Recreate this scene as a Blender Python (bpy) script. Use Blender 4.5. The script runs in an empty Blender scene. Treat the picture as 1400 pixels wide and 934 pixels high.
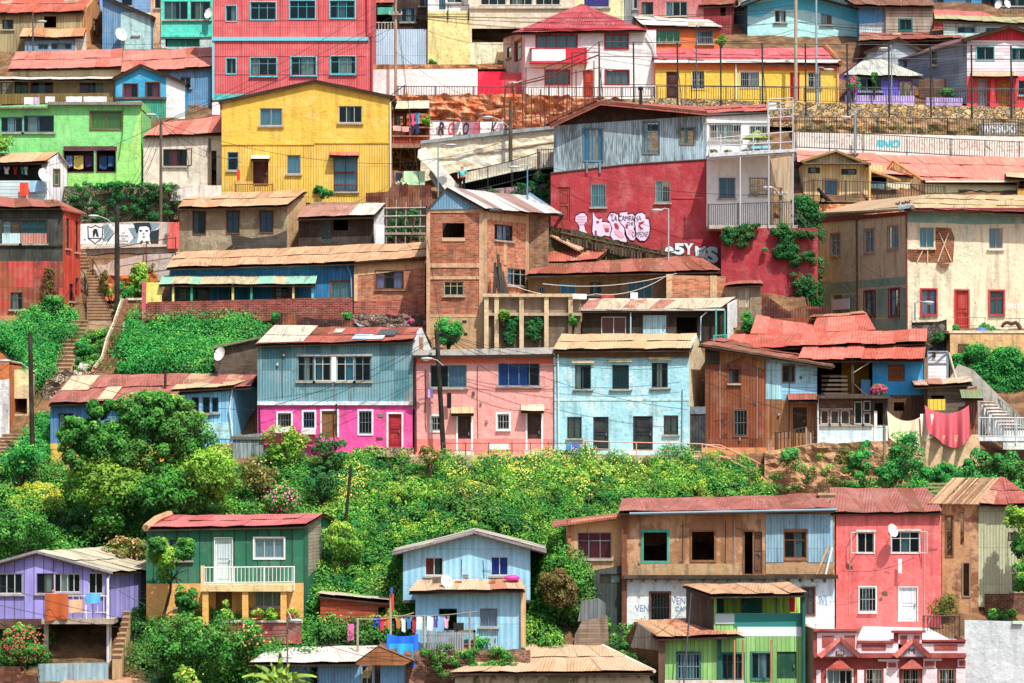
import bpy,math,random
import numpy as np
from mathutils import Vector,Matrix
from mathutils.geometry import tessellate_polygon
random.seed(7);RNG=np.random.default_rng(11)
SC=bpy.context.scene;COL=SC.collection
FPX,CX,HY=4800.0,700.0,600.0
SLOPE=[(-900,395),(-300,300),(0,256),(130,238),(180,231),(260,222),(340,216),(450,208),(600,197),(700,190),(820,184),(934,178),(1100,168),(1500,150)]
def D(py):
 """depth of the hillside seen at image row py"""
 for(a,ya),(b,yb)in zip(SLOPE,SLOPE[1:]):
  if py<=b:return ya+(yb-ya)*(py-a)/(b-a)
 return SLOPE[-1][1]
def W(px,py,Y):return Vector(((px-CX)/FPX*Y,Y,-(py-HY)/FPX*Y))
def G(px,py):return W(px,py,D(py))
def lin(h,k=1.0):
 if isinstance(h,(tuple,list)):return tuple(min(.85,c*k)for c in h[:3])+(1,)
 h=h.lstrip('#');o=[]
 for i in(0,2,4):
  c=int(h[i:i+2],16)/255
  c=c/12.92 if c<=.04045 else((c+.055)/1.055)**2.4
  o.append(c)
 g=.3*o[0]+.5*o[1]+.2*o[2];return tuple(min(.85,(c*.93+g*.07+.006)*k)for c in o)+(1,)
def tag(o,label=None,cat=None,group=None,kind=None):
 if label:o['label']=label
 if cat:o['category']=cat
 if group:o['group']=group
 if kind:o['kind']=kind
 return o
class MB:
 """mesh builder in world coordinates, uv in metres, one random value per face"""
 def __init__(s):s.v=[];s.f=[];s.r=[];s.rnd=0.0
 def add(s,vs,fs):
  b=len(s.v);s.v+=[Vector(v)for v in vs]
  for f in fs:s.f.append([b+i for i in f]);s.r.append(s.rnd)
  return s
 def quad(s,a,b,c,d):return s.add((a,b,c,d),((0,1,2,3),))
 def hexa(s,p):
  return s.add(p,((3,2,1,0),(4,5,6,7),(0,1,5,4),(1,2,6,5),(2,3,7,6),(3,0,4,7)))
 def box(s,a,b):
  (x0,y0,z0),(x1,y1,z1)=a,b
  return s.hexa([(x0,y0,z0),(x1,y0,z0),(x1,y1,z0),(x0,y1,z0),(x0,y0,z1),(x1,y0,z1),(x1,y1,z1),(x0,y1,z1)])
 def slab(s,a,b,c,d,t):
  dn=Vector((0,0,-t));q=[Vector(x)for x in(a,b,c,d)]
  return s.hexa([x+dn for x in q]+q)
 def tube(s,pts,r,n=6,r2=None,cap=True):
  pts=[Vector(p)for p in pts];b=len(s.v);m=len(pts)
  for i,p in enumerate(pts):
   t=(pts[min(i+1,m-1)]-pts[max(i-1,0)]).normalized()
   u=t.cross(Vector((0,0,1)))
   if u.length<.05:u=t.cross(Vector((1,0,0)))
   u.normalize();w=t.cross(u)
   rr=r if r2 is None else r+(r2-r)*i/max(1,m-1)
   for k in range(n):
    a=2*math.pi*k/n;s.v.append(p+u*math.cos(a)*rr+w*math.sin(a)*rr)
  for i in range(m-1):
   for k in range(n):
    k2=(k+1)%n
    s.f.append([b+i*n+k,b+i*n+k2,b+(i+1)*n+k2,b+(i+1)*n+k]);s.r.append(s.rnd)
  if cap:
   s.f.append([b+k for k in range(n)]);s.f.append([b+(m-1)*n+k for k in reversed(range(n))]);s.r+=[s.rnd]*2
  return s
 def ball(s,c,rx,ry,rz,n=10,m=7,jit=0):
  b=len(s.v);c=Vector(c)
  for i in range(m+1):
   th=math.pi*i/m
   for k in range(n):
    ph=2*math.pi*k/n;q=1+random.uniform(-jit,jit)
    s.v.append(c+Vector((rx*math.sin(th)*math.cos(ph)*q,ry*math.sin(th)*math.sin(ph)*q,rz*math.cos(th)*q)))
  for i in range(m):
   for k in range(n):
    k2=(k+1)%n
    s.f.append([b+i*n+k,b+(i+1)*n+k,b+(i+1)*n+k2,b+i*n+k2]);s.r.append(s.rnd)
  return s
 def build(s,name,mat,parent=None,smooth=False):
  off=parent.matrix_world.translation.copy()if parent is not None and 'wl' not in parent else(Vector(parent['wl'])if parent is not None else None)
  if parent is None:
   xs=[v.x for v in s.v];ys=[v.y for v in s.v];zs=[v.z for v in s.v]
   off=Vector(((min(xs)+max(xs))/2,(min(ys)+max(ys))/2,min(zs)))
  me=bpy.data.meshes.new(name)
  me.from_pydata([tuple(v-off)for v in s.v],[],s.f)
  uvs=np.zeros((len(me.loops),2),dtype=np.float32);k=0
  for f in s.f:
   p0=s.v[f[0]];nr=Vector((0,0,0))
   for i in range(len(f)):
    a,b=s.v[f[i]],s.v[f[(i+1)%len(f)]]
    nr+=a.cross(b)if True else nr
   nr=Vector((0,0,0))
   for i in range(1,len(f)-1):nr+=(s.v[f[i]]-p0).cross(s.v[f[i+1]]-p0)
   if nr.length<1e-9:nr=Vector((0,-1,0))
   nr.normalize()
   if nr.y>0.001 or(abs(nr.y)<=.001 and nr.x<0):nr=-nr
   t=Vector((0,0,1)).cross(nr)
   if t.length<.02:t=Vector((1,0,0))
   t.normalize()
   if t.x<0:t=-t
   bt=nr.cross(t)
   if bt.z<0:bt=-bt
   for i in f:
    uvs[k,0]=s.v[i].dot(t);uvs[k,1]=s.v[i].dot(bt);k+=1
  uvl=me.uv_layers.new(name='UVMap');uvl.data.foreach_set('uv',uvs.ravel())
  at=me.attributes.new('rnd','FLOAT','FACE');at.data.foreach_set('value',np.array(s.r,dtype=np.float32))
  me.materials.append(mat);me.update()
  if smooth:me.polygons.foreach_set('use_smooth',[True]*len(me.polygons))
  o=bpy.data.objects.new(name,me);COL.objects.link(o)
  if parent is None:o.location=off
  else:o.parent=parent;o['wl']=tuple(off)
  if parent is None:o['wl']=tuple(off)
  return o
def thing(name,label,cat,loc,group=None):
 o=bpy.data.objects.new(name,None);COL.objects.link(o);o.location=loc;o['wl']=tuple(loc);o.empty_display_size=.3
 return tag(o,label,cat,group)
def solo(name,mb,mat,label,cat,group=None,smooth=False):
 return tag(mb.build(name,mat,None,smooth),label,cat,group)
class NT:
 def __init__(s,name):
  s.m=bpy.data.materials.new(name);s.m.use_nodes=True;s.t=s.m.node_tree;s.t.nodes.clear()
  s.o=s.t.nodes.new('ShaderNodeOutputMaterial')
 def n(s,ty,ins=None,**at):
  nd=s.t.nodes.new('ShaderNode'+ty)
  for k,v in at.items():setattr(nd,k,v)
  for k,v in(ins or{}).items():s.set(nd.inputs[k],v)
  return nd
 def set(s,sock,v):
  if isinstance(v,bpy.types.NodeSocket):s.t.links.new(v,sock)
  else:sock.default_value=v
 def math(s,op,a,b=0.0,c=0.0,clamp=False):
  nd=s.n('Math',operation=op,use_clamp=clamp);s.set(nd.inputs[0],a);s.set(nd.inputs[1],b)
  if op in('MULTIPLY_ADD','SMOOTH_MIN','COMPARE','WRAP'):s.set(nd.inputs[2],c)
  return nd.outputs[0]
 def step(s,v,a,b):
  nd=s.n('MapRange',interpolation_type='SMOOTHSTEP');s.set(nd.inputs['Value'],v);s.set(nd.inputs['From Min'],a);s.set(nd.inputs['From Max'],b)
  return nd.outputs['Result']
 def mix(s,f,a,b,mode='MIX'):
  nd=s.n('Mix',data_type='RGBA',blend_type=mode);s.set(nd.inputs[0],f);s.set(nd.inputs[6],a);s.set(nd.inputs[7],b);return nd.outputs[2]
 def val(s,col,k):
  nd=s.n('HueSaturation');s.set(nd.inputs['Value'],k);s.set(nd.inputs['Color'],col);return nd.outputs[0]
 def vec(s,x,y,z=0.0):
  nd=s.n('CombineXYZ');s.set(nd.inputs[0],x);s.set(nd.inputs[1],y);s.set(nd.inputs[2],z);return nd.outputs[0]
 def noise(s,vec,scale,detail=3.0,rough=.55):
  nd=s.n('TexNoise',{'Scale':scale,'Detail':detail,'Roughness':rough});s.set(nd.inputs['Vector'],vec);return nd.outputs['Fac']
 def out(s,sh):s.t.links.new(sh,s.o.inputs['Surface']);return s.m
MATS={}
KW,KR=1.13,.88
def M(kind,c,k=None,rust=.12,dirt=.55,c2=None,rough=None,pitch=.16,seed=None,w=.82,h=1.9,thr=.8,peel=0.0):
 key=(kind,str(c),k,rust,dirt,str(c2),rough,pitch,w,h,thr,peel)
 if key in MATS:return MATS[key]
 if k is None:k=KR if kind=='roof' else KW
 sd=(len(MATS)*7.31)%97
 n=NT(kind+'_surface');base=lin(c,k)
 if kind=='roof':base=tuple(a*.9+b*.1*k for a,b in zip(base,(.62,.46,.40,1)))[:3]+(1,)
 uv=n.n('UVMap',uv_map='UVMap').outputs[0]
 sp=n.n('SeparateXYZ',{0:uv});u,v=sp.outputs[0],sp.outputs[1]
 pos=n.n('NewGeometry').outputs['Position']
 P=n.n('VectorMath',{0:pos,1:(sd,sd*1.7,sd*.3)},operation='ADD').outputs[0]
 big=n.noise(P,.45,4.0);mid=n.noise(P,2.2,4.0);fine=n.noise(P,14.0,2.0)
 stk=n.noise(n.vec(n.math('MULTIPLY',u,3.2),n.math('MULTIPLY',v,.35),sd),1.0,3.0)
 col=n.n('RGB').outputs[0];col.default_value=base
 hgt=None;bump=.25;rg=.8 if rough is None else rough
 rustc=n.mix(mid,(.20,.055,.022,1),(.42,.15,.06,1))
 if kind in('metal','roof'):
  if kind=='metal':
   wn=n.n('TexWhiteNoise',{'Vector':n.vec(n.math('FLOOR',n.math('DIVIDE',u,w)),n.math('FLOOR',n.math('DIVIDE',v,h)),sd)},noise_dimensions='3D').outputs['Value']
  else:
   wn=n.n('Attribute',attribute_name='rnd').outputs['Fac']
  col=n.mix(1.0,col,n.math('MULTIPLY_ADD',wn,.16,.92),'MULTIPLY')
  if c2 is not None:col=n.mix(n.math('MULTIPLY',n.step(n.math('ADD',wn,n.math('MULTIPLY',n.math('SUBTRACT',mid,.5),.5)),thr-.06,thr+.04),.75 if kind=='roof' else 1.0),col,lin(c2,k))
  rm=n.step(n.math('ADD',big,n.math('MULTIPLY',n.math('SUBTRACT',wn,.5),.25)),.78-rust,.92-rust)
  rm=n.math('MULTIPLY',rm,n.math('MULTIPLY_ADD',mid,1.2,.1,clamp=True),clamp=True)
  col=n.mix(rm,col,n.mix(mid,(.20,.055,.022,1),(.42,.15,.06,1))if kind=='metal' else n.mix(mid,(.12,.035,.018,1),(.3,.12,.06,1)))
  wav=n.math('SINE',n.math('MULTIPLY',u,6.28318/pitch))
  hgt=n.math('MULTIPLY',wav,.014);bump=.9
  col=n.mix(n.math('MULTIPLY',n.step(wav,-.2,-1.0),.22),col,n.val(col,.45))  # corrugation troughs darkened: groove shade put into the colour
  if kind=='metal':
   sm=n.math('LESS_THAN',n.math('FRACT',n.math('DIVIDE',u,w)),.035)
   s2=n.math('LESS_THAN',n.math('FRACT',n.math('DIVIDE',v,h)),.018)
   col=n.mix(n.math('MULTIPLY',n.math('MAXIMUM',sm,s2),.45),col,n.val(col,.3))
  if kind=='roof':col=n.mix(n.math('MULTIPLY',n.step(n.noise(n.vec(n.math('MULTIPLY',u,9.0),n.math('MULTIPLY',v,.5),sd),1.0,2.0),.64,.72),.4),col,(.62,.45,.33,1))
  rg=.6 if rough is None else rough
 elif kind in('boardsV','boardsH'):
  a,b=(u,v)if kind=='boardsV' else(v,u);bw=pitch if pitch!=.16 else .22
  idn=n.math('FLOOR',n.math('DIVIDE',a,bw));fr=n.math('FRACT',n.math('DIVIDE',a,bw))
  wn=n.n('TexWhiteNoise',{'Vector':n.vec(idn,sd,n.math('FLOOR',n.math('DIVIDE',b,3.3)))},noise_dimensions='3D').outputs['Value']
  col=n.mix(1.0,col,n.math('MULTIPLY_ADD',wn,.32,.8),'MULTIPLY')
  gr=n.noise(n.vec(n.math('MULTIPLY',a,22.0),n.math('MULTIPLY',b,1.2),sd),1.0,3.0)
  col=n.mix(n.math('MULTIPLY',n.step(gr,.45,.75),.3),col,n.val(col,.55))
  if c2 is not None:col=n.mix(n.math('MULTIPLY',n.step(n.math('ADD',n.math('MULTIPLY',gr,.6),n.math('MULTIPLY',big,.5)),.5,.62),peel or .5),col,lin(c2,k))
  gap=n.math('LESS_THAN',fr,.09)
  col=n.mix(n.math('MULTIPLY',gap,.7),col,(.02,.015,.012,1))
  hgt=n.math('MULTIPLY',n.math('SUBTRACT',1.0,gap),.015);bump=.7
 elif kind=='brick':
  bt=n.n('TexBrick',{'Vector':n.vec(u,v),'Color1':base,'Color2':lin(c2 or c,k*.72),'Mortar':lin('#b59a7c',k*.9),'Scale':1.0,'Mortar Size':.013,'Bias':-.2,'Brick Width':.31,'Row Height':.105})
  wn=n.n('TexWhiteNoise',{'Vector':n.vec(n.math('FLOOR',n.math('DIVIDE',u,.31)),n.math('FLOOR',n.math('DIVIDE',v,.105)),sd)},noise_dimensions='3D').outputs['Value']
  col=n.mix(1.0,bt.outputs[0],n.math('MULTIPLY_ADD',wn,.5,.72),'MULTIPLY')
  col=n.mix(n.math('MULTIPLY',n.step(mid,.56,.72),.5),col,lin('#bfa283',k*.8))
  hgt=n.math('MULTIPLY',bt.outputs[1],-.02);bump=.8
 elif kind=='stone':
  vo=n.n('TexVoronoi',{'Vector':n.n('VectorMath',{0:P,1:n.n('TexNoise',{'Scale':3.0,'Vector':P}).outputs[1]},operation='ADD').outputs[0],'Scale':1.0/pitch if pitch!=.16 else 2.6})
  de=n.n('TexVoronoi',{'Vector':n.n('VectorMath',{0:P,1:n.n('TexNoise',{'Scale':3.0,'Vector':P}).outputs[1]},operation='ADD').outputs[0],'Scale':1.0/pitch if pitch!=.16 else 2.6},feature='DISTANCE_TO_EDGE').outputs[0]
  cv=n.n('SeparateXYZ',{0:vo.outputs['Color']}).outputs[0]
  col=n.mix(n.step(cv,.35,.9),col,lin(c2 or '#8a7a66',k))
  col=n.mix(1.0,col,n.math('MULTIPLY_ADD',n.n('SeparateXYZ',{0:vo.outputs['Color']}).outputs[1],.5,.7),'MULTIPLY')
  col=n.mix(n.step(de,.07,.02),col,lin('#6e5a44',k*.7))
  hgt=n.math('MULTIPLY',n.step(de,.0,.18),.08);bump=.9
 elif kind in('plaster','concrete'):
  if c2 is not None:
   col=n.mix(n.step(n.math('ADD',n.math('MULTIPLY',big,.6),n.math('MULTIPLY',mid,.4)),.52-peel*.2,.55-peel*.2+.02),col,lin(c2,k))
  cr=n.n('TexVoronoi',{'Vector':n.n('VectorMath',{0:P,1:n.n('TexNoise',{'Scale':2.0,'Vector':P}).outputs[1]},operation='ADD').outputs[0],'Scale':.9},feature='DISTANCE_TO_EDGE').outputs[0]
  col=n.mix(n.math('MULTIPLY',n.step(cr,.012,.003),.35),col,n.val(col,.35))
  hgt=n.math('ADD',n.math('MULTIPLY',n.noise(P,1.1,5.0,.6),.16),n.math('MULTIPLY',fine,.014));bump=.75
  rg=.9 if rough is None else rough
  if kind=='concrete':col=n.mix(n.math('MULTIPLY',n.step(mid,.5,.7),.4),col,n.val(col,.6))
 elif kind=='earth':
  col=n.mix(n.step(mid,.4,.62),col,lin(c2 or '#8a5a35',k));hgt=n.math('ADD',n.math('MULTIPLY',mid,.3),n.math('MULTIPLY',fine,.06));bump=1.0
 elif kind=='wood':
  gr=n.noise(n.vec(n.math('MULTIPLY',u,18.0),n.math('MULTIPLY',v,.8),sd),1.0,3.0)
  col=n.mix(n.math('MULTIPLY',n.step(gr,.4,.7),.5),col,n.val(col,.5));hgt=n.math('MULTIPLY',gr,.01)
 elif kind=='cloth':
  hgt=n.math('MULTIPLY',mid,.03);bump=.4;rg=.95
 else:bump=.1;rg=.45 if rough is None else rough
 if kind not in('plain','cloth'):
  col=n.mix(1.0,col,n.math('MULTIPLY_ADD',big,.34,.83),'MULTIPLY')
  fd=n.math('MULTIPLY',n.step(n.noise(P,.9,5.0,.65),.47,.68),.26 if kind in('plaster','metal','roof')else .15)
  col=n.mix(fd,col,n.mix(.45,n.val(col,1.25),(.62,.58,.52,1)))
  if kind in('plaster','metal'):col=n.mix(n.math('MULTIPLY',n.step(n.noise(P,4.5,4.0,.65),.57,.68),min(.6,.3*(dirt/.25))),col,n.mix(.6,n.val(col,.6),(.22,.17,.13,1)))
  col=n.mix(n.math('MULTIPLY',n.step(stk,.46,.74),min(.85,dirt*1.15)),col,n.mix(.5,n.val(col,.5),(.10,.075,.05,1)))
  col=n.mix(n.math('MULTIPLY',n.step(mid,.58,.75),dirt*.35),col,n.mix(.5,col,lin('#d8cbb0',k)))
  col=n.mix(1.0,col,n.math('MULTIPLY_ADD',fine,.24,.88),'MULTIPLY')
 ins={'Base Color':col,'Roughness':rg}
 if hgt is not None:
  b=n.n('Bump',{'Strength':bump,'Distance':1.0,'Height':hgt});ins['Normal']=b.outputs[0]
 bs=n.n('BsdfPrincipled',ins);bs.inputs['Specular IOR Level'].default_value=.25 if kind in('metal','roof','plain')else .12
 MATS[key]=n.out(bs.outputs[0]);return MATS[key]
def glass(tint="#d4e8ea",g=.015):
 key=('glass',tint,g)
 if key in MATS:return MATS[key]
 n=NT('window_glass')
 pos=n.n('NewGeometry').outputs['Position']
 b=n.n('Bump',{'Strength':.12,'Distance':.05,'Height':n.noise(pos,1.3,1.0)})
 gl=n.n('BsdfGlossy',{'Roughness':.06,'Color':(.75,.9,1,1),'Normal':b.outputs[0]});tr=n.n('BsdfTransparent',{'Color':lin(tint)})
 df=n.n('BsdfDiffuse',{'Color':lin('#3f7f90',.5)})
 fr=n.n('Fresnel',{'IOR':1.5}).outputs[0]
 m0=n.n('MixShader',{0:.08});n.set(m0.inputs[1],tr.outputs[0]);n.set(m0.inputs[2],df.outputs[0])
 mx=n.n('MixShader',{0:n.math('MULTIPLY',fr,.75)});n.set(mx.inputs[1],m0.outputs[0]);n.set(mx.inputs[2],gl.outputs[0])
 MATS[key]=n.out(mx.outputs[0]);return MATS[key]
def leafmat(lo,hi,third=None,k=1.0):
 key=('leaf',lo,hi,third,k)
 if key in MATS:return MATS[key]
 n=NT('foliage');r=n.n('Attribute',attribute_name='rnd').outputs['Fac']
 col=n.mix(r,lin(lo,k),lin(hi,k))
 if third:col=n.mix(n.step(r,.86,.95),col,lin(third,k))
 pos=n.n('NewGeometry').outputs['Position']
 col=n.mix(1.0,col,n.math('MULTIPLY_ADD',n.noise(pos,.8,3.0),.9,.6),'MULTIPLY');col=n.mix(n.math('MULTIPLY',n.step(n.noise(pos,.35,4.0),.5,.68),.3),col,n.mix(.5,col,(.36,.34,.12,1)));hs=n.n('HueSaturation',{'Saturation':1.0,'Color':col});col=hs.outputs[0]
 d=n.n('BsdfPrincipled',{'Base Color':col,'Roughness':.55});d.inputs['Specular IOR Level'].default_value=.2
 t=n.n('BsdfTranslucent',{'Color':n.mix(.5,col,n.val(col,1.5))})
 mx=n.n('MixShader',{0:.2});n.set(mx.inputs[1],d.outputs[0]);n.set(mx.inputs[2],t.outputs[0])
 MATS[key]=n.out(mx.outputs[0]);return MATS[key]
class Fac:
 """an upright plane standing on the hillside; image coordinates are projected on to it once, then all is in metres"""
 def __init__(s,x0,x1,Y0,Y1=None):
  Y1=Y0 if Y1 is None else Y1
  s.a=Vector(((x0-CX)/FPX*Y0,Y0));b=Vector(((x1-CX)/FPX*Y1,Y1))
  s.L=(b-s.a).length;s.d=(b-s.a)/s.L;s.n=Vector((s.d.y,-s.d.x));s.x0,s.x1=x0,x1
 def uz(s,px,py):
  r=Vector(((px-CX)/FPX,1.0));t=(s.a.x*s.d.y-s.a.y*s.d.x)/(r.x*s.d.y-r.y*s.d.x)
  q=r*t;return(q-s.a).dot(s.d),-(py-HY)/FPX*t
 def p(s,u,z,o=0.0):q=s.a+s.d*u+s.n*o;return Vector((q.x,q.y,z))
 def P(s,px,py,o=0.0):u,z=s.uz(px,py);return s.p(u,z,o)
 def box(s,mb,u0,u1,z0,z1,o0,o1):
  return mb.hexa([s.p(u0,z0,o1),s.p(u1,z0,o1),s.p(u1,z0,o0),s.p(u0,z0,o0),s.p(u0,z1,o1),s.p(u1,z1,o1),s.p(u1,z1,o0),s.p(u0,z1,o0)])
 def pbox(s,mb,x0,y0,x1,y1,o0,o1):
  a=s.uz(x0,y1);b=s.uz(x1,y0);return s.box(mb,a[0],b[0],a[1],b[1],o0,o1)
 def prism(s,mb,loop,o0,o1):
  n=len(loop);f=[s.p(u,z,o1)for u,z in loop];b=[s.p(u,z,o0)for u,z in loop]
  tris=tessellate_polygon([[Vector((u,z,0))for u,z in loop]])
  mb.add(f+b,[tuple(t)for t in tris]+[tuple(n+i for i in reversed(t))for t in tris]+[(i,(i+1)%n,n+(i+1)%n,n+i)for i in range(n)])
  return mb
 def pprism(s,mb,pts,o0,o1):return s.prism(mb,[s.uz(*q)for q in pts],o0,o1)
def wall_mesh(f,loop,holes,t=.16):
 mb=MB();loops=[loop]+holes;flat=[q for l in loops for q in l];n=len(flat)
 tris=tessellate_polygon([[Vector((u,z,0))for u,z in l]for l in loops])
 vs=[f.p(u,z,0)for u,z in flat]+[f.p(u,z,-t)for u,z in flat]
 fs=[tuple(x)for x in tris]+[tuple(n+i for i in reversed(x))for x in tris];b=0
 for l in loops:
  m=len(l);fs+=[(b+i,b+(i+1)%m,n+b+(i+1)%m,n+b+i)for i in range(m)];b+=m
 return mb.add(vs,fs)
ST={'plain':dict(fr='#c9c9c2',nx=2,ny=1),'dark':dict(fr='#3a3530',nx=2,ny=1),'tq':dict(fr='#49bccd',nx=3,ny=2,trim='#5ecbd8',tw=.05),'wood':dict(fr='#7a4a2c',nx=2,ny=3,trim='#7a4a2c',tw=.07),'white':dict(fr='#e6e6e0',nx=2,ny=1),'red':dict(fr='#a02328',nx=2,ny=1,trim='#a8262c',tw=.06,cur='#c9c2c4'),'hole':dict(hole=1),'blue':dict(fr='#5d9cc0',nx=2,ny=1),'bars':dict(fr='#d6d6d0',nx=2,ny=1,bars='#c8c8c4'),'teal':dict(fr='#1f6f6c',nx=2,ny=3,trim='#1f6f6c',tw=.09),'door':dict(door='#4a2f26'),'cur':dict(fr='#c9c9c2',nx=2,ny=1,cur='#9cc3d6')}
def handle_box(f,mb,u,z):f.box(mb,u-.03,u+.03,z-.08,z+.08,-.04,.03)
def window(root,f,w):
 x0,y0,x1,y1,sty=w[:5];o=dict(ST[sty])if sty in ST else{}
 if len(w)>5:o.update(w[5])
 (u0,z1),(u1,z0)=f.uz(x0,y0),f.uz(x1,y1)
 loop=[(u0,z0),(u1,z0),(u1,z1),(u0,z1)]
 if o.get('hole'):
  if o.get('trim'):ring(f,u0,u1,z0,z1,o.get('tw',.07),0.002,.05).build('window_frame',M('wood',o['trim']),root)
  return loop
 if 'door' in o:
  mb=MB();f.box(mb,u0+.002,u1-.002,z0+.002,z1-.002,-.12,-.07)
  d=mb.build('door',M(o.get('dk','boardsV'),o['door'],dirt=.3,pitch=.14),root)
  if z1-z0>1.5:
   pm=MB();pu=(u1-u0)
   for a,b in((.08,.46),(.54,.92)):
    ring(f,u0+pu*.15,u1-pu*.15,z0+(z1-z0)*a,z0+(z1-z0)*b,-.03,-.07,-.05,pm)
   pm.build('door_panel',M('plain',o['door'],k=.65),d)
  hb=MB();handle_box(f,hb,u1-.13,(z0+z1)/2-.05);hb.build('handle',M('plain','#6a6a66'),d)
  if o.get('trim'):ring(f,u0,u1,z0,z1,o.get('tw',.1),0.002,.04,None,bottom=False).build('door_frame',M('plaster',o['trim'],dirt=.2),root)
  return loop
 mb=MB();ring(f,u0+.002,u1-.002,z0+.002,z1-.002,-o.get('fw',.05),-.11,-.04,mb)
 nx,ny=o.get('nx',2),o.get('ny',1)
 for i in range(1,nx):uu=u0+(u1-u0)*i/nx;f.box(mb,uu-.022,uu+.022,z0+.03,z1-.03,-.1,-.05)
 for j in range(1,ny):
  zz=z0+(z1-z0)*(j/ny if not(ny==2)else .68);f.box(mb,u0+.03,u1-.03,zz-.018,zz+.018,-.098,-.052)
 wm=mb.build('window',M('plain',o.get('fr','#cccccc'),k=.7,rough=.5),root)
 pb=MB();pb.quad(f.p(u0,z0,-.085),f.p(u1,z0,-.085),f.p(u1,z1,-.085),f.p(u0,z1,-.085));pb.build('pane',glass(),wm)
 if not o.get('cur')and u1-u0>.5 and random.random()<.6:
  s_=random.random()*.5;o['cur']=[(s_,s_+random.uniform(.2,.5),random.choice(('#c8ccc4','#9ab0b4','#d8d0c0','#7f98a0','#b8a890','#a8b8c8')))]
 if o.get('sill')is None and not o.get('trim')and z1-z0>.6:o['sill']='#a8a090'
 if o.get('cur'):
  cs=o['cur']if isinstance(o['cur'],list)else[(0,1,o['cur'])]
  for(a,b,cc)in cs:
   cb=MB();k=max(6,int((b-a)*(u1-u0)/.07));pr=None
   for i in range(k+1):
    uu=u0+(u1-u0)*(a+(b-a)*i/k);oo=-.15-.025*math.sin(i*1.9+x0)-.01*random.random()
    q=(f.p(uu,z0+.02,oo),f.p(uu,z1-.01,oo))
    if pr:cb.quad(pr[0],q[0],q[1],pr[1])
    pr=q
   cb.build('curtain',M('cloth',cc),wm)
 if o.get('bars'):
  bb=MB();k=max(3,int((u1-u0)/.14))
  for i in range(k+1):
   uu=u0+(u1-u0)*(i+.001)/k;f.box(bb,uu-.012,uu+.012,z0-.02,z1+.02,.01,.03)
  for zz in(z0+.05,(z0+z1)/2,z1-.05):f.box(bb,u0-.02,u1+.02,zz-.014,zz+.014,.03,.045)
  bb.build('window_bars',M('plain',o['bars'],k=.6),wm)
 if o.get('trim'):ring(f,u0,u1,z0,z1,o.get('tw',.07),.002,.045).build('window_trim',M('plaster',o['trim'],dirt=.25),wm)
 if o.get('sill')is not None:
  sb=MB();f.box(sb,u0-.1,u1+.1,z0-.11,z0-.012-(o.get('tw',0)if o.get('trim')else 0),.003,.13);sb.build('sill',M('concrete',o['sill']),wm)
 if o.get('open'):
  ob=MB();s=o['open'];ue=u1 if s>0 else u0;a=f.p(ue,z0,.02);b=f.p(ue+s*.35,z0,.42);up=Vector((0,0,z1-z0))
  for q,r in((a,a+up),(b,b+up),(a,b),(a+up,b+up)):ob.tube([q,r],.03,4)
  lf=ob.build('casement',M('plain',o.get('fr','#cccccc'),k=.7),wm)
 return loop
def ring(f,u0,u1,z0,z1,w,o0,o1,mb=None,bottom=True):
 """rectangular frame; w > 0 grows outwards, w < 0 inwards"""
 mb=mb or MB()
 if w>0:a0,a1,b0,b1=u0-w,u1+w,z0-(w if bottom else 0),z1+w;c0,c1,d0,d1=u0,u1,z0,z1
 else:a0,a1,b0,b1=u0,u1,z0,z1;c0,c1,d0,d1=u0-w,u1+w,z0-w,z1+w
 f.box(mb,a0,c0,b0,b1,o0,o1);f.box(mb,c1,a1,b0,b1,o0,o1);f.box(mb,c0,c1,d1,b1,o0,o1)
 if bottom or w<0:f.box(mb,c0,c1,b0,d0,o0,o1)
 return mb
def roof_sheets(a,b,c,d,mat,root,t=.07,name='roof',ragged=.04,sw=.85,sh=2.7,under=True):
 """sheet metal on the slope a-b (eave, left to right) c-d (ridge, right to left)"""
 a,b,c,d=map(Vector,(a,b,c,d));nr=(b-a).cross(d-a).normalized()
 if nr.z<0:nr=-nr
 sag=random.uniform(.0,.05)if ragged>.01 else 0
 mb=MB();nx=max(1,round((b-a).length/sw));ny=max(1,round((d-a).length/sh))
 B=lambda s,q:(a*(1-s)+b*s)*(1-q)+(d*(1-s)+c*s)*q
 for j in range(ny):
  for i in range(nx):
   mb.rnd=random.random();lift=.02+.012*((i+j)%2)+random.uniform(0,ragged*.35)
   q0=j/ny-(random.uniform(0,ragged)/max(.5,(d-a).length));q1=min(1.0,(j+1)/ny+(.06/ny if j<ny-1 else 0))
   s0=max(0,i/nx-.012/1);s1=min(1,(i+1)/nx+.002)
   l0=nr*(lift+.02);l1=nr*lift
   sg=lambda s,e:Vector((0,0,-sag*math.sin(math.pi*s)+.025*math.sin(s*23+a.x)+(random.uniform(-.01,.05)if e and ragged>.03 else 0)))
   p=[B(s0,q0)+l0+sg(s0,1),B(s1,q0)+l0+sg(s1,1),B(s1,q1)+l1+sg(s1,0),B(s0,q1)+l1+sg(s0,0)];mb.add(p,((0,1,2,3),))
 r=mb.build(name,mat,root)
 if under:
  ub=MB();ub.hexa([q-nr*(t+.1)for q in(a,b,c,d)]+[q-nr*.1 for q in(a,b,c,d)]);ub.build('roof_edge',M('wood','#5d4636',k=.6),root)
 return r
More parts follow.
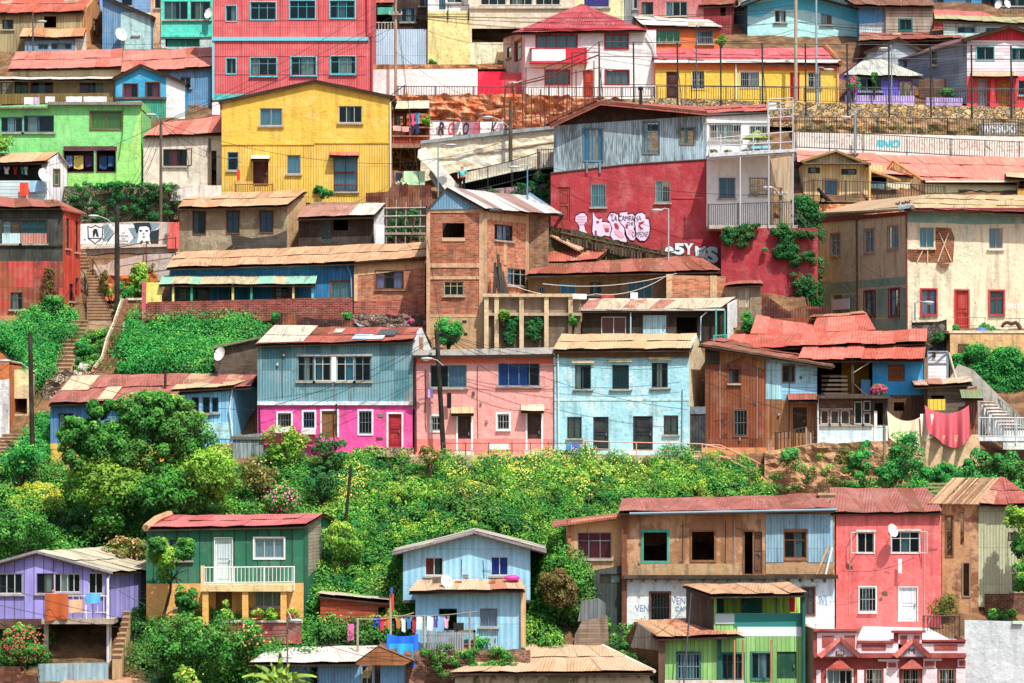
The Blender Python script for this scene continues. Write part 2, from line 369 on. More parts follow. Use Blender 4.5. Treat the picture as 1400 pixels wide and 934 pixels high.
class House:
 def __init__(s,name,label,cat,px,py,Y=None,group=None):
  s.Y=Y if Y is not None else D(py);s.root=thing(name,label,cat,W(px,py,s.Y),group)
 def wall(s,f,loop,mat,wins=(),name='wall',t=.16):
  holes=[]
  for w in wins:holes.append(window(s.root,f,w))
  return wall_mesh(f,loop,holes,t).build(name,mat,s.root)
 def pwall(s,f,pts,mat,wins=(),name='wall',t=.16):return s.wall(f,[f.uz(*q)for q in pts],mat,wins,name,t)
 def block(s,f,x0,y0,x1,y1,o0,o1,mat,name='trim'):
  mb=MB();f.pbox(mb,x0,y0,x1,y1,o0,o1);return mb.build(name,mat,s.root)
 def poly(s,f,pts,o0,o1,mat,name='trim'):
  mb=MB();f.pprism(mb,pts,o0,o1);return mb.build(name,mat,s.root)
 def pipe(s,f,pts,mat,r=.05,o=.12,name='downpipe'):
  mb=MB();mb.tube([f.P(x,y,o)for x,y in pts],r,6);return mb.build(name,mat,s.root)
 def canopy(s,f,x0,x1,y0,y1,out,mat,name='canopy'):
  (u0,za),(u1,zb)=f.uz(x0,y0),f.uz(x1,y1)
  mb=MB();a,b,c,d=f.p(u0,zb,out),f.p(u1,zb,out),f.p(u1,za,.02),f.p(u0,za,.02)
  return roof_sheets(a,b,c,d,mat,s.root,.05,name,.02)
 def sheet(s,pts,mat,name='side_wall'):
  mb=MB();mb.add(pts,(tuple(range(len(pts))),));return mb.build(name,mat,s.root)
def clutter(h,f,x0,y0,x1,y1,n=8):
 """meter boxes, conduits, vents and patch boards fixed to an old wall"""
 for i in range(n):
  x,y=random.uniform(x0,x1),random.uniform(y0,y1);k=random.random()
  if k<.3:h.block(f,x,y,x+random.uniform(2,3.5),y+random.uniform(3,5),.01,.12,M('plain',random.choice(('#8a8a84','#c4c0b4','#5a5a58'))),'meter_box')
  elif k<.6:h.pipe(f,[(x,y0),(x+random.uniform(-.6,.6),y),(x+random.uniform(-1,1),y1)],M('plain',random.choice(('#4a4440','#a8a49c','#2c2a28'))),.018,.03,'conduit')
  elif k<.8:h.pipe(f,[(x,y),(x+random.uniform(8,22),y+random.uniform(-2,4))],M('plain','#2c2a28'),.012,.04,'conduit')
  else:w=random.uniform(4,9);h.poly(f,[(x,y),(x+w,y+random.uniform(-.6,.6)),(x+w+random.uniform(-.6,.6),y+random.uniform(2,5)),(x+random.uniform(-.5,.5),y+3.5)],.012,.04,M('boardsH',random.choice(('#8a7660','#6a5a4c','#a89a84')),k=.8),'patch_board')
def split_walls(h,f,loop_top,zb,mat,wins,bands):
 """front wall cut into colour bands; loop_top: (u, z) left to right"""
 u0,u1=loop_top[0][0],loop_top[-1][0];cuts=[]
 for(yl,yr,bm)in bands:cuts.append((f.uz(f.x0,yl)[1],f.uz(f.x1,yr)[1],bm))
 tops=list(loop_top);cur=mat;ws=list(wins)
 for(za,zc,bm)in cuts:
  mid=lambda w:(f.uz((w[0]+w[2])/2,(w[1]+w[3])/2)[1]>(za+zc)/2)
  h.wall(f,[(u0,za),(u1,zc)]+list(reversed(tops)),cur,[w for w in ws if mid(w)]);ws=[w for w in ws if not mid(w)]
  tops=[(u0,za-.002),(u1,zc-.002)];cur=bm
 h.wall(f,[(u0,zb),(u1,zb)]+list(reversed(tops)),cur,ws)
def eave_house(label,x0,x1,yb,roof,wm,rm,wins=(),rd=3.5,back=1.0,over=.35,Y=None,bands=(),side=None,name='house',cat='house',group=None,ext=.7,sheetw=.85,ragged=.04,h=None,yb2=None):
 Y=D(yb)if Y is None else Y;f=Fac(x0,x1,Y)
 h=h or House(name,label,cat,(x0+x1)/2,yb,Y,group)
 exl,eyl,exr,eyr,rxl,ryl,rxr,ryr=roof
 a,b=W(exl,eyl,Y-over),W(exr,eyr,Y-over);c,d=W(rxr,ryr,Y+rd),W(rxl,ryl,Y+rd)
 roof_sheets(a,b,c,d,rm,h.root,ragged=ragged,sw=sheetw)
 q=over/(rd+over);zl=a.z+(d.z-a.z)*q-.09;zr=b.z+(c.z-b.z)*q-.09
 u0,_=f.uz(x0,yb);u1,_=f.uz(x1,yb);zb=f.uz(x0,yb)[1]-ext
 fa=a+(d-a)*q;fb=b+(c-b)*q
 zat=lambda x:zl+(zr-zl)*((x-fa.x)/max(.01,fb.x-fa.x))
 pa,pb=f.p(u0,0),f.p(u1,0);tl,tr=zat(pa.x),zat(pb.x)
 split_walls(h,f,[(u0,tl),(u1,tr)],zb,wm,wins,bands)
 sm=side or wm;vl=(d-a)*(rd/(rd+over));vr=(c-b)*(rd/(rd+over))
 vl.z=0;vr.z=0
 zrl,zrr=d.z-.09,c.z-.09
 for(p0,tz,v,zr_,s)in((pa,tl,vl,zrl,1),(pb,tr,vr,zrr,-1)):
  v0=v.normalized()*.01;pts=[p0+Vector((0,0,zb))+v0,p0+Vector((0,0,tz))+v0,p0+v+Vector((0,0,zr_))]
  if back>0:pts.append(p0+v*(1+back)+Vector((0,0,tz if back==1 else zr_-(zr_-tz)*back)))
  pts.append(p0+v*(1+back)+Vector((0,0,zb)));h.sheet(pts,sm)
 ba,bb=pa+vl*(1+back),pb+vr*(1+back)
 zt=tl if back else zrl;zt2=tr if back else zrr
 h.sheet([ba+Vector((0,0,zb)),bb+Vector((0,0,zb)),bb+Vector((0,0,zt2)),ba+Vector((0,0,zt))],sm,'rear_wall')
 if back:
  e=(d-a);e2=(c-b);rl=Vector((d.x+e.x*back,d.y+e.y*back,d.z-e.z*back));rr=Vector((c.x+e2.x*back,c.y+e2.y*back,c.z-e2.z*back))
  roof_sheets(rl,rr,c,d,rm,h.root,name='rear_roof',under=True)
 return h,f
def gable_house(label,x0,x1,yb,prof,wm,rm,wins=(),depth=6.0,skew=0.0,over=.3,Y=None,bands=(),side=None,name='house',cat='house',group=None,ext=.7,Y1=None,barge='#5a4334',h=None,tilt=0.0):
 Y=D(yb)if Y is None else Y;f=Fac(x0,x1,Y,Y1);h=h or House(name,label,cat,(x0+x1)/2,yb,Y,group)
 pr=[f.uz(*q)for q in prof];bk=Vector((-f.n.x,-f.n.y,0))*depth+Vector((f.d.x,f.d.y,0))*skew+Vector((0,0,tilt))
 for(a,b)in zip(pr,pr[1:]):
  A,B=f.p(a[0],a[1],over),f.p(b[0],b[1],over);A2,B2=f.p(a[0],a[1])+bk,f.p(b[0],b[1])+bk
  if a[1]<b[1]:roof_sheets(A2,A,B,B2,rm,h.root)
  else:roof_sheets(B,B2,A2,A,rm,h.root)
  mb=MB();mb.hexa([A+Vector((0,0,-.1)),B+Vector((0,0,-.1)),B+Vector((0,.04,-.1)),A+Vector((0,.04,-.1)),A+Vector((0,-.02,.03)),B+Vector((0,-.02,.03)),B+Vector((0,.03,.03)),A+Vector((0,.03,.03))]);mb.build('bargeboard',M('wood',barge,k=.6),h.root)
 def zt(u):
  for a,b in zip(pr,pr[1:]):
   if a[0]<=u<=b[0]:return a[1]+(b[1]-a[1])*(u-a[0])/(b[0]-a[0])-.1
  return(pr[0][1]if u<pr[0][0]else pr[-1][1])-.1
 u0,u1=f.uz(x0,yb)[0],f.uz(x1,yb)[0];zb=min(f.uz(x0,yb)[1],f.uz(x1,yb)[1])-ext
 tops=[(u0,zt(u0))]+[(q[0],q[1]-.1)for q in pr if u0<q[0]<u1]+[(u1,zt(u1))]
 split_walls(h,f,tops,zb,wm,wins,bands);sm=side or wm
 for u,s in((u0,1),(u1,-1)):
  p0=f.p(u,0,-.01);h.sheet([p0+Vector((0,0,zb)),p0+Vector((0,0,zt(u))),p0+bk+Vector((0,0,zt(u))),p0+bk+Vector((0,0,zb))],sm)
 h.sheet([f.p(u0,zb)+bk,f.p(u1,zb)+bk]+[f.p(u,z)+bk for u,z in reversed(tops)],sm,'rear_wall')
 return h,f
def flat_house(label,x0,x1,yb,tops,wm,wins=(),depth=5.0,Y=None,Y1=None,bands=(),side=None,rm=None,name='house',cat='house',group=None,ext=.7,h=None,cap=True):
 """front with a free top outline and a flat lid behind it"""
 Y=D(yb)if Y is None else Y;f=Fac(x0,x1,Y,Y1);h=h or House(name,label,cat,(x0+x1)/2,yb,Y,group)
 tp=[f.uz(*q)for q in tops];zb=min(f.uz(x0,yb)[1],f.uz(x1,yb)[1])-ext
 split_walls(h,f,tp,zb,wm,wins,bands);sm=side or wm;bk=Vector((-f.n.x,-f.n.y,0))*depth
 zt=min(q[1]for q in tp)
 for(u,z)in(tp[0],tp[-1]):
  p0=f.p(u,0,-.01);h.sheet([p0+Vector((0,0,zb)),p0+Vector((0,0,z)),p0+bk+Vector((0,0,z)),p0+bk+Vector((0,0,zb))],sm)
 h.sheet([f.p(tp[0][0],zb)+bk,f.p(tp[-1][0],zb)+bk,f.p(tp[-1][0],zt)+bk,f.p(tp[0][0],zt)+bk],sm,'rear_wall')
 if cap:
  mb=MB();a,b=f.p(tp[0][0],zt-.08,-.17),f.p(tp[-1][0],zt-.08,-.17);mb.slab(a,b,b+bk,a+bk,.1);mb.build('roof',rm or M('concrete','#a8a095'),h.root)
 return h,f
def railing(label,pts,hm,Ys,mat,post=2.2,bal=.16,r=.036,name='railing',cat='railing',group=None,mid=False,br=.017,proud=.0):
 """pts: image points of the top rail; hm: height in metres; Ys: depth or list of depths"""
 if not isinstance(Ys,(list,tuple)):Ys=[Ys]*len(pts)
 P=[W(x,y,Yy)for(x,y),Yy in zip(pts,Ys)];root=thing(name,label,cat,P[0]-Vector((0,0,hm)),group)
 dn=Vector((0,0,-hm));lo=Vector((0,0,-hm+.12))
 MB().tube(P,r,5).build('top_rail',mat,root);MB().tube([p+lo for p in P],r*.8,5).build('bottom_rail',mat,root)
 if mid:MB().tube([p+dn*.5 for p in P],r*.8,5).build('middle_rail',mat,root)
 seg=0;bb=MB();L=0;nb=0
 for a,b in zip(P,P[1:]):
  l=(b-a).length;k=max(1,round(l/post))
  for i in range(k+(1 if b is P[-1]else 0)):q=a+(b-a)*(i/k);MB().tube([q+Vector((0,0,.04)),q+dn-Vector((0,0,.3))],r*1.25,5).build('post',mat,root)
  if bal:
   m=max(1,round(l/bal))
   for i in range(m):q=a+(b-a)*((i+.5)/m);bb.tube([q,q+lo],br,4,cap=False);nb+=1
 if nb:bb.build('balusters',mat,root)
 return root
def pole(label,x,yt,yb,Y,r=.11,mat=None,arms=(),lamp=None,name='utility_pole',cat='pole',group='wooden poles among the houses',lean=0,deep=1.0,cap=None):
 a=W(x,yb,Y);b=W(x+lean,yt,Y);root=thing(name,label,cat,a,group);mat=mat or M('wood','#5c4a3c',k=.7)
 MB().tube([a-Vector((0,0,deep)),a,b],r,8,r*.7).build('pole',mat,root)
 for(fy,w)in arms:
  p=W(x,fy,Y);mb=MB();mb.box((p.x-w/2,Y-r-.1,p.z-.05),(p.x+w/2,Y-r+.0,p.z+.05));c=mb.build('crossarm',mat,root)
  for k in(-.45,-.15,.15,.45):
   MB().tube([p+Vector((w*k,-r-.05,.05)),p+Vector((w*k,-r-.05,.18))],.035,5).build('insulator',M('plain','#d8d8d8'),c)
 if lamp:
  lx,ly,side=lamp[:3];e=W(lx,ly,Y-.3);j=b if len(lamp)<4 else W(x,lamp[3],Y)
  MB().tube([j,j+(e-j)*.5+Vector((0,0,(e-j).length*.12)),e],.028,6).build('lamp_arm',M('plain','#a9b4b8'),root)
  hb=MB();hb.ball(e+Vector((side*.22,0,-.02)),.36,.16,.09,10,6);hd=hb.build('lamp_head',M('plain','#c9d0d2',k=.8),root,True)
  l2=MB();l2.ball(e+Vector((side*.26,0,-.08)),.2,.11,.07,8,5);l2.build('lamp_glass',M('plain','#e8ecec',rough=.2),hd,True)
 return root
def lamp_post(label,x,yt,yb,Y,lx,ly,mat='#9fb2b8',group='street lamps on metal posts',r=.055):
 return pole(label,x,yt,yb,Y,r,M('plain',mat,k=.7),(),(lx,ly,-1 if lx<x else 1),'street_lamp','street lamp',group)
def cable(x0,y0,Y0,x1,y1,Y1,sag=.8,r=.014,label='thin black overhead cable sagging between two poles',group='overhead cables',col='#1c1c1c',n=10):
 a,b=W(x0,y0,Y0),W(x1,y1,Y1)
 pts=[a+(b-a)*(i/n)-Vector((0,0,sag*4*(i/n)*(1-i/n)))for i in range(n+1)]
 return solo('power_cable',MB().tube(pts,r,4),M('plain',col,k=1),label,'cable',group)
def dish(label,x,y,Y,r=.38,face=-1,group='satellite dishes on the houses'):
 c=W(x,y,Y-.45);root=thing('satellite_dish',label,'satellite dish',c,group)
 ax=Vector((face*.55,-.75,.35)).normalized();u=ax.cross(Vector((0,0,1))).normalized();w=ax.cross(u)
 mb=MB();rings=5;n=18;vs=[c];fs=[]
 for i in range(1,rings+1):
  for k in range(n):
   t=i/rings*r;q=2*math.pi*k/n;vs.append(c+u*math.cos(q)*t*.9+w*math.sin(q)*t+ax*(t*t*.55/r*.6))
 for k in range(n):fs.append((0,1+k,1+(k+1)%n))
 for i in range(rings-1):
  for k in range(n):fs.append((1+i*n+k,1+(i+1)*n+k,1+(i+1)*n+(k+1)%n,1+i*n+(k+1)%n))
 mb.add(vs,fs);mb.build('dish',M('plain','#dadad6'),root,True)
 MB().tube([c-w*r*-.9,c+ax*r*1.1],.015,5).build('feed_arm',M('plain','#8a8a88'),root)
 MB().tube([c,c+Vector((0,.25,-.12)),c+Vector((0,.5,-.15))],.03,6).build('mount',M('plain','#777777'),root)
 f=MB();f.ball(c+ax*r*1.1,.05,.05,.07,8,5);f.build('receiver',M('plain','#c8c8c8'),root,True)
 return root
def cloth(label,x0,y0,x1,y1,Y,col,kind='cloth',cat='laundry',group=None,name='hanging_cloth',wav=.06,ragged=.04,col2=None,tilt=0.0,drop=0.0):
 a,b=W(x0,y0,Y),W(x1,y0,Y);hgt=(y1-y0)/FPX*Y;L=(b-a).length;nx=max(5,int(L/.09));ny=max(4,int(hgt/.15))
 mb=MB();ph=random.uniform(0,6);rows=[]
 for j in range(ny+1):
  row=[]
  for i in range(nx+1):
   s,t=i/nx,j/ny
   x=a.x+L*s;z=a.z-hgt*t*(1+ragged*math.sin(s*5+ph))-drop*4*s*(1-s)
   if kind=='shirt':
    half=.5 if t<.38 else .3;x=a.x+L*(.5+(s-.5)*2*half)
   if kind=='trousers' and t>.35:x+=(L*.12)*(1 if s>.5 else-1)*(t-.35)
   row.append(Vector((x,a.y+wav*math.sin(s*L*9+ph+t*1.2)*(.3+t)-tilt*t*hgt,z)))
  rows.append(row)
 n1=nx+1;vs=[p for r_ in rows for p in r_];fs=[]
 for j in range(ny):
  for i in range(nx):
   if kind=='trousers' and j/ny>.35 and abs((i+.5)/nx-.5)<.09:continue
   if kind=='shirt' and j==0 and abs((i+.5)/nx-.5)<.12:continue
   fs.append((j*n1+i,(j+1)*n1+i,(j+1)*n1+i+1,j*n1+i+1))
 mb.add(vs,fs);return solo(name,mb,M('cloth',col),label,cat,group,True)
def leaf_object(name,P,N,size,rnd,mat,parent=None,aspect=.55):
 n=len(P)
 R=RNG.normal(size=(n,3));T=np.cross(N,R);T/=np.linalg.norm(T,axis=1)[:,None]+1e-9;B=np.cross(N,T)
 s=(size*RNG.uniform(.7,1.3,n))[:,None]
 V=np.stack([P-T*s*.5,P+B*s*aspect*.5+N*s*.08,P+T*s*.5,P-B*s*aspect*.5+N*s*.08],axis=1).reshape(-1,3)
 off=Vector(parent['wl'])if parent is not None else Vector((float(P[:,0].mean()),float(P[:,1].mean()),float(P[:,2].min())))
 V=V-np.array(off)
 me=bpy.data.meshes.new(name);me.vertices.add(4*n);me.vertices.foreach_set('co',V.astype(np.float32).ravel())
 me.loops.add(4*n);me.loops.foreach_set('vertex_index',np.arange(4*n,dtype=np.int32))
 me.polygons.add(n);me.polygons.foreach_set('loop_start',np.arange(n,dtype=np.int32)*4)
 at=me.attributes.new('rnd','FLOAT','FACE');at.data.foreach_set('value',rnd.astype(np.float32));me.materials.append(mat);me.update(calc_edges=True)
 o=bpy.data.objects.new(name,me);COL.objects.link(o)
 if parent is not None:o.parent=parent
 else:o.location=off
 o['wl']=tuple(off);return o
def norm(a):return a/(np.linalg.norm(a,axis=1)[:,None]+1e-9)
def clumps(C,R,per,up=.5,inner=.0,squash=1.0,cv=.55):
 """leaves on the surface of clumps with centres C and radii R"""
 k=len(C);idx=np.repeat(np.arange(k),per);d=norm(RNG.normal(size=(len(idx),3))+np.array([0,-.25,up]))
 rr=R[idx][:,None]*(1-np.abs(RNG.normal(0,.16,(len(idx),1))))*RNG.uniform(.85,1.12,(len(idx),1))
 P=C[idx]+d*rr*np.array([1,1,squash]);N=norm(d+RNG.normal(size=d.shape)*.42+np.array([0,-.1,.25]))
 rnd=np.clip(RNG.uniform(0,1,k)[idx]*cv+RNG.uniform(0,1,len(idx))*(1-cv)+.35*(d[:,2]-.3),0,1)  # random tone plus painted light: upward leaves lighter, lower ones darker
 return P,N,rnd
PAL={'lush':('#083f18','#58b43a','#a8cc40'),'dark':('#06381c','#2c8c3c',None),'lime':('#2c7a22','#a4d43c','#d8e044'),'olive':('#5c6a2c','#8f8c3c','#7a4a32'),'emerald':('#074e20','#3cbc4c','#7cc840'),'rust':('#5a4a2a','#7c7a34','#8a4a30'),'yellow':('#8fae2a','#c8cc30','#e4d42c')}
def crown_mesh(c,rad,n,leaf,pal,per,parent,name='crown',shell=.55):
 d=norm(RNG.normal(size=(n,3)));d[:,1]=-np.abs(d[:,1])*.9+d[:,1]*.1*0+RNG.uniform(-.2,.55,n)
 q=RNG.uniform(shell,1,(n,1));C=np.array(c)+d*q*np.array(rad)*RNG.uniform(.8,1.08,(n,1));R=RNG.uniform(.14,.40,n)*min(rad[0],rad[2],2.4)+.1
 P,N,r=clumps(C,R,per);r=np.clip(r*.8+.2*(P[:,2]-c[2]+rad[2])/(2*rad[2]),0,1)  # leaves high in the crown lightened, shade below put into the colour
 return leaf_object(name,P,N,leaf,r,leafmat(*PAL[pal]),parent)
def bush(label,x,yb,wpx,hpx,pal='lush',Y=None,leaf=.15,n=None,per=90,name='bush',cat='bush',group=None,flowers=None,fcol='#e0508c',depth=None,stem=True):
 Y=D(yb)if Y is None else Y;b=W(x,yb,Y);rx=wpx/2/FPX*Y;rz=hpx/2/FPX*Y;ry=depth or min(rx,1.6)
 root=thing(name,label,cat,b,group);c=b+Vector((0,0,rz*1.0))
 n=n or int(max(8,min(160,rx*rz*14)))
 crown_mesh(c,(rx*.82,ry,rz*.82),n,leaf,pal,per,root,'foliage')
 if stem:
  mb=MB()
  for i in range(5):
   e=c+Vector((random.uniform(-.6,.6)*rx,random.uniform(-.3,.3),random.uniform(-.2,.5)*rz));mb.tube([b-Vector((0,0,.3)),b+(e-b)*.5+Vector((random.uniform(-.1,.1),0,.1)),e],.05,5,.02)
  mb.build('stem',M('wood','#5a4632',k=.6),root)
 if flowers:
  d=norm(RNG.normal(size=(flowers,3))+np.array([0,-.6,.3]));P=np.array(c)+d*np.array((rx*.95,ry,rz*.95))*RNG.uniform(.75,1.02,(flowers,1))
  leaf_object('blossom',P,norm(d+np.array([0,-.5,.3])),.13,RNG.uniform(0,1,flowers),leafmat(fcol,fcol,None,.9),root,.9)
 return root
def pinside(pts,poly):
 x,y=pts[:,0],pts[:,1];ins=np.zeros(len(pts),bool);n=len(poly)
 for i in range(n):
  (x0,y0),(x1,y1)=poly[i],poly[(i+1)%n]
  c=((y0>y)!=(y1>y))&(x<(x1-x0)*(y-y0)/(y1-y0+1e-9)+x0);ins^=c
 return ins
VEG=[]
DV=np.vectorize(D)
def cover(name,label,poly,nclump,per,leaf=.13,R=(.25,.75),pal='lush',flowers=0,fpoly=None,fcol='#dfc93c',cat='ground cover',squash=.8,wall=None,veg=True,lift=.1,gap=0.0):
 from mathutils import noise as mn
 """leafy ground cover over a patch of the hillside (or over the facade 'wall')"""
 xs=[p[0]for p in poly];ys=[p[1]for p in poly];pts=np.zeros((0,2))
 while len(pts)<nclump:
  q=np.column_stack([RNG.uniform(min(xs),max(xs),nclump*2),RNG.uniform(min(ys),max(ys),nclump*2)]);q=q[pinside(q,poly)]
  if gap:q=q[[mn.noise(Vector((a*.035,b*.05,nclump*.7)))>gap-.5 for a,b in q]]
  pts=np.vstack([pts,q])
 pts=pts[:nclump]
 if wall is None:
  Y=DV(pts[:,1]);C=np.column_stack([(pts[:,0]-CX)/FPX*Y,Y,-(pts[:,1]-HY)/FPX*Y+lift]);
  if veg:VEG.append(poly)
 else:C=np.array([tuple(wall.P(a,b,.05))for a,b in pts])
 Rr=RNG.uniform(*R,nclump);P,N,r=clumps(C,Rr,per,squash=squash)
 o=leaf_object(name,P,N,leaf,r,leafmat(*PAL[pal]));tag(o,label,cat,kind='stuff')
 if flowers:
  fp=fpoly or poly;sel=np.where(pinside(pts,fp))[0]
  if len(sel):
   sel=sel[[mn.noise(Vector((pts[i][0]*.03,pts[i][1]*.05,3.3)))+RNG.uniform(-.2,.2)>0 for i in sel]];idx=RNG.choice(sel,flowers);d=norm(RNG.normal(size=(flowers,3))+np.array([0,-.8,.9]));FP=C[idx]+d*(Rr[idx][:,None]*1.08)*np.array([1,1,squash])
   fo=leaf_object('wildflowers',FP,norm(d+np.array([0,-.5,.6])),.09,RNG.uniform(0,1,flowers),leafmat(fcol,'#f4e868',None,.95),None,.95)
   tag(fo,'small yellow wildflowers scattered over '+label,'wildflowers',kind='stuff')
 return o
def tree(label,x,yb,Y,trunk_h,cx,cy,wpx,hpx,pal='lush',leaf=.2,n=120,per=110,depth=2.5,group='trees on the hillside',lobes=None,r=.16):
 b=W(x,yb,Y);root=thing('tree',label,'tree',b,group);c=W(cx,cy,Y);rx=wpx/2/FPX*Y;rz=hpx/2/FPX*Y
 mb=MB();top=c+Vector((0,0,-rz*.3));mb.tube([b-Vector((0,0,.5)),b+(top-b)*.5+Vector((.15,0,0)),top],r,8,r*.6)
 tr=mb.build('trunk',M('wood','#5a4632',k=.6),root);lb=MB()
 for i in range(9):
  a=random.uniform(0,6.28);e=c+Vector((math.cos(a)*rx*.75,random.uniform(-1,.5)*depth*.6,math.sin(a)*rz*.7));s=b+(top-b)*random.uniform(.6,1)
  lb.tube([s,s+(e-s)*.5+Vector((0,0,.2)),e],r*.4,5,.02)
 lb.build('limb',M('wood','#5a4632',k=.6),root)
 if lobes:
  for i,(lx,ly,lw,lh)in enumerate(lobes):
   cc=W(lx,ly,Y-random.uniform(0,1));crown_mesh(cc,(lw/2/FPX*Y*.85,depth*.7,lh/2/FPX*Y*.85),max(12,int(n*lw*lh/(wpx*hpx))),leaf,pal if i%3 else('lime' if pal=='lush' and i%2==0 else pal),per,root)
 else:crown_mesh(c,(rx*.85,depth,rz*.85),n,leaf,pal,per,root)
 return root
def relief(name,label,f,top,bot,amp,mat,cell=.28,kind=None,cat='rock bank',parent=None,thick=.5):
 """rough rock or rubble face on facade f between two image polylines"""
 x0,x1=top[0][0],top[-1][0];nx=int((f.uz(x1,top[-1][1])[0]-f.uz(x0,top[0][1])[0])/cell)+2
 ip=lambda pl,x:np.interp(x,[p[0]for p in pl],[p[1]for p in pl])
 vs=[];ny=None;hm=max(abs(f.uz(x0,ip(bot,x))[1]-f.uz(x0,ip(top,x))[1])for x in(x0,(x0+x1)/2,x1));ny=int(hm/cell)+2
 from mathutils import noise
 for j in range(ny+1):
  for i in range(nx+1):
   x=x0+(x1-x0)*i/nx;y=ip(top,x)+(ip(bot,x)-ip(top,x))*j/ny;p=f.P(x,y)
   q=noise.noise(p*.7)*.6+noise.noise(p*2.1)*.35+abs(noise.noise(Vector((p.x*.8,p.y,p.z*4))))*.5
   p=f.P(x,y,amp*q);p.z+=0 if j else amp*.3*noise.noise(p*1.7);vs.append(p)
 for i in range(nx+1):x=x0+(x1-x0)*i/nx;yy=ip(top,x);p=G(x,yy);q=f.P(x,yy);vs.append(p if p.y>q.y+.3 else f.P(x,yy,-.4))
 n1=nx+1;fs=[(j*n1+i,(j+1)*n1+i,(j+1)*n1+i+1,j*n1+i+1)for j in range(ny)for i in range(nx)]
 b=(ny+1)*n1;fs+=[(b+i,i,i+1,b+i+1)for i in range(nx)]
 mb=MB().add(vs,fs);o=mb.build(name,mat,parent);
 if parent is None:tag(o,label,cat,kind=kind)
 return o
def letters(root,f,text,x0,y0,x1,y1,mat,o=.01,name='lettering',bold=0.0,italic=0.0):
 cu=bpy.data.curves.new(name,'FONT');cu.body=text;cu.size=1;cu.offset=bold;cu.shear=italic;cu.extrude=.004;cu.resolution_u=3
 t=bpy.data.objects.new(name,cu);COL.objects.link(t);dg=bpy.context.evaluated_depsgraph_get();me=bpy.data.meshes.new_from_object(t.evaluated_get(dg));bpy.data.objects.remove(t)
 xs=[v.co.x for v in me.vertices];ys=[v.co.y for v in me.vertices];mx,Mx,my,My=min(xs),max(xs),min(ys),max(ys)
 (u0,z1),(u1,z0)=f.uz(x0,y0),f.uz(x1,y1);mb=MB()
 vs=[f.p(u0+(v.co.x-mx)/(Mx-mx)*(u1-u0),z0+(v.co.y-my)/(My-my)*(z1-z0),o+v.co.z)for v in me.vertices]
 mb.add(vs,[tuple(p.vertices)for p in me.polygons]);return mb.build(name,mat,root)
def steps(label,top,bot,n,wpx_top,wpx_bot,Yt,Yb,mat,name='stairway',group=None):
 """flight of solid steps from image point top (left edge, far) to bot (left edge, near)"""
 mb=MB();root=thing(name,label,'stairs',W(bot[0],bot[1],Yb),group)
 for i in range(n):
  t=(i+.5)/n;x=top[0]+(bot[0]-top[0])*t;y=top[1]+(bot[1]-top[1])*t;w=wpx_top+(wpx_bot-wpx_top)*t;Y=Yt+(Yb-Yt)*t
  dy=(bot[1]-top[1])/n;a=W(x,y,Y);b=W(x+w,y,Y);rise=abs(W(x,y-dy,Y+(Yt-Yb)/n).z-a.z)
  mb.rnd=random.random();mb.box((a.x+random.uniform(-.04,.04),Y-(Yt-Yb)/n*.5-.35,a.z-1.0),(b.x+random.uniform(-.04,.04),Y+(Yt-Yb)/n*.62-.35,a.z+rise*.5+.12))
 mb.build('treads',mat,root);rb=MB()
 for i in range(n):
  t=(i+.5)/n;x=top[0]+(bot[0]-top[0])*t;y=top[1]+(bot[1]-top[1])*t;w=wpx_top+(wpx_bot-wpx_top)*t;Y=Yt+(Yb-Yt)*t;dy=(bot[1]-top[1])/n;a=W(x,y,Y);b=W(x+w,y,Y);rise=abs(W(x,y-dy,Y+(Yt-Yb)/n).z-a.z)
  zt_=a.z+rise*.5+.12;yf=Y-(Yt-Yb)/n*.5-.35;rb.box((a.x,yf-.03,zt_-rise*.62),(b.x,yf-.005,zt_-.04))
 rb.build('risers',M('concrete','#8a6248',k=.7),root);return root  # step-front shade painted as a darker brown riser colour
RED_ROOF=M('roof','#e2806c',c2='#c05a44',rust=.1,dirt=.35,thr=.75)
RUST_ROOF=M('roof','#b85c48',c2='#96482f',rust=.28,dirt=.5,thr=.6)
TAN_ROOF=M('roof','#dfb183',c2='#c98f62',rust=.0,dirt=.4,thr=.7)
CREAM_ROOF=M('roof','#e2c793',c2='#cfae77',rust=0,dirt=.3,thr=.8)
WHITE_ROOF=M('roof','#f2eee6',c2='#d8cfc0',rust=.02,dirt=.25,thr=.8)
GREY=M('concrete','#b0a698');DARKW=M('boardsV','#5a4a3c',k=.5);PALE=M('plaster','#e8e2d4',dirt=.35);DK=M('plain','#2c2a28',k=1)
METAL=M('plain','#6b7378',k=.6);DMETAL=M('plain','#333639',k=1);WOODP=M('wood','#8a6546',k=.7);RUSTY=M('plain','#6d3a26',k=.8,rough=.8)
h,f=eave_house('weathered olive tan house with rust red sheet roof, top left corner',-60,113,70,(-60,20,114,16,-45,-8,130,-5),M('boardsV','#a89a70',dirt=.7),M('roof','#d8552f',c2='#e8d2b8',rust=.25,thr=.85),[(3,27,18,40,'dark'),(60,22,77,38,'hole')],rd=4.5,side=M('boardsV','#e0955f'),back=0)
f2=Fac(114,143,D(70)+.02,D(70)+4.4);h.pwall(f2,[(114,70),(143,70),(143,22),(129,-2),(114,17)],M('boardsV','#e09a62',dirt=.7),[(127,26,133,48,'wood',dict(nx=1,ny=2))])
h.canopy(f,31,118,39,54,1.6,M('roof','#dba572',c2='#c07a4a',rust=.1),'porch_roof')
fp=Fac(34,116,D(70)-1.3);h.pwall(fp,[(34,70),(103,70),(103,54),(34,56)],M('metal','#7f9fb8'),[(52,60,66,68,'blue'),(70,59,98,68,'blue',dict(nx=3))],'porch_wall');
h.pwall(Fac(103,118,D(70)-1.3,D(70)+.5),[(103,70),(118,70),(118,42),(103,54)],PALE,[],'porch_wall')
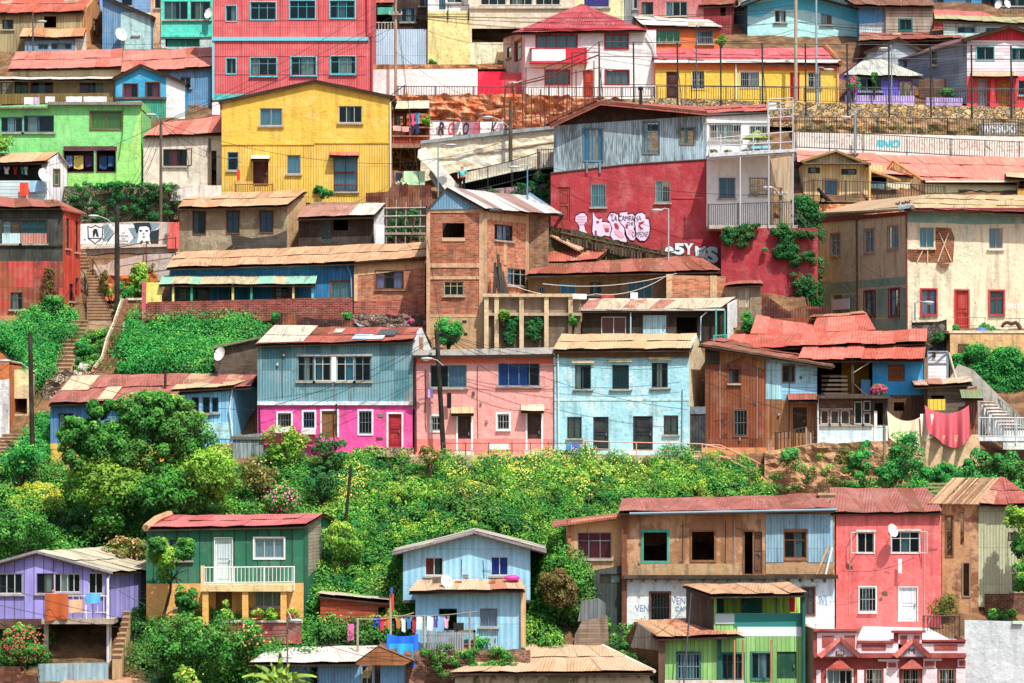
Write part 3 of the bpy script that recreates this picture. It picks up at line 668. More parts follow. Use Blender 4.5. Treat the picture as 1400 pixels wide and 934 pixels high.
h,f=gable_house('pale blue corrugated house with low gable and cream barge between tan and turquoise houses',140,208,68,[(136,-10),(150,-2),(211,24)],M('metal','#5f93bd'),M('roof','#cfc0a0'),[(181,28,190,48,'dark',dict(nx=1))],depth=5,bands=())
h.block(f,165,17,206,68,.005,.03,M('plaster','#a8d0d0',dirt=.5),'wall_panel')
h,f=flat_house('tall blue clapboard house cut by the top edge behind the pale gable',136,206,60,[(136,-30),(206,-30)],M('boardsH','#7fa8d6'),[(166,-12,181,8,'blue',dict(nx=1))],Y=D(68)+7)
h,f=flat_house('narrow peach house strip beside the turquoise house',206,220,66,[(206,-30),(220,-30)],M('plaster','#eeb58c'),[(212,-6,219,11,'dark',dict(nx=1))],Y=D(68)+.8)
h,f=flat_house('bright turquoise house with glazed gallery above a green doorway',220,291,66,[(220,-30),(291,-30)],M('plaster','#45d6c0',dirt=.2),[(224,2,257,27,'dark',dict(nx=3,fr='#6ec8bd',cur=[(0,.5,'#8a9a98')])),(260,2,288,27,'dark',dict(nx=2,fr='#6ec8bd')),(226,53,273,64,'hole')],Y=D(66)+.4,bands=[(49,49,M('plaster','#b8cfcc'))])
h.block(f,220,48,290,51,.0,.1,M('plaster','#45d6c0'),'ledge');h.block(f,228,54,272,66,-.4,-.3,M('boardsV','#139a83'),'garage_door')
dish('white satellite dish on the right corner of the turquoise house',287,19,D(66)+.4,.42,-1)
dish('white satellite dish on the pale panel under the blue house',164,48,D(68),.5,1)
Y0=D(128)
W8=[(309,8,323,29,'tq',dict(nx=1,ny=1)),(342.5,3,377,27,'tq'),(396,1,431,26,'tq'),(451,1,485,25,'tq'),(309.5,80,322.5,101,'tq',dict(nx=1,ny=1)),(342.5,79,378,104,'tq',dict(sill='#3d95a8')),(398,78,432,103,'tq',dict(sill='#3d95a8')),(452,77,486,101,'tq',dict(sill='#3d95a8'))]
h,f=flat_house('tall red corrugated building with turquoise window frames and a turquoise string course',291,508,130,[(291,-60),(508,-60)],M('metal','#d85c60',rust=.0,dirt=.35,w=2.6,h=1.45),W8,depth=8,Y=Y0-3)
h.block(f,290,51,504,56,.0,.12,M('plain','#6cc4d2'),'string_course');h.block(f,290,56,293,137,.003,.05,M('plain','#6cc4d2'),'corner_trim')
h.block(f,293,129,345,137,.003,.06,M('plaster','#49c3c0'),'plinth');h.pipe(f,[(501,-40),(502,44),(508,48),(508,130)],M('plain','#a81c30'))
for y in(28,77,102):h.block(f,293,y,500,y+.8,.002,.012,M('plain','#8f2c34'),'sheet_joint')
YG=D(150)
h,f=eave_house('long cream gallery house under a wide salmon red metal roof',18,165,146,(11,95,166,92,22,71,168,67),M('plaster','#b8aa86',dirt=.5),RED_ROOF,[(0+20,112,38,131,'dark',dict(cur='#7d8f60')),(43,112,71,131,'wood',dict(nx=1,ny=1,fr='#8a6a4a')),(108,112,142,131,'plain',dict(cur=[(0,.35,'#b05c68'),(.65,1,'#c8b8a0')]))],rd=4,Y=YG,back=0)
h.canopy(f,-30,158,105,111,1.3,M('roof','#efe6d4'),'white_awning');
h.poly(f,[(-60,131),(157,129),(157,141),(-60,146)],.9,1.0,M('boardsV','#7d6a34',dirt=.3),'balustrade')
h.pwall(f,[(-60,140),(18,140),(18,112),(-60,112)],M('plaster','#9fb0a0'),[(-20,114,-2,131,'dark'),(2,113,16,131,'blue')])
for i,(a,b)in enumerate(((33,46),(47,54),(62,75),(90,112),(114,146))):
 cloth(['white','lilac','pale grey','wide white','long white'][i]+' cloth drying along the gallery balustrade above the green house',a,133-(i>1),b,143-(i>1)*1.5,YG-1.15,['#f2f2f2','#c8b0d8','#d8dce8','#eef2f8','#e6eef8'][i],group='washing along the gallery')
h,f=eave_house('blue corrugated house wing under the shaded end of the salmon roof',165,289,146,(164,99,290,91,160,70,291,65),M('metal','#5c93bd'),RED_ROOF,[(246,105,261,120,'blue')],rd=4,Y=YG+.6,back=0)
h.block(f,254,144,289,168,.0,.05,M('stone','#a08068'),'basement');h.block(f,256,149,266,167,.05,.12,M('metal','#b8482e'),'shutter')
solo('linen',MB().box((W(290,157,D(150)-2)),W(301,140,D(150)-1.9)),M('cloth','#f0d8e4'),'pinkish white sheet hanging between the red building and the yellow house','laundry')
h,f=gable_house('small bright blue gabled house with pink curtains and a white right flank',158,253,168,[(155,108),(193,88.5),(256,114)],M('plaster','#27a7d6',dirt=.2),M('roof','#a8492f'),[(169,115,188,134,'wood',dict(nx=1,ny=1,fr='#6a4050',cur=[(0,.55,'#d84c78')])),(200,113,218,133,'wood',dict(nx=2,ny=1,fr='#6a4050',cur=[(.55,1,'#c84878')]))],Y=D(168)+1.2,over=.25,depth=4.5)
h.poly(f,[(227,170),(253,170),(253,113),(227,102.5)],.005,.03,M('plaster','#f2efe8',dirt=.15),'white_panel')
h.block(f,196,136,227,170,.004,.05,M('metal','#2f9a80'),'green_panel');h.block(f,158,133,228,136,.006,.2,M('wood','#6a5040'),'sill_board')
YN=D(257)
h,f=flat_house('long two storey bright green house with recessed balcony and slim grey roof edge',-60,193,257,[(-60,147),(193,138)],M('plaster','#7fd67c',dirt=.3),[(-18,160,0,181,'blue'),(1,160,31,181,'blue',dict(nx=3,cur=[(.3,.6,'#c8d8e8')])),(32,158,74,181,'blue',dict(nx=2,fr='#4a86a8')),(124,153,166,177,'wood',dict(nx=2,ny=1,fr='#8a8a70',cur=[(0,.48,'#9fc850'),(.52,1,'#8fbf58')])),(87,206,128,235,'hole',dict(trim='#7a4a52',tw=.04)),(132,205,158,235,'hole',dict(trim='#7a4a52',tw=.04)),(172,204,189,227,'door',dict(door='#9a6a2c'))],Y=YN,bands=[(206-4,199,M('plaster','#8fdc70',dirt=.25))][:0],depth=6)
h.block(f,-60,139+7.5,66,149,-.1,.35,M('roof','#b8b4ac',k=.6),'roof_edge');h.block(f,66,140,195,144,-.1,.35,M('roof','#b8b4ac',k=.6),'roof_edge')
h.block(f,160,196,193,257,.003,.02,M('plaster','#90d868'),'pale_panel');h.block(f,87,200,160,206,.003,.03,M('plaster','#5a3a44'),'lintel');h.block(f,87,236,160,258,.003,.02,M('plaster','#97dc70'),'parapet')
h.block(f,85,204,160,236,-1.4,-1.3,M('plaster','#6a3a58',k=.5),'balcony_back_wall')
h.pipe(f,[(169,146),(168,182),(163,215)],M('plain','#5a8a4a'),.04)
h.poly(f,[(178,200),(193,142),(193,240),(186,227)],.02,.026,M('plaster','#a4e070'),'sunlight_patch')  # lighter green wedge: sunlight painted on to the wall
for i,(a,b,c,n)in enumerate(((90,99,'#6f8ad8','blue shirt'),(101,114,'#d8b860','mustard towel'),(116,127,'#4a3060','plum dress'),(136,146,'#2c4a78','navy trousers'),(148,156,'#2f5a90','denim skirt'))):
 cloth(n+' drying inside the recessed balcony of the green house',a,213,b,228+(i%2)*3,YN+.45,c)
pole('thin wooden pole with small street lamp above the red roofed cream house',220,163,345,D(300)-3,.12,M('wood','#7c6c5c',k=.7),[],(211,156.5,-1,168))
h,f=eave_house('cream plastered house with salmon metal roof and an open casement, left of the yellow house',196,303,254,(195,186,303,182,222,168,306,158),M('plaster','#dcd0be',dirt=.4),RED_ROOF,[(223,204,255,227,'dark',dict(cur=[(.25,.6,'#b83a4a')],open=1,nx=3)),(289,206,296,257,'hole')],rd=3,back=0,Y=D(257))
h.block(f,285,190,288.5,258,.003,.12,M('wood','#6a5a4c'),'corner_post')
YB=D(262)-1
YEL=M('plaster','#f2b83c',dirt=.25)
h,f=gable_house('large sunny yellow house with a broad low gable',303,533,262,[(299,139),(431,110),(540,132.5)],YEL,M('roof','#7a4a38'),[(355,148,386,172,'cur',dict(nx=2)),(463,145,495,168,'plain',dict(nx=3,cur=[(.3,.5,'#48717a')])),(311,208,326,233,'white',dict(fr='#7fb6d8',nx=1,ny=2)),(346,218,367,255,'door',dict(door='#5a2c22')),(392,212,411,238,'cur',dict(nx=1)),(456,214,489,262,'cur',dict(nx=2,ny=1,fr='#8a3a2c'))],Y=YB,over=.22,bands=[(198,194,M('metal','#f2b83c',rust=0,dirt=.25))],depth=7)
for a,b,y in((303,430,197),(430,533,195)):h.block(f,a,y-1.5,b,y+1.2,.0,.06,YEL,'sheet_fold')
h.pipe(f,[(540,135),(533.5,141),(534,262)],M('plain','#d8d4cc'),.05,.1);h.canopy(f,344,369,213,219,.7,M('plain','#f0e6d0'),'door_canopy');h.canopy(f,451,491,208,214,.6,M('roof','#d8624a'),'window_canopy')
h.block(f,457,235,489,237,-.03,.05,M('wood','#7a3020'),'transom');h.block(f,457,252,489,254,-.03,.05,M('wood','#7a3020'),'transom')
for x in(413,438):h.block(f,x,145 if x>420 else 150,x+.8,194,.003,.03,YEL,'sheet_joint')
railing('low wooden balcony rail below the door of the yellow house',[(322,252),(373,252)],.9,YB-1.1,M('wood','#9a6a30'),1.5,.14,.035)
tag(MB().tube([W(325,248,YB-.7),W(324,228,YB-.7)],.02,5).build('flagpole',METAL),'short pole holding the small red flag by the yellow house','flagpole')
cloth('small red and white flag beside the yellow house door',324,232,328,246,YB-.72,'#e02838',cat='flag',name='flag')
h=House('balcony_shack','terracotta wooden balcony shack crowded with washing, right of the yellow house','shack',560,205,D(235))
f=Fac(536,588,D(235));DKB=M('boardsV','#6a3426',k=.7)
h.block(f,536,199,588,203,-2.5,.5,M('wood','#9a8272'),'deck');h.pwall(f,[(536,200),(588,200),(588,150),(536,150)],DKB,[(541,158,552,172,'wood'),(556,155,584,176,'hole')]);f_=f
h.canopy(f,541,587,138,150,.7,M('roof','#efe2b8'),'awning')
for x in(537.5,560,586.5):h.block(f,x,150,x+1.6,200,.35,.45,M('wood','#a8503a'),'post')
for y in(174,186,197):h.block(f,536,y,588,y+2,.4,.5,M('wood','#a8604a'),'rail')
h.block(f,536,188,588,198,.3,.38,M('boardsV','#8a3228'),'rail_panel')
for(a,b,c,d)in((540,203,556,232),(556,203,572,222),(540,214,563,219),(574,203,560,240),(548,203,545,262)):h.root and MB().tube([f.P(a,b,-.3),f.P(c,d,-.5)],.06,5).build('strut',WOODP,h.root)
h.pwall(Fac(538,578,D(235)+1.2),[(538,262),(578,262),(570,203),(538,203)],M('boardsV','#a8802c',k=.55),[(553,222,564,234,'dark')],'lower_wall')
for i,(a,y0,b,y1,c,n,kd)in enumerate(((537.5,172,548,179,'#e8b0a8','pink towel',''),(549,173,559,180,'#dca8b0','rose towel',''),(562,155,567,172,'#d03c90','magenta shirt','shirt'),(568,154,574,170,'#2c8fc0','turquoise shirt','shirt'),(562,171,573,182,'#2a2f60','navy trousers','trousers'))):
 cloth(n+' hanging over the terracotta balcony beside the yellow house',a,y0,b,y1,D(235)-.55,c,kd or 'cloth')
bush('potted leafy climber at the right end of the terracotta balcony',583,178,14,26,'lime',D(235)-.3,.12,10,60,'potted_plant','plant',depth=.4)
cloth('pale green blanket with yellow bands drying under the terracotta balcony',552,234,581,254,D(258)-1,'#b8dcb0')
cloth('navy garment hanging left of the pale green blanket',541,236,550,248,D(258)-1,'#27304a')
bush('pale flowering pot plants below the hanging blanket',550,258,22,12,'lime',D(258)-1.2,.12,8,50,'potted_plant','plant',depth=.4,flowers=30,fcol='#f0e8e0')
h=House('sheet_fence','rust red corrugated fence below the pale green blanket','fence',560,285,D(262)-1.5);f=Fac(536,592,D(262)-1.5)
h.pwall(f,[(500,285),(592,285),(589,253),(536,253),(530,262),(500,264)],M('metal','#7a3428',k=.7,rust=.4),(),'panel')
h,f=flat_house('dark brown house with rust awning and open deck behind the blue sheet fence',505,586,42,[(505,-40),(586,-40)],M('boardsV','#5c4a44',k=.6),[(548,11,568,30,'blue',dict(nx=2)),(508,8,537,30,'hole',dict(trim='#5aa890',tw=.04)),(574,-12,584,8,'dark')],Y=D(60)+2)
h.canopy(f,503,539,-6,7,1.1,M('roof','#d8583a',rust=.3),'awning');railing('white slatted deck railing under the rust awning',[(507,31),(541,31)],.7,D(60)+.7,M('wood','#d0c8bc'),1.2,.22,.03,br=.03)
cloth('teal garment on the deck under the rust awning',509,15,514,27,D(60)+.6,'#1f8f98','shirt');cloth('striped green cloth shading the deck under the rust awning',516,10,538,20,D(60)+.9,'#4aa88f')
h=House('sheet_fence','tall pale blue corrugated sheet fence above the white street wall','fence',545,92,D(88));f=Fac(507,586,D(88));h.pwall(f,[(507,92),(586,92),(586,40),(507,40)],M('metal','#a9cbe2',rust=.02,dirt=.2),(),'panel')
h,f=flat_house('tall cream yellow rendered tower with a roof terrace',585,642,94,[(585,15),(642,15)],M('plaster','#f0d98f',dirt=.45),Y=D(90),depth=6)
railing('dark metal rail around the roof terrace of the cream tower',[(584,7),(641,7)],.75,D(90)-.1,DMETAL,1.6,0,.03)
h,f=flat_house('white top floor flat behind the cream tower terrace',585,642,15,[(585,-40),(642,-40)],M('plaster','#e6e6e0'),[(600,-8,609,13,'door',dict(door='#2f5a68')),(611,-8,632,4,'white')],Y=D(90)+4)
h,f=flat_house('beige apartment building with a long row of white framed windows, cut by the top edge',640,786,95,[(640,-40),(786,-40)],M('plaster','#d8cab0',dirt=.3),[(657,-16,692,7,'white',dict(nx=3)),(696,-16,728,7,'white',dict(nx=3)),(732,-16,766,7,'white',dict(nx=3)),(645,39,718,58,'hole')],Y=D(90)+3)
h.block(f,640,9,786,12,.0,.15,M('plaster','#cfc3ac'),'ledge');h.pwall(Fac(642,680,D(90)+.5),[(642,95),(680,95),(680,59),(642,59)],M('plaster','#efe3bc'),(),'parapet');h.block(f,645,60,718,39,-2.6,-2.5,M('plaster','#8a7a68',k=.5),'inner_wall')
h,f=flat_house('cream house with a purple curtained window above the crimson roof',786,853,60,[(786,-40),(853,-40)],M('plaster','#efdca8'),[(798,-16,833,10,'plain',dict(cur='#8a58c8',nx=1))],Y=D(90)+5)
h,f=flat_house('dusty pink house with dark windows behind the orange house',873,962,60,[(873,-40),(962,-40)],M('plaster','#b86a6a'),[(877,3,893,20,'dark',dict(cur=[(0,.4,'#b0b0b0')])),(910,2,940,22,'plain',dict(nx=3,cur=[(0,.3,'#a0b0b8')]))],Y=D(90)+6)
h,f=flat_house('narrow grey sheet clad house beside the dusty pink house',852,873,60,[(852,-40),(873,-40)],M('metal','#8a949a'),[(866,-5,872,12,'plain',dict(nx=1))],Y=D(90)+5.5)
h,f=eave_house('small dark red house with low roof between pink and sky blue houses',962,1000,60,(955,8,1003,6,957,-3,1008,-4),M('boardsV','#8a2c34'),RUST_ROOF,[(985,10,992,22,'hole')],rd=3,Y=D(90)+6)
YH=D(136)
h=House('house','white two storey house with crimson hipped roof and red window frames','house',800,136,YH);f=Fac(718,897,YH)
CR=M('roof','#b8243a',rust=0,dirt=.15)
a,b,c=W(700,45,YH-.5),W(884,41,YH-.5),W(795,6,YH+4.2)
mb=MB();bl,br_=W(690,50,YH+8),W(884,41,YH+8)
roof_sheets(a,b,c+Vector((.05,0,0)),c,CR,h.root,ragged=.0)
mb.quad(a,c,c,W(683,53,YH+7));mb.quad(b,W(884,48,YH+8),c,c);mb.build('roof_side',CR,h.root)
h.block(f,716,39.5,884,42,.3,.42,M('plain','#b01828'),'fascia')
RW=dict(fr='#b02030',nx=4,cur='#9fb4b8',trim='#b82436',tw=.05)
PW=M('plaster','#f0ecea',dirt=.15)
h.pwall(f,[(718,142),(897,142),(897,41),(718,41)],PW,[(733,47,789,66,'red',RW),(746,96,779,116,'red',dict(RW,nx=4)),(827,47,859,67,'red',dict(RW,nx=3)),(827.5,96,860,116,'red',dict(RW,nx=3)),(797,96,811,134,'door',dict(door='#a8341f',dk='boardsH'))])
f2=Fac(688,718,YH+7,YH+.02);h.pwall(f2,[(688,130),(718,130),(718,41),(688,53)],M('plaster','#d8ccd0'),[(704,58,713,80,'red',dict(RW,nx=1,ny=2)),(693,66,699,78,'dark',dict(nx=1))],'side_wall');h.sheet([f.P(897,142,-.02),f.P(897,41,-.02),f.P(897,41,-8),f.P(897,142,-8)],PW)
h.block(f,724,67,802,69,0,.75,M('plaster','#b82436'),'balcony_slab');h.block(f,727,68,773,85,.68,.74,M('boardsV','#f0c8d2',pitch=.3),'balcony_panel');h.block(f,773,68,802,85,.68,.74,M('plain','#c81e3c'),'balcony_panel');h.block(f,724,85,803,87.5,-.02,.8,M('plaster','#c83048'),'balcony_slab')
h.pipe(f,[(884,45),(893,60),(897,80)],M('plain','#e0dcdc'),.06,.2)
h.poly(f,[(727,68.5),(773,68.5),(773,85),(727,85)],.745,.75,M('cloth','#f4d8e0'),'lattice')
railing('white picket railing in front of the white house with crimson roof',[(823,118),(895,118)],.95,YH-3.6,M('plain','#e8e8e8'),1.8,.18,.03,br=.025)
h=House('street_wall','long white painted street wall with a scarlet end section','wall',600,131,D(128));f=Fac(510,728,D(128))
h.pwall(f,[(505,142),(653,142),(653,94),(505,95)],M('plaster','#f6f4ee',dirt=.1));h.pwall(f,[(653,142),(688,142),(688,98),(653,98)],M('plaster','#e01040',dirt=.1),(),'red_wall');h.pwall(f,[(688,142),(728,142),(728,100),(688,99)],M('metal','#cc4450',dirt=.2),(),'gate')
h.block(f,505,88,690,94,-2.0,-.1,M('earth','#c08a5a'),'soil_bed');bush('small green weed growing on the soil bed above the white street wall',590,93,14,12,'emerald',D(128)+.4,.1,8,60,'weed','plant',depth=.3)
railing('dark iron railing along the rust coloured rock bank',[(543,118),(700,119),(850,120),(895,119)],.72,D(176)+.9,DMETAL,2.4,.17,.03)
railing('short sloping iron handrail at the left end of the rock bank',[(536,129),(553,117)],.7,D(176)+.9,DMETAL,1.2,0,.03)
h,f=eave_house('bright orange house with white roof above the red roofed yellow row',880,984,76,(878,35,988,38,862,20,966,27),M('plaster','#f4702c',dirt=.2),WHITE_ROOF,[(892,41,930,58,'plain',dict(cur='#6fc890',nx=4)),(953,42,975,60,'bars',dict(bars='#b8c8d0'))],rd=3.5,Y=D(84)+2,back=0)
h.pipe(f,[(880,33),(886,42),(886,68)],M('plain','#eae6e0'),.06,.15)
h,f=eave_house('long low yellow row house with an orange band and red metal roof',896,1147,142,(894,81,1150,88,882,67,1126,66),M('plaster','#f4702c',dirt=.15),M('roof','#e05560',c2='#d04a50',rust=0,dirt=.2),[(911,98,927,135,'door',dict(door='#4a2428')),(946,97,963,122,'bars',dict(trim='#f2c030',tw=.06)),(1012,98,1038,120,'bars',dict(trim='#d8d0c0',tw=.05)),(1080,99,1093,137,'door',dict(door='#c01f28')),(1105,99,1122,120,'bars',dict(nx=2,ny=2))],rd=4,bands=[(95.5,97.5,M('plaster','#fcba38',dirt=.12))],Y=D(140),back=0)
h.block(f,894,82.5,1148,86.5,.2,.36,M('plain','#e8e4e8'),'fascia');h.pipe(f,[(1006,88),(1006,140)],M('plain','#f0e8e0'),.05);h.pipe(f,[(1145,90),(1145,142)],M('plain','#e8a0a0'),.05)
mb=MB()
f3=Fac(1146,1150,D(140)-.5,D(140)+4);mb.tube([W(1149,86,D(140)-.5),W(1138,73,D(140)+2),W(1128,63,D(140)+4),W(1121,64,D(140)+4.5)],.16,6);mb.build('gable_parapet',M('plaster','#b06a48'),h.root)
bush('lime green shrub between the orange house and the sky blue house',986,64,14,18,'lime',D(84)+1,.14,14,70,'shrub','shrub')
SB=M('plaster','#a8e4f0',dirt=.15)
h,f=gable_house('large sky blue house with low gable, turquoise eaves and small sunlit windows',1022,1178,92,[(1012,8),(1075,-16),(1182,13)],SB,M('roof','#3f9ab0'),[(1059,14,1075,31,'white',dict(cur=[(.4,.8,'#e8f0f4')])),(1122,17,1138,34,'white',dict(cur=[(.1,.5,'#e0e0e0'),(.6,1,'#b07848')])),(1050,55,1066,63,'plain'),(1099,57,1116,66,'plain'),(1143,59,1151,74,'door',dict(door='#2c3a48')),(1152,60,1159,74,'door',dict(door='#2f9fb0'))],Y=D(84)+5,over=.9,depth=8,barge='#3aa0b8')
h.poly(f,[(1022,22),(1040,24),(1060,12),(1100,14),(1130,20),(1178,35),(1178,12),(1100,-6),(1022,6)],.004,.012,M('plaster','#4cc0d8',dirt=.1),'teal_band')
f2=Fac(982,1022,D(84)+12,D(84)+5);h.pwall(f2,[(982,66),(1022,66),(1022,5),(982,18)],M('boardsV','#3f8098'),[(1013,-1+8,1017,12,'plain',dict(nx=1))],'side_wall')  # left side in a darker blue, its shade put into the colour
mb=MB();mb.slab(W(978,19,D(84)+12.4),W(1024,3,D(84)+4.2),W(1070,-16,D(84)+5),W(1030,-8,D(84)+12.4),.1);mb.build('roof_side',M('roof','#b8b4a0'),h.root)
h,f=flat_house('blue corrugated house end between sky blue and grey houses',1175,1211,60,[(1175,7),(1211,8)],M('metal','#4fa0d8'),Y=D(90)+4,bands=[(33,30,M('metal','#c0dcec'))])
h,f=eave_house('grey weathered timber house with a dark shuttered window',1211,1275,60,(1168,7,1278,9,1150,-5,1270,-6),M('boardsH','#a89c8c',dirt=.7),M('roof','#8a5a48',rust=.4),[(1230,27,1246,41,'teal',dict(nx=2,ny=1))],rd=3,Y=D(90)+3.6,back=0)
h,f=flat_house('bright blue clapboard house with dark windows at the top right',1275,1360,40,[(1275,-40),(1360,-40)],M('boardsH','#3a86b8'),[(1277,-10,1290,10,'dark',dict(nx=1)),(1320,-10,1328,14,'door',dict(door='#1f4a60')),(1342,-10,1358,14,'dark')],Y=D(60)+8)
h,f=flat_house('dark teal shaded house in the top right corner with a balcony',1360,1460,60,[(1360,-40),(1460,-40)],M('boardsV','#2a5060'),[(1370,-8,1388,8,'dark'),(1392,-8,1420,8,'dark')],Y=D(60)+7)
railing('thin metal balcony rail on the dark teal house in the top right corner',[(1372,12),(1440,12)],.9,D(60)+6,METAL,1.4,.2,.02)
dish('round white satellite dish on a roof at the top right, left of its pair',1366,7,D(60)+4,.32,-1);dish('tilted white satellite dish at the top right, right of its pair',1376,6,D(60)+4,.32,1)
h,f=eave_house('pale turquoise house under a straw yellow roof at the upper right',1290,1460,70,(1278,26,1460,36,1277,20,1440,26),M('boardsH','#b8dcd0'),M('roof','#e8e0a0',k=.6),[(1309,37,1333,45,'blue'),(1348,38,1364,45,'blue')],rd=3,Y=D(90)+2,back=0)
h,f=eave_house('low shed with a flat coral red roof behind the straw yellow roof',1277,1362,40,(1277,21,1362,24,1277,13,1340,16),M('plaster','#b8483c'),M('roof','#e06058'),rd=3,Y=D(60)+3)
h,f=eave_house('low brown shack with patchy rust and tan roof sheets',1176,1318,88,(1174,56,1320,52,1176,43,1300,42),M('boardsV','#4a3428',k=.6),M('roof','#b04a38',c2='#e0b088',rust=.3,thr=.8),rd=4,Y=D(90)+.8,over=.5,back=0)
h,f=gable_house('small pale grey gabled house behind the lilac cottage',1185,1264,112,[(1180,72),(1228,52),(1268,73)],M('boardsH','#b0bcc4'),M('roof','#9a4a3a'),Y=D(112)-.6+1.5,depth=3.5)
h,f=gable_house('pink and red gabled house with turquoise windows at the right edge',1322,1445,148,[(1316,55),(1378,36),(1450,56)],M('boardsH','#f2d4dc',dirt=.15),M('roof','#b03c38'),[(1335,64,1359,82,'tq',dict(nx=2,ny=1,trim='#8cc8cc')),(1383,66,1404,82,'tq',dict(nx=2,ny=1,trim='#8cc8cc')),(1336,108,1350,147,'door',dict(door='#a8a4b4')),(1365,110,1381,147,'door',dict(door='#c89048')),(1392,110,1410,130,'blue')],Y=D(146),bands=[(104,104,M('plaster','#dc3a48',dirt=.15))],depth=8,over=.5)
h.poly(f,[(1324,55),(1378,38.5),(1440,56)],.004,.03,M('boardsV','#d83044'),'gable_panel');h.canopy(f,1327,1390,99,106,.9,M('roof','#d8b078'),'porch_roof')
for x in(1352,1382):h.poly(f,[(x,147),(x+8,147),(x+6,105),(x+2,105)],.1,.5,M('plaster','#d83a48'),'pier')
f2=Fac(1225,1322,D(146)+6,D(146)+.02);h.pwall(f2,[(1225,142),(1322,142),(1322,53),(1225,81)],M('boardsH','#8a94a4'),[(1272,70,1281,89,'white',dict(nx=1,ny=1)),(1235,84,1240,92,'hole')],'side_wall')
mb=MB();mb.slab(W(1222,83,D(146)+6),W(1322,55,D(146)-.4),W(1378,38,D(146)),W(1290,58,D(146)+6),.1);mb.build('roof_side',M('roof','#8a4a3a'),h.root)
h.block(Fac(1250,1310,D(140)+1),1256,108,1310,135,-.1,.1,M('brick','#9a6a58',k=.5),'brick_base')
LI=M('plaster','#6a62c8',dirt=.15)
h,f=eave_house('small violet cottage with a pale scalloped metal roof',1158,1228,140,(1154,103,1262,105,1178,84,1204,82),LI,M('roof','#c8cdc0',c2='#b0b8b0',rust=0),[(1175,107,1206,125,'blue',dict(nx=3,fr='#8ac8d8')),],rd=3,Y=D(138),side=M('plaster','#8a60b8'))
f2=Fac(1228,1248,D(138)+.1);h.pwall(f2,[(1228,142),(1248,142),(1248,105),(1228,104)],M('plaster','#7c52b0'),[(1230,112,1246,133,'white',dict(nx=2))])
h=House('garden_wall','low lilac garden wall in two lengths above the stone retaining wall','wall',1200,142,D(139)-.8);f=Fac(1155,1316,D(139)-.8)
h.pwall(f,[(1155,146),(1250,146),(1250,131),(1155,130)],M('plaster','#b8a4e0'));h.pwall(f,[(1266,146),(1316,146),(1316,134),(1266,133)],M('plaster','#b098d8'))
bush('magenta bougainvillea beside the violet cottage',1166,132,20,30,'emerald',D(139)-1.1,.13,24,70,flowers=140,fcol='#d03c88',depth=.6);bush('green shrub behind the right lilac wall',1295,136,26,14,'emerald',D(139)-.2,.13,12,80,depth=.6)
bush('tall thin cactus like plant before the violet cottage',1195,131,7,46,'lush',D(139)-1,.16,14,40,'cactus','plant',depth=.2)
f=Fac(541,860,D(175),D(175))
relief('rock_bank',None,f,[(541,131),(600,129),(720,130),(862,136)],[(541,172),(600,168),(700,176),(862,178)],.9,M('earth','#c8602f',c2='#dca478',k=.95),.2,'structure')
f=Fac(584,690,D(192));h=House('graffiti_wall','low grey wall covered with dense white graffiti below the red rock bank','wall',630,190,D(192))
h.pwall(f,[(584,198),(690,192),(690,166),(584,165)],M('plaster','#d8ccd0',c2='#8a6a78',dirt=.3),())
GR=M('plain','#2a2430',k=1);GW=M('plain','#f0ecec')
for i in range(8):
 x=588+i*11.5+random.uniform(-2,2);letters(h.root,f,'SRGAOBZK'[i],x,167,x+9,185,[GW,GR,M('plain','#b83a50')][i%3],.012,'graffiti',.03,.3)
railing('dark iron railing standing before the small graffiti wall',[(586,166),(690,166),(745,158)],1.0,[D(194)-.5]*3,DMETAL,1.9,0,.03,mid=True)
h=House('retaining_wall','pale cream stone retaining wall sloping up to the right beside the grey timbered house','wall',690,235,D(225));f=Fac(570,780,222.6)
relief('wall',None,f,[(575,196),(600,193),(690,181),(780,173)],[(575,250),(620,236),(700,222),(780,206)],.15,M('plaster','#f0e6d0',c2='#e2d2b4',dirt=.3,peel=.5),.3,None,parent=h.root)
h.poly(f,[(575,197),(780,174),(780,170.5),(690,178.5),(575,193)],-.3,.25,M('concrete','#8f9aa0'),'coping');h.poly(f,[(590,218),(690,203),(780,190),(780,191.5),(690,204.5),(590,219.5)],.05,.12,M('concrete','#b8ac98'),'joint')
h=House('retaining_wall','grey rendered wall below the sloping street railing, patched with faded paint','wall',690,250,D(250));f=Fac(625,760,221.2)
h.pwall(f,[(630,285),(770,285),(770,229),(700,236),(630,251)],M('plaster','#d8c4a4',c2='#a88a90',peel=.3),());h.pwall(f,[(632,262),(762,250),(762,206),(700,221),(632,236)],M('plaster','#b4ac9c',c2='#c8bca4'),(),'upper_wall')
h.poly(f,[(630,252),(700,236),(770,226),(770,222),(700,233),(630,249)],.0,.3,M('concrete','#e8e0cc'),'path_edge')
cover('bank_creeper','dark creeper on the wall under the sloping path',[(668,262),(700,252),(760,234),(757,300),(680,300)],70,120,.12,(.15,.45),'dark',wall=Fac(625,760,220.7))
railing('iron railing rising to the right along the sloping path left of the grey timbered house',[(634,236),(700,220),(738,208)],1.4,[220.4]*3,DMETAL,2.0,.18,.03,br=.008)
railing('short railing with balusters at the landing next to the grey timbered house',[(735,205),(758,204)],1.3,220.6,M('plain','#5a4440'),1.2,.16,.03)
h=House('stair_ramp','white concrete stair ramp descending beside the terracotta balcony','ramp',590,260,D(262));f=Fac(570,640,221.0)
h.poly(f,[(572,205),(582,202),(600,222),(634,262),(628,272),(610,262),(588,232),(571,216)],-.5,.3,M('plaster','#f0e6d4',dirt=.2),'ramp');h.poly(f,[(590,226),(600,232),(620,262),(600,262),(586,240)],-.3,.1,M('concrete','#8a8a88'),'ramp_side')
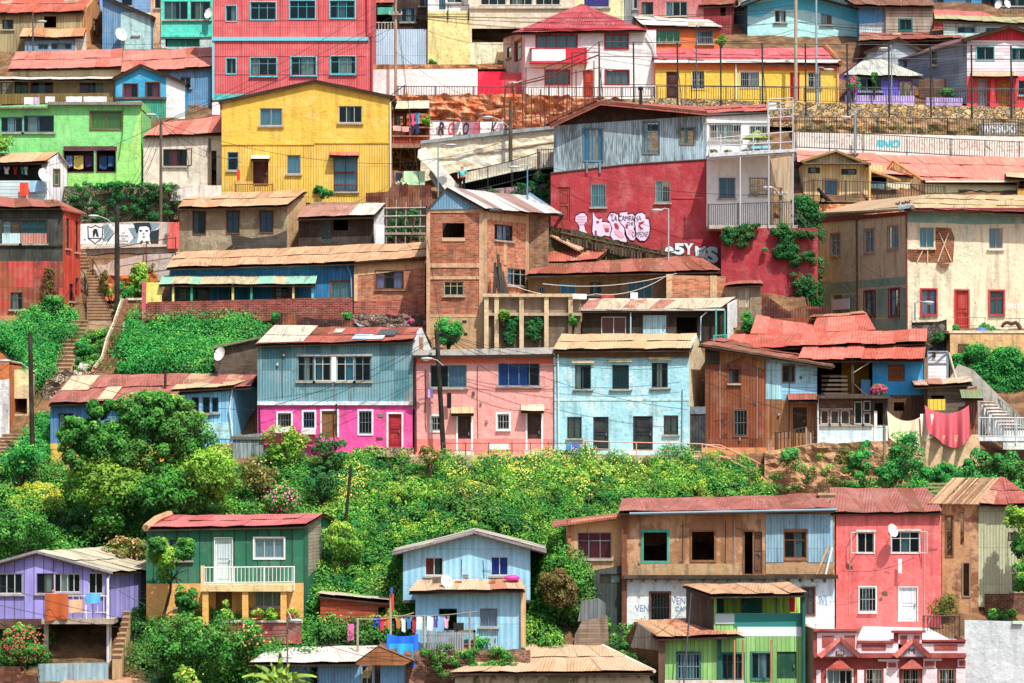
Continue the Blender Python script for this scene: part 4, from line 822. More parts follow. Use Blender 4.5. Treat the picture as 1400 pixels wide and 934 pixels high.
def person(label,x,yb,Y,hm=1.65,shirt='#48c8cc',legs='#20242e',hair='#2a1c14',facing=0,bag=False,arm=.25):
 b=W(x,yb,Y);root=thing('person',label,'person',b);s=hm/1.7
 def skin(name,verts,edges,radii,mat,par):
  me=bpy.data.meshes.new(name);me.from_pydata([Vector(v)*s for v in verts],edges,[]);o=bpy.data.objects.new(name,me);COL.objects.link(o);o.parent=par
  md=o.modifiers.new('skin','SKIN');o.modifiers.new('sub','SUBSURF').levels=1;o.modifiers['sub'].render_levels=2
  for i,r in enumerate(radii):me.skin_vertices[0].data[i].radius=(r*s,r*s)
  me.skin_vertices[0].data[0].use_root=True;me.materials.append(mat);return o
 V=[(0,0,.93),(0,0,1.15),(0,0,1.38),(0,-.01,1.47),(0,-.02,1.58),(0,-.02,1.66),(.1,0,.88),(.12,-.03,.5),(.12,.02,.08),(.12,-.14,.04),(-.1,0,.88),(-.12,.05,.5),(-.12,.09,.08),(-.12,-.06,.04),(.19,0,1.36),(.26,.02,1.1),(.24,-arm,.9),(.24,-arm-.08,.84),(-.19,0,1.36),(-.26,.02,1.1),(-.24,-arm,.9),(-.24,-arm-.08,.84)]
 E=[(0,1),(1,2),(2,3),(3,4),(4,5),(0,6),(6,7),(7,8),(8,9),(0,10),(10,11),(11,12),(12,13),(2,14),(14,15),(15,16),(16,17),(2,18),(18,19),(19,20),(20,21)]
 R=[.14,.13,.13,.06,.1,.085,.09,.065,.04,.04,.09,.065,.04,.04,.06,.045,.035,.04,.06,.045,.035,.04]
 sk=M('plain','#c08a68',rough=.6);body=skin('body',V,E,R,sk,root);body.rotation_euler.z=facing
 skin('shirt',[(0,0,.95),(0,0,1.15),(0,0,1.4),(.19,0,1.38),(.27,.02,1.14),(-.19,0,1.38),(-.27,.02,1.14)],[(0,1),(1,2),(2,3),(3,4),(2,5),(5,6)],[.16,.155,.14,.08,.06,.08,.06],M('cloth',shirt),body)
 skin('trousers',[(0,0,.96),(.1,0,.86),(.12,-.03,.5),(.12,.02,.12),(-.1,0,.86),(-.12,.05,.5),(-.12,.09,.12)],[(0,1),(1,2),(2,3),(0,4),(4,5),(5,6)],[.155,.11,.08,.06,.11,.08,.06],M('cloth',legs),body)
 hb=MB();hb.ball(b+Vector((0,.02,1.66))*s,.115*s,.125*s,.1*s,12,8);hb.build('hair',M('plain',hair,rough=.7),body,True)
 fb=MB()
 for sx in(-.035,.035):fb.ball(b+Vector((sx,-.115,1.6))*s,.012,.01,.01,6,4)
 fb.build('eye',M('plain','#1a1410'),body);nb=MB();nb.ball(b+Vector((0,-.125,1.57))*s,.014,.02,.022,6,4);nb.build('nose',sk,body,True)
 mb=MB();mb.ball(b+Vector((0,-.112,1.53))*s,.025,.01,.007,6,4);mb.build('mouth',M('plain','#8a3a34'),body,True)
 return root
person('person in turquoise top walking on the stair path behind the brick tower',632,263,220.4,1.7)
h=House('stair_cage','rust coloured iron stair cage with tall vertical bars in front of the white house','iron staircase',745,172,D(176)-1);f=Fac(684,822,D(176)-1)
for pts,r in(([(684,172),(692,120),(741,109),(796,84),(819,75)],.035),([(684,120),(745,104),(792,80)],.025),([(719,175),(719,93),(746,93)],.03),([(745,172),(745,92),(800,72),(819,57),(819,136)],.035),([(782,154),(782,72)],.03),([(700,112),(706,172)],.03),([(745,108),(822,92)],.02),([(782,72),(819,72)],.02),([(770,86),(770,160)],.025),([(800,66),(800,150)],.025)):
 h.pipe(f,pts,RUSTY,r*1.5,0,'frame_bar')
for i in range(11):x=690+i*12.2;h.pipe(f,[(x,176-i*1.6),(x,122-max(0,i-4)*6.5)],RUSTY,.04,.02,'vertical_bar')
h.poly(f,[(745,165),(822,130),(822,134),(745,170)],-1.0,0,M('metal','#7a3a26'),'stringer')
h=House('sports_fence','tall thin posts and wires of the net fence in front of the yellow row','fence',1100,150,D(176)-.3);f=Fac(819,1440,D(176)-.3)
for i,x in enumerate((819,866,926,985,1042,1101,1158,1215,1272,1328,1382,1436)):
 h.pipe(f,[(x,57+i*.5),(x+1,150+min(12,i*2))],DMETAL,.06,0,'post')
 if i%2==0:h.pipe(f,[(x+1,95),(x+5,128),(x+5,150)],DMETAL,.03,0,'brace')
for y,dy in((57,6),(77,5),(115,7)):h.pipe(f,[(819,y),(1000,y+dy*.4),(1440,y+dy)],DMETAL,.028,.0,'wire')
railing('long dark railing in front of the yellow row and the lilac cottage',[(898,118),(1040,119),(1160,122),(1440,124)],.95,D(176)+.5,DMETAL,2.6,.16,.025)
h=House('retaining_wall','golden rubble stone retaining wall under the yellow row and lilac cottage','wall',1250,165,D(150));f=Fac(820,1440,D(178))
relief('wall',None,f,[(820,136),(900,134),(1090,140),(1200,142),(1440,148)],[(820,170),(900,170),(1090,174),(1440,182)],.12,M('stone','#dcbc84',c2='#a8a08c',pitch=.42,k=.9,dirt=.25),.3,None,parent=h.root)
f=Fac(1086,1440,D(191));relief('rubble_bank',None,f,[(1086,160),(1440,164)],[(1086,190),(1440,192)],.35,M('earth','#c89a68',c2='#8a7a5a'),.28,'structure')
cover('roadside_weeds','patchy green weeds along the foot of the golden stone wall',[(1088,172),(1400,176),(1400,183),(1088,181)],60,60,.1,(.1,.25),'olive',wall=Fac(1086,1440,D(191)-.4))
railing('upper dark iron railing above the mural wall on the right',[(1088,160),(1200,161),(1440,164)],1.15,D(191)-.8,DMETAL,2.3,.16,.028,group=None)
h=House('mural_wall','long white street wall with faded colourful graffiti on the right','wall',1250,208,D(196));f=Fac(1086,1440,D(213))
h.pwall(f,[(1086,214),(1440,214),(1440,188),(1086,181)],M('plaster','#dcd4c8',dirt=.3),())
for t,a,b,c,d,cc,bo in(('SNO',1197,191,1231,203,'#48c0d0',.06),('Gem',1113,186,1145,201,'#a8bcc0',.0),('WSRYE',1238,190,1305,204,'#c8b8a8',-.02),('OA',1310,192,1338,204,'#d4a8a0',.0),('KRES',1345,193,1398,206,'#ccb0a4',-.02),('CO',1152,184,1178,200,'#c4b4a8',-.02)):
 letters(h.root,f,t,a,b,c,d,M('plain',cc),.01,'graffiti',bo,.2)
f_=Fac(1086,1440,D(191)-.45);gm=MB();hh=House('graffiti_boulder_wall','short grey wall segment with black and white graffiti on the rubble bank','wall',1370,182,D(191)-.6);f_=Fac(1338,1392,D(191)-.6)
hh.pwall(f_,[(1338,186),(1392,186),(1392,168),(1338,168)],M('plaster','#a8a498'),());letters(hh.root,f_,'WESOG',1340,169,1390,182,M('plain','#f0f0f0'),.01,'graffiti',.05)
railing('lower dark iron railing sloping before the white mural wall',[(1088,179),(1180,183),(1300,190),(1440,196)],1.15,D(214)-.8,DMETAL,2.3,.16,.026)
h=House('ramp_kerb','white concrete ramp strip above the salmon roofs','ramp',1180,214,D(214)-1.5);f=Fac(1086,1440,D(221));h.poly(f,[(1086,220),(1440,222),(1440,210),(1250,204),(1086,194)],-.4,0,M('plaster','#f2e8d8',dirt=.1),'kerb')
h=House('retaining_wall','tall mossy stone wall under the green and cream houses','wall',200,300,D(262));f=Fac(88,305,D(304))
relief('wall',None,f,[(88,255),(200,254),(245,254),(303,254)],[(88,306),(200,306),(245,300),(303,280)],.15,M('stone','#8a8a6a',c2='#5a6a48',dirt=.5),.35,None,parent=h.root)
h.poly(Fac(196,303,D(304)-.1),[(233,275),(303,275),(303,254),(240,254)],0,.3,M('concrete','#d8d0c8'),'plinth')
cover('wall_creeper','dark green creeper hanging on the mossy wall under the green house',[(92,262),(160,252),(244,256),(246,292),(200,302),(95,302)],62,120,.12,(.12,.38),'dark',wall=Fac(88,305,D(304)-.3))
cover('bright_wall_creeper','bright green tufts along the top of the mossy wall',[(92,252),(150,250),(245,252),(245,260),(92,262)],36,90,.12,(.1,.26),'emerald',wall=Fac(88,305,D(304)-.4))
h=House('mural_wall','grey concrete wall with a black and white mural of a shield and a face','wall',165,345,D(345));f=Fac(108,245,D(345));CON=M('concrete','#c4b6a8',dirt=.4)
h.pwall(f,[(108,350),(245,350),(245,304),(190,303),(108,306)],CON,())
MW=M('plaster','#e4e2de',dirt=.1);MG=M('plain','#7f96a0');MK=M('plain','#26323c');
h.block(f,109,307,215,334,.003,.012,MW,'mural_ground')
def mp(pts,o,m,n='mural_shape'):h.poly(f,pts,.012,o,m,n)
S=lambda x,y:(100+x/8.49,290+y/8.49)
mp([S(165,160),S(215,175),S(260,150),S(310,175),S(350,165),S(345,300),S(255,375),S(170,310)],.018,MK,'shield');mp([S(178,175),S(215,188),S(260,164),S(310,188),S(338,180),S(332,296),S(255,360),S(183,302)],.022,M('plain','#f2f2f0'),'shield')
mp([S(175,300),S(335,300),S(335,312),S(175,312)],.026,MK,'shield');mp([S(230,290),S(228,220),S(250,192),S(280,200),S(300,290),S(270,285),S(262,240),S(245,290)],.027,MK,'shield')
mp([S(345,150),S(420,140),S(470,230),S(400,330),S(350,350),S(360,250)],.016,MG);mp([S(400,135),S(480,130),S(480,215),S(440,200)],.017,M('plain','#f0f2f2'));mp([S(400,330),S(470,240),S(485,240),S(380,380)],.018,MK)
mp([S(640,190),S(720,180),S(760,260),S(740,370),S(640,370),S(700,300)],.016,MG);mp([S(860,120),S(1010,130),S(960,200),S(900,230)],.016,MG);mp([S(880,230),S(1000,200),S(990,370),S(900,370)],.017,MK);mp([S(700,130),S(750,122),S(760,240),S(735,250)],.018,MK)
mp([S(740,122),S(890,122),S(912,190),S(895,240),S(880,180),S(850,165),S(770,170),S(755,235),S(738,200)],.024,MK,'face');mp([S(755,175),S(800,150),S(885,165),S(893,240),S(868,300),S(825,328),S(785,300),S(758,240)],.02,M('plain','#eceae6'),'face')
for x in(785,855):mp([S(x-22,218),S(x,205),S(x+22,218),S(x,232)],.026,MK,'face')
mp([S(800,290),S(820,282),S(845,290),S(820,300)],.026,MK,'face');mp([S(818,235),S(826,235),S(830,268),S(800,268)],.023,MG,'face');mp([S(760,370),S(790,330),S(860,335),S(890,370)],.021,MK,'face');mp([S(800,370),S(815,335),S(845,335),S(860,370)],.024,M('plain','#eceae6'),'face')
for i,t in enumerate(('Y','MIENTRAS','TUS','DURMES','SUENO')):letters(h.root,f,t,*S(560 if i%2==0 and i<4 else 538,238+i*31),*S(600 if i%2==0 and i<4 else 640,255+i*31),MK,.02,'mural_text')
for x,y in((115.8,328),(141,327),(184,325),(209,324),(171,369),(224,359)):mb=MB();mb.ball(f.P(x,y,.0),.06,.03,.06,8,5);mb.build('drain_hole',DK,h.root)
h.poly(f,[(109,338),(245,334),(245,337),(109,341)],.01,.35,M('concrete','#cfc4b4'),'path_edge')
h=House('pink_gate','coral painted wall stub with a teal post at the end of the mural','wall',236,335,D(345)-.5);f=Fac(228,244,D(345)-.5);h.pwall(f,[(229,340),(245,340),(245,304),(229,304)],M('plaster','#e0605a'));h.block(f,228,304,230,321,.01,.1,M('plain','#48b0a0'),'post')
h=House('concrete_apron','sloping bare concrete parapet above an orange earth bank by the stairs','wall',180,400,D(372));f=Fac(126,245,D(382))
h.pwall(f,[(126,384),(232,384),(243,346),(200,348),(163,352),(145,362),(126,362)],M('concrete','#b8aca0'),())
relief('earth_bank',None,Fac(138,215,D(409)),[(138,377),(215,375)],[(138,412),(215,410)],.5,M('earth','#d8743a',c2='#b8552a'),.3,'structure')
railing('rusty handrail rising over the concrete parapet beside the mural',[(163,338),(200,331),(240,325)],1.3,[D(383)-.3]*3,RUSTY,3.4,0,.03)
railing('thin rusty stair railing left of the dark wooden pole',[(127,354),(157,354)],1.2,D(384)-.4,RUSTY,1.6,0,.025);railing('diagonal rusty handrail going down the stairs beside the dark pole',[(127,355),(152,402)],1.0,[D(384)-.5,D(416)],RUSTY,2.2,0,.03,mid=True)
railing('dark curved handrail close to the red shack on the upper stairs',[(104,362),(116,375),(120,390)],1.5,[D(390),D(400),D(420)],DMETAL,1.6,0,.03,mid=True)
STEP=M('concrete','#d8b48c',dirt=.3,k=.8)
steps('short top flight of worn steps below the mural',(110,345),(112,372),6,8,12,D(350),D(372),STEP)
steps('long straight upper stairway between the red shack and the dark pole',(120,372),(121,442),17,11,34,D(378),D(442),STEP)
mb=MB();mb.box(W(99,452,D(446)),W(157,443,D(440)));solo('stair_landing',mb,STEP,'pale concrete landing joining the two long stairways','landing')
steps('long lower stairway curving left beside the green slope',(100,441),(62,532),17,23,27,D(442),D(532),STEP)
steps('small flight of steps at the left edge beside the yellow hut',(6,596),(-10,628),7,30,30,D(597),D(628),STEP)
bush('spiky young banana like plant growing before the concrete parapet',190,408,30,50,'lime',D(409)-.8,.2,22,70,'plant','plant');bush('thin pale shrub before the concrete parapet',206,384,12,30,'olive',D(384)-.5,.12,6,50,'shrub','shrub')
bush('low green bush at the foot of the dark wooden pole',165,425,44,40,'emerald',D(425),.15);bush('weeds along the right edge of the upper stairway',142,408,14,42,'olive',D(412),.12,14,60,'weed','plant')
pole('dark brown wooden pole with a street lamp in front of the mural',160,281,432,D(432)-1,.19,M('wood','#33302c',k=.9),[],(133,295,-1,312),group=None)
pole('short thick pale wooden stump pole on the mossy wall',184,253,305,D(300),.2,M('wood','#9a8468',k=.8),group=None)
BR=M('brick','#c0664a',c2='#a04a34');h=House('brick_wall','square red brick wall block with pale coping beside the stairs','wall',186,440,D(440));f=Fac(172,200,D(440));h.pwall(f,[(174,450),(198,450),(198,410),(174,410)],BR);h.block(f,173,407.5,199,410.5,-.3,.1,M('concrete','#e0d0b4'),'coping')
h=House('brick_wall','sloping brick parapet with a serrated pale top running down to the left','wall',150,508,D(505));f=Fac(127,176,D(515),D(440))
h.pwall(f,[(126,514),(157,512),(168,440),(175,430),(175,408),(168,411),(158,440),(148,464),(141,490),(130,502)],BR);h.poly(f,[(130,504),(141,490),(148,464),(158,440),(168,411),(168,408),(166,408),(155,440),(145,463),(139,487),(128,501)],-.04,.05,M('brick','#e6d0b0'),'coping')
h.poly(f,[(157,512),(160,505),(172,445),(168,440)],.01,.1,M('plaster','#c8c4b8'),'render')
cover('left_slope_vines','dense green vines on the slope left of the lower stairway',[(36,440),(60,418),(86,414),(98,440),(96,470),(74,502),(62,530),(44,540),(34,500),(0,478),(0,460),(30,455)],110,330,.15,(.35,1.2),'emerald',squash=1.0)
cover('stair_verge','grass and weeds between the lower stairway and the brick parapet',[(118,455),(150,455),(150,480),(130,510),(90,512),(96,480)],60,90,.12,(.15,.45),'lush')
relief('rock_outcrop',None,Fac(60,140,D(540)),[(58,530),(90,508),(120,508),(140,512)],[(58,570),(140,560)],.5,M('stone','#a89a88',c2='#7c6e5c',pitch=.5),.3,'structure')
for i,(x,y,w,hh)in enumerate(((113,505,16,9),(104,511,10,6),(122,500,9,5))):
 mb=MB();g=W(x,y,D(y));mb.ball(g,w/2*.043,.5,hh*.04,10,7,.18);solo('boulder',mb,M('stone','#e0d8cc',pitch=3.0,k=.9),['large white boulder','small low white boulder left of the large one','flat pale boulder right of the large one'][i]+' on the verge by the stairs','rock','pale boulders by the stairs')
bush('round dark green shrub beside the lower stairway',113,492,28,30,'emerald',D(492),.13,26,110,stem=False)
cover('big_slope_ivy','thick bright green ivy covering the slope below the long blue house',[(176,444),(200,432),(235,428),(262,434),(290,442),(320,440),(365,446),(366,470),(345,500),(300,515),(168,515),(166,498),(176,470)],150,520,.15,(.5,1.5),'emerald',squash=1.0,gap=.25)
cover('slope_ivy_floor','the lower ivy layer below the long blue house',[(176,444),(235,430),(320,440),(365,446),(366,470),(345,500),(300,515),(168,515),(166,498)],200,150,.15,(.3,.6),'dark',veg=False,lift=-.1)
DKP=M('boardsV','#6a6a5c',k=.6,c2='#3a3a36')
YS=D(285)
h,f=eave_house('white wooden shack with a tan tin roof and washing on its shaded balcony, left edge',-60,63,262,(-60,224,63,221.5,-60,210,80,208.5),M('boardsH','#c8dcec',dirt=.2),TAN_ROOF,[(-20,225,57,247,'hole')],rd=1.3,Y=YS+.2,back=0,ext=1)
f2=Fac(64,92,YS+.22,YS+.6);h.pwall(f2,[(64,290),(92,290),(92,226),(80,210),(64,220)],M('boardsV','#f2f0ec',dirt=.15),[(74,232,81,253,'wood',dict(nx=1,ny=2,fr='#b0a890'))],'gable_wall')
mb=MB();mb.slab(f2.p(f2.uz(80,208)[0],f2.uz(80,208)[1],.2),f2.p(f2.uz(95,228)[0],f2.uz(95,228)[1],.2),f2.p(f2.uz(95,228)[0],f2.uz(95,228)[1],-1.5),f2.p(f2.uz(80,208)[0],f2.uz(80,208)[1],-1.5),.08);mb.build('roof_side',TAN_ROOF,h.root)
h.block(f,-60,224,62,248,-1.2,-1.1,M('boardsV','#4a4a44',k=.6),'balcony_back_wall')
for i,(a,b,c,n)in enumerate(((5,13,'#e8f0f8','white shirt'),(18,24,'#c82838','red top'),(28,33,'#38a098','sea green top'),(33,38,'#d8e8e0','mint top'),(-8,2,'#3a66a0','blue top'))):
 cloth(n+' on the line inside the shaded balcony of the white shack',a,228,b,238+i%2,YS+.7,c,'shirt')
cloth('orange and red towel hanging on the front of the white shack',27,250,39,268,YS-.1,'#e0482a');cloth('sky blue cloth beside the orange towel on the white shack',40,247,58,262,YS-.08,'#9cc8ec');dish('white satellite dish at the corner of the white shack',59,240,YS+.1,.45,1)
YR=D(436)
h,f=eave_house('two storey shack of dark planks above and peeling red sheets below, left edge',-60,86,436,(-60,284,86,283,-60,264,76,274),M('boardsV','#5f645c',k=.55,c2='#2f322e'),RUST_ROOF,[(3,301,28,333,'dark',dict(nx=2,ny=2,fr='#4a4038',cur=[(0,.5,'#c8d0d0'),(.5,1,'#b8805a')])),(28.5,301,64,333,'dark',dict(nx=3,ny=2,fr='#4a4038',cur='#2f8088')),(14,400,31,423,'dark',dict(nx=2,ny=2,fr='#6a6a60'))],rd=3,Y=YR,bands=[(357,357,M('metal','#c8453c',rust=.35,c2='#8a3a34',thr=.55,w=.5,h=1.8,pitch=.3))],back=0)
h.block(f,28.5,319,64,333,-.08,-.03,M('metal','#c88878',w=.6),'lower_panes');h.block(f,3,319,28,333,-.08,-.03,M('metal','#b8dce0',w=.6),'lower_panes')
h.block(f,-60,334,86,337,.0,.1,M('wood','#3c3a34'),'beam')
f2=Fac(87,110,YR+.02,YR+2.6);h.pwall(f2,[(87,445),(110,440),(110,290),(87,282)],M('boardsV','#d0432e',dirt=.4,pitch=.4),[(90,298,95,340,'dark',dict(nx=1,ny=2,fr='#7a3a2a')),(102.5,302,107,345,'dark',dict(nx=1,ny=2,fr='#7a3a2a')),(95,388,100,412,'dark',dict(nx=1)),(103,380,108,420,'hole')],'side_wall')
mb=MB();mb.slab(W(84,285,YR-.5),W(119,292,YR+2.8),W(80,274,YR+3),W(70,272,YR+2.6),.1);mb.build('roof_side',RUST_ROOF,h.root)
h.block(f,-60,432,86,462,-.1,.12,M('concrete','#c8925c',dirt=.6),'foundation')
cloth('small bright blue sheet fixed by the foundation at the left edge',-4,440,9,458,YR-.3,'#3a98d8')
bush('vines climbing the right corner of the peeling red shack',72,440,34,40,'emerald',YR-.6,.15,26,110,'climber','plant');bush('dead brown creeper on the red sheets of the left shack',68,425,26,75,'rust',YR-.3,.12,16,60,'creeper','plant',depth=.25)
h,f=flat_house('white and orange house side at the left edge behind a street lamp',-60,13,612,[(-60,480),(0,482),(13,494)],M('plaster','#c8703c',dirt=.4),Y=D(600)+.5,bands=[(528,518,M('plaster','#f0f0ee'))])
h,f=flat_house('small leaning cream hut with a dark opening beside the tall left pole',12,41,584,[(12,506),(40,505)],M('plaster','#e8dca0',c2='#b0a488',peel=.2,dirt=.5),[(15,545,37,566,'hole')],Y=D(580)+1,bands=[(532,526,M('plaster','#c8b48c',dirt=.6))])
pole('tall dark wooden pole at the left beside the small cream hut',45,455,646,D(645)-1,.17,M('wood','#3c302a',k=.9),[],(12,493,-1,508),lean=-4,group=None)
cover('left_foot_bushes','bushy undergrowth below the small steps at the left',[(5,620),(40,598),(66,560),(68,600),(66,640),(0,645)],90,170,.14,(.3,.7),'emerald')
YT=D(342)
h,f=eave_house('weathered beige house with three narrow windows and exposed laths under a tan roof',243,392,343,(243,284,393,281,258,263.5,420,260),M('plaster','#a89878',c2='#c0b090',dirt=.5,k=.8),TAN_ROOF,[(264,290,281,320,'wood',dict(nx=2,ny=2,fr='#4a3a34',trim='#6a4a3c',tw=.04,cur=[(0,.4,'#5a8088')])),(310,289,327,319,'wood',dict(nx=2,ny=2,fr='#4a3a34',trim='#7a4a3c',tw=.05,cur='#4a7080')),(355,289,373,318,'wood',dict(nx=2,ny=2,fr='#4a3a34',trim='#7a4a3c',tw=.05,cur='#4a6a98'))],rd=4,Y=YT,over=.7,back=0)
h.poly(f,[(316,320),(345,326),(375,322),(392,315),(392,343),(306,343),(318,334)],.004,.03,M('boardsH','#6a6258',k=.5,pitch=.09),'exposed_laths');h.block(f,243,284,245,343,.0,.06,M('wood','#7a4438'),'corner_post')
f2=Fac(392,418,YT+.02,YT+3.8);h.pwall(f2,[(392,343),(418,336),(418,268),(392,281)],M('plaster','#d8b080',dirt=.4),(),'side_wall')
for i in range(14):a=f.P(random.uniform(312,392),random.uniform(338,344),.3+random.uniform(0,.5));MB().tube([a,a+Vector((random.uniform(-.6,.6),random.uniform(-.2,.2),random.uniform(-.05,.25)))],.025,4).build('loose_lath',M('wood','#7a6a58',k=.7),h.root)
h,f=eave_house('dark timber shed with a patchwork rust and white tin roof',408,511,338,(406,298,512,295,420,281,527,278),M('boardsV','#6a5248',k=.5,c2='#3f3a34'),M('roof','#e6ddd0',c2='#a8482e',rust=.2,thr=.5),[(440,298,453,332,'door',dict(door='#4a5a54')),(456,299,476,315,'hole')],rd=3,Y=YT-.5,over=.6,back=0)
f2=Fac(511,527,YT-.5,YT+2.3);h.pwall(f2,[(511,338),(527,334),(527,285),(511,292)],M('plaster','#e4eef0',dirt=.3),(),'side_wall');h.block(f,514,308,526,334,.3,.6,M('plain','#d4e4ea'),'white_cabinet')
h.block(f,420,272,516,278,-3.4,-3.1,M('concrete','#9a8a70'),'ridge_beam')
bush('small green tuft behind the timber shed roof',446,272,26,14,'emerald',YT+3.4,.12,12,80,stem=False);bush('darker round shrub on the left of the yellow house base',436,268,16,14,'dark',YT+5,.12,10,80,stem=False)
h=House('scaffold','open scaffold of grey poles and planks between the shed and the brick tower','scaffold',552,335,YT-.3);f=Fac(524,582,YT-.3)
for x in(528,541,554,574):h.pipe(f,[(x,338),(x+1,270+(x%3)*3)],M('wood','#8f8a80'),.05,0,'upright')
for y in(285,296,311):h.pipe(f,[(524,y),(582,y-1)],M('wood','#b0a898'),.05,.07,'ledger')
h.pipe(f,[(560,335),(568,297)],WOODP,.04,.1,'brace');h.block(f,524,318,582,321,-1,.1,M('wood','#a09080'),'plank')
h.block(f,538,322,548,336,-.4,-.2,M('metal','#8a5a3a'),'barrel_sheet')
cover('scaffold_weeds','weeds and junk greenery behind the scaffold',[(528,292),(580,290),(580,336),(528,338)],40,90,.12,(.15,.4),'dark',wall=Fac(524,582,YT+1.2))
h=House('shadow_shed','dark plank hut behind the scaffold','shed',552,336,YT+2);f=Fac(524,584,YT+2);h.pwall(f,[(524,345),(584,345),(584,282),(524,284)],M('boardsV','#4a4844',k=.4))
YL=D(436)+.3
h,f=eave_house('long low blue house under a wide tan tin roof with a teal edged veranda',232,484,436,(227,366,486,359,241,345,500,334.5),M('boardsV','#1f78ac',dirt=.3),M('roof','#dca878',c2='#e2b488',rust=.05),[(453,384,480,411,'wood',dict(nx=2,ny=1,fr='#8a7a6a',cur='#9fc4c8')),(244,393,284,410,'wood',dict(nx=3,fr='#3a9a7a')),(300,394,316,412,'door',dict(door='#1c6a8a')),(334,393,350,411,'door',dict(door='#187898')),(376,392,394,412,'wood',dict(nx=2,fr='#6a6a4a'))],rd=4.5,Y=YL,over=.6,back=0)
h.canopy(f,222,434,377,391,2.0,M('roof','#8fd8b8',c2='#dcb488',thr=.55,rust=0),'veranda_roof')
for i,x in enumerate((239,264,320,345,402,428)):h.block(f,x,388,x+3,414,1.6,1.75,M('wood',['#e8d468','#2fa07a','#e8d468','#3a9a88','#e8c878','#58c4d0'][i]),'veranda_post')
h.pipe(f,[(474,360),(480,378),(481,412)],M('plain','#6ca8c8'),.04,.15)
h.poly(f,[(202,440),(484,440),(484,408),(206,415)],1.8,2.0,M('brick','#b0403c',c2='#8a3030',k=.75),'brick_parapet');h.poly(f,[(202,388),(225,388),(225,417),(202,417)],1.6,1.7,M('plaster','#ecd868'),'yellow_wall');h.block(f,199,386,204,442,1.6,2.05,M('plaster','#c85a6a'),'gate_pillar')
h,f=eave_house('brick house wing with a barred window and red painted base beside the tower',484,581,436,(484,359,584,352,492,335,584,332),M('brick','#cc7a54',c2='#b8603e'),M('roof','#dca878',rust=.05),[(514,371,551,395,'wood',dict(nx=3,ny=2,fr='#6a3a34',cur=[(0,.3,'#d8b0d8'),(.68,1,'#b8b0d8')],sill='#a8977c'))],rd=4.5,Y=YL-.2,back=0,bands=[(412,410,M('brick','#b8443c',c2='#983634'))])
h.poly(f,[(484,378),(484,358),(581,350),(581,366)],.003,.03,M('concrete','#cfa878'),'lintel_band');h.block(f,484,376,489,412,.003,.04,M('concrete','#d0a87c'),'corner')
relief('rubble_foot',None,Fac(380,582,D(450)),[(380,432),(440,430),(582,430)],[(380,452),(582,452)],.4,M('stone','#9a8478',c2='#6a584c'),.28,'structure')
YC=D(475);YC0=YC
TB=M('brick','#cc6e48',c2='#b85c3c',k=.9)
h=House('brick_tower','tall unfinished red brick tower house with blue tin gable and concrete corners','house',625,475,YC);f=Fac(582,662,YC)
h.pwall(f,[(583,482),(662,482),(662,286),(583,287)],TB,[(605,305,635,325,'hole'),(607,385,634,404,'plain',dict(nx=3,ny=2,fr='#c8b888',cur=None))])
CC=M('concrete','#c4a07c',dirt=.5)
for b in((583,286,588,482),(655,286,662.5,482),(588,286,655,291),(588,360,655,366),(588,378,655,382),(588,430,655,434),(604,325,636,330)):h.block(f,*b,.004,.05,CC,'concrete_frame')
h.block(f,588,434,655,482,.003,.03,M('concrete','#b89468'),'rough_base');h.block(f,632,438,638,442,-.2,.04,DK,'vent_hole');h.block(f,634,455,639,459,-.2,.04,DK,'vent_hole')
h.poly(f,[(584,287),(663,285),(612,256)],.0,.12,M('metal','#6a9cb8',rust=.02,dirt=.25),'gable')
f2=Fac(662.5,722,YC,YC+4.8);h.pwall(f2,[(662.5,482),(722,470),(722,288),(662.5,285)],M('brick','#d07c58',c2='#c06a48'),[(676,306,701,330,'dark',dict(nx=2)),(694,366,722,392,'white',dict(nx=3,ny=2,fr='#c8c8bc'))][:2],'side_wall')
for b in((662.5,286,665,476),(718,288,722,470),(665,296,718,300),(688,330,692,362)):h.block(f2,*b,.004,.05,CC,'concrete_frame')
f3=Fac(722,750,YC+4.8,YC+5.6);h.pwall(f3,[(722,400),(750,400),(750,290),(722,288)],M('brick','#b0805c',c2='#9a6c4c',k=.7),(),'rear_wing')
h.sheet([W(583,480,YC+.1),W(583,287,YC+.1),W(590,287,YC+8),W(590,480,YC+8)],TB)
RM2=M('roof','#d8d6d0',c2='#9a5a4c',thr=.72,rust=.15)
roof_sheets(W(663,285.5,YC-.5),W(768,293,YC+6),W(724,268,YC+8.5),W(611,256,YC-.3),RM2,h.root);mb=MB();mb.add([W(581,289,YC-.3),W(611,256,YC-.3),W(724,268,YC+8.5),W(640,290,YC+8.5)],((0,1,2,3),));mb.build('roof_side',M('roof','#8a9aa4'),h.root)
h.sheet([W(584,482,YC+5),W(584,287,YC+5),W(722,289,YC+5),W(722,460,YC+5)],DARKW,'rear_wall');h.pipe(f2,[(663,287),(768,294.5)],M('plain','#4a5a64'),.1,.35,'gutter')
f4=Fac(700,768,YC+7.2);h.poly(f4,[(702,288),(724,263),(768,292)],0,.1,M('metal','#7fa8c8'),'second_gable');h.poly(f4,[(723,267),(757,290),(723,288)],.1,.12,M('plaster','#f0f2f4'),'second_gable_sunlit')  # sunlight on the right half of the gable painted as white
mb=MB()
for i in range(12):a=W(672+i*1.6+random.uniform(-2,8),405,YC-.9);b=W(676+i*.8+random.uniform(-3,4),352+random.uniform(-4,26),YC-.2);mb.tube([a,b],.09,5)
solo('timber_stack',mb,M('wood','#4a4440',k=.8),'bundle of long dark timbers leaning on the brick tower','timber')
bush('bright green round bush in front of the brick tower base',612,476,46,42,'emerald',YC-1.4,.14,40,130)
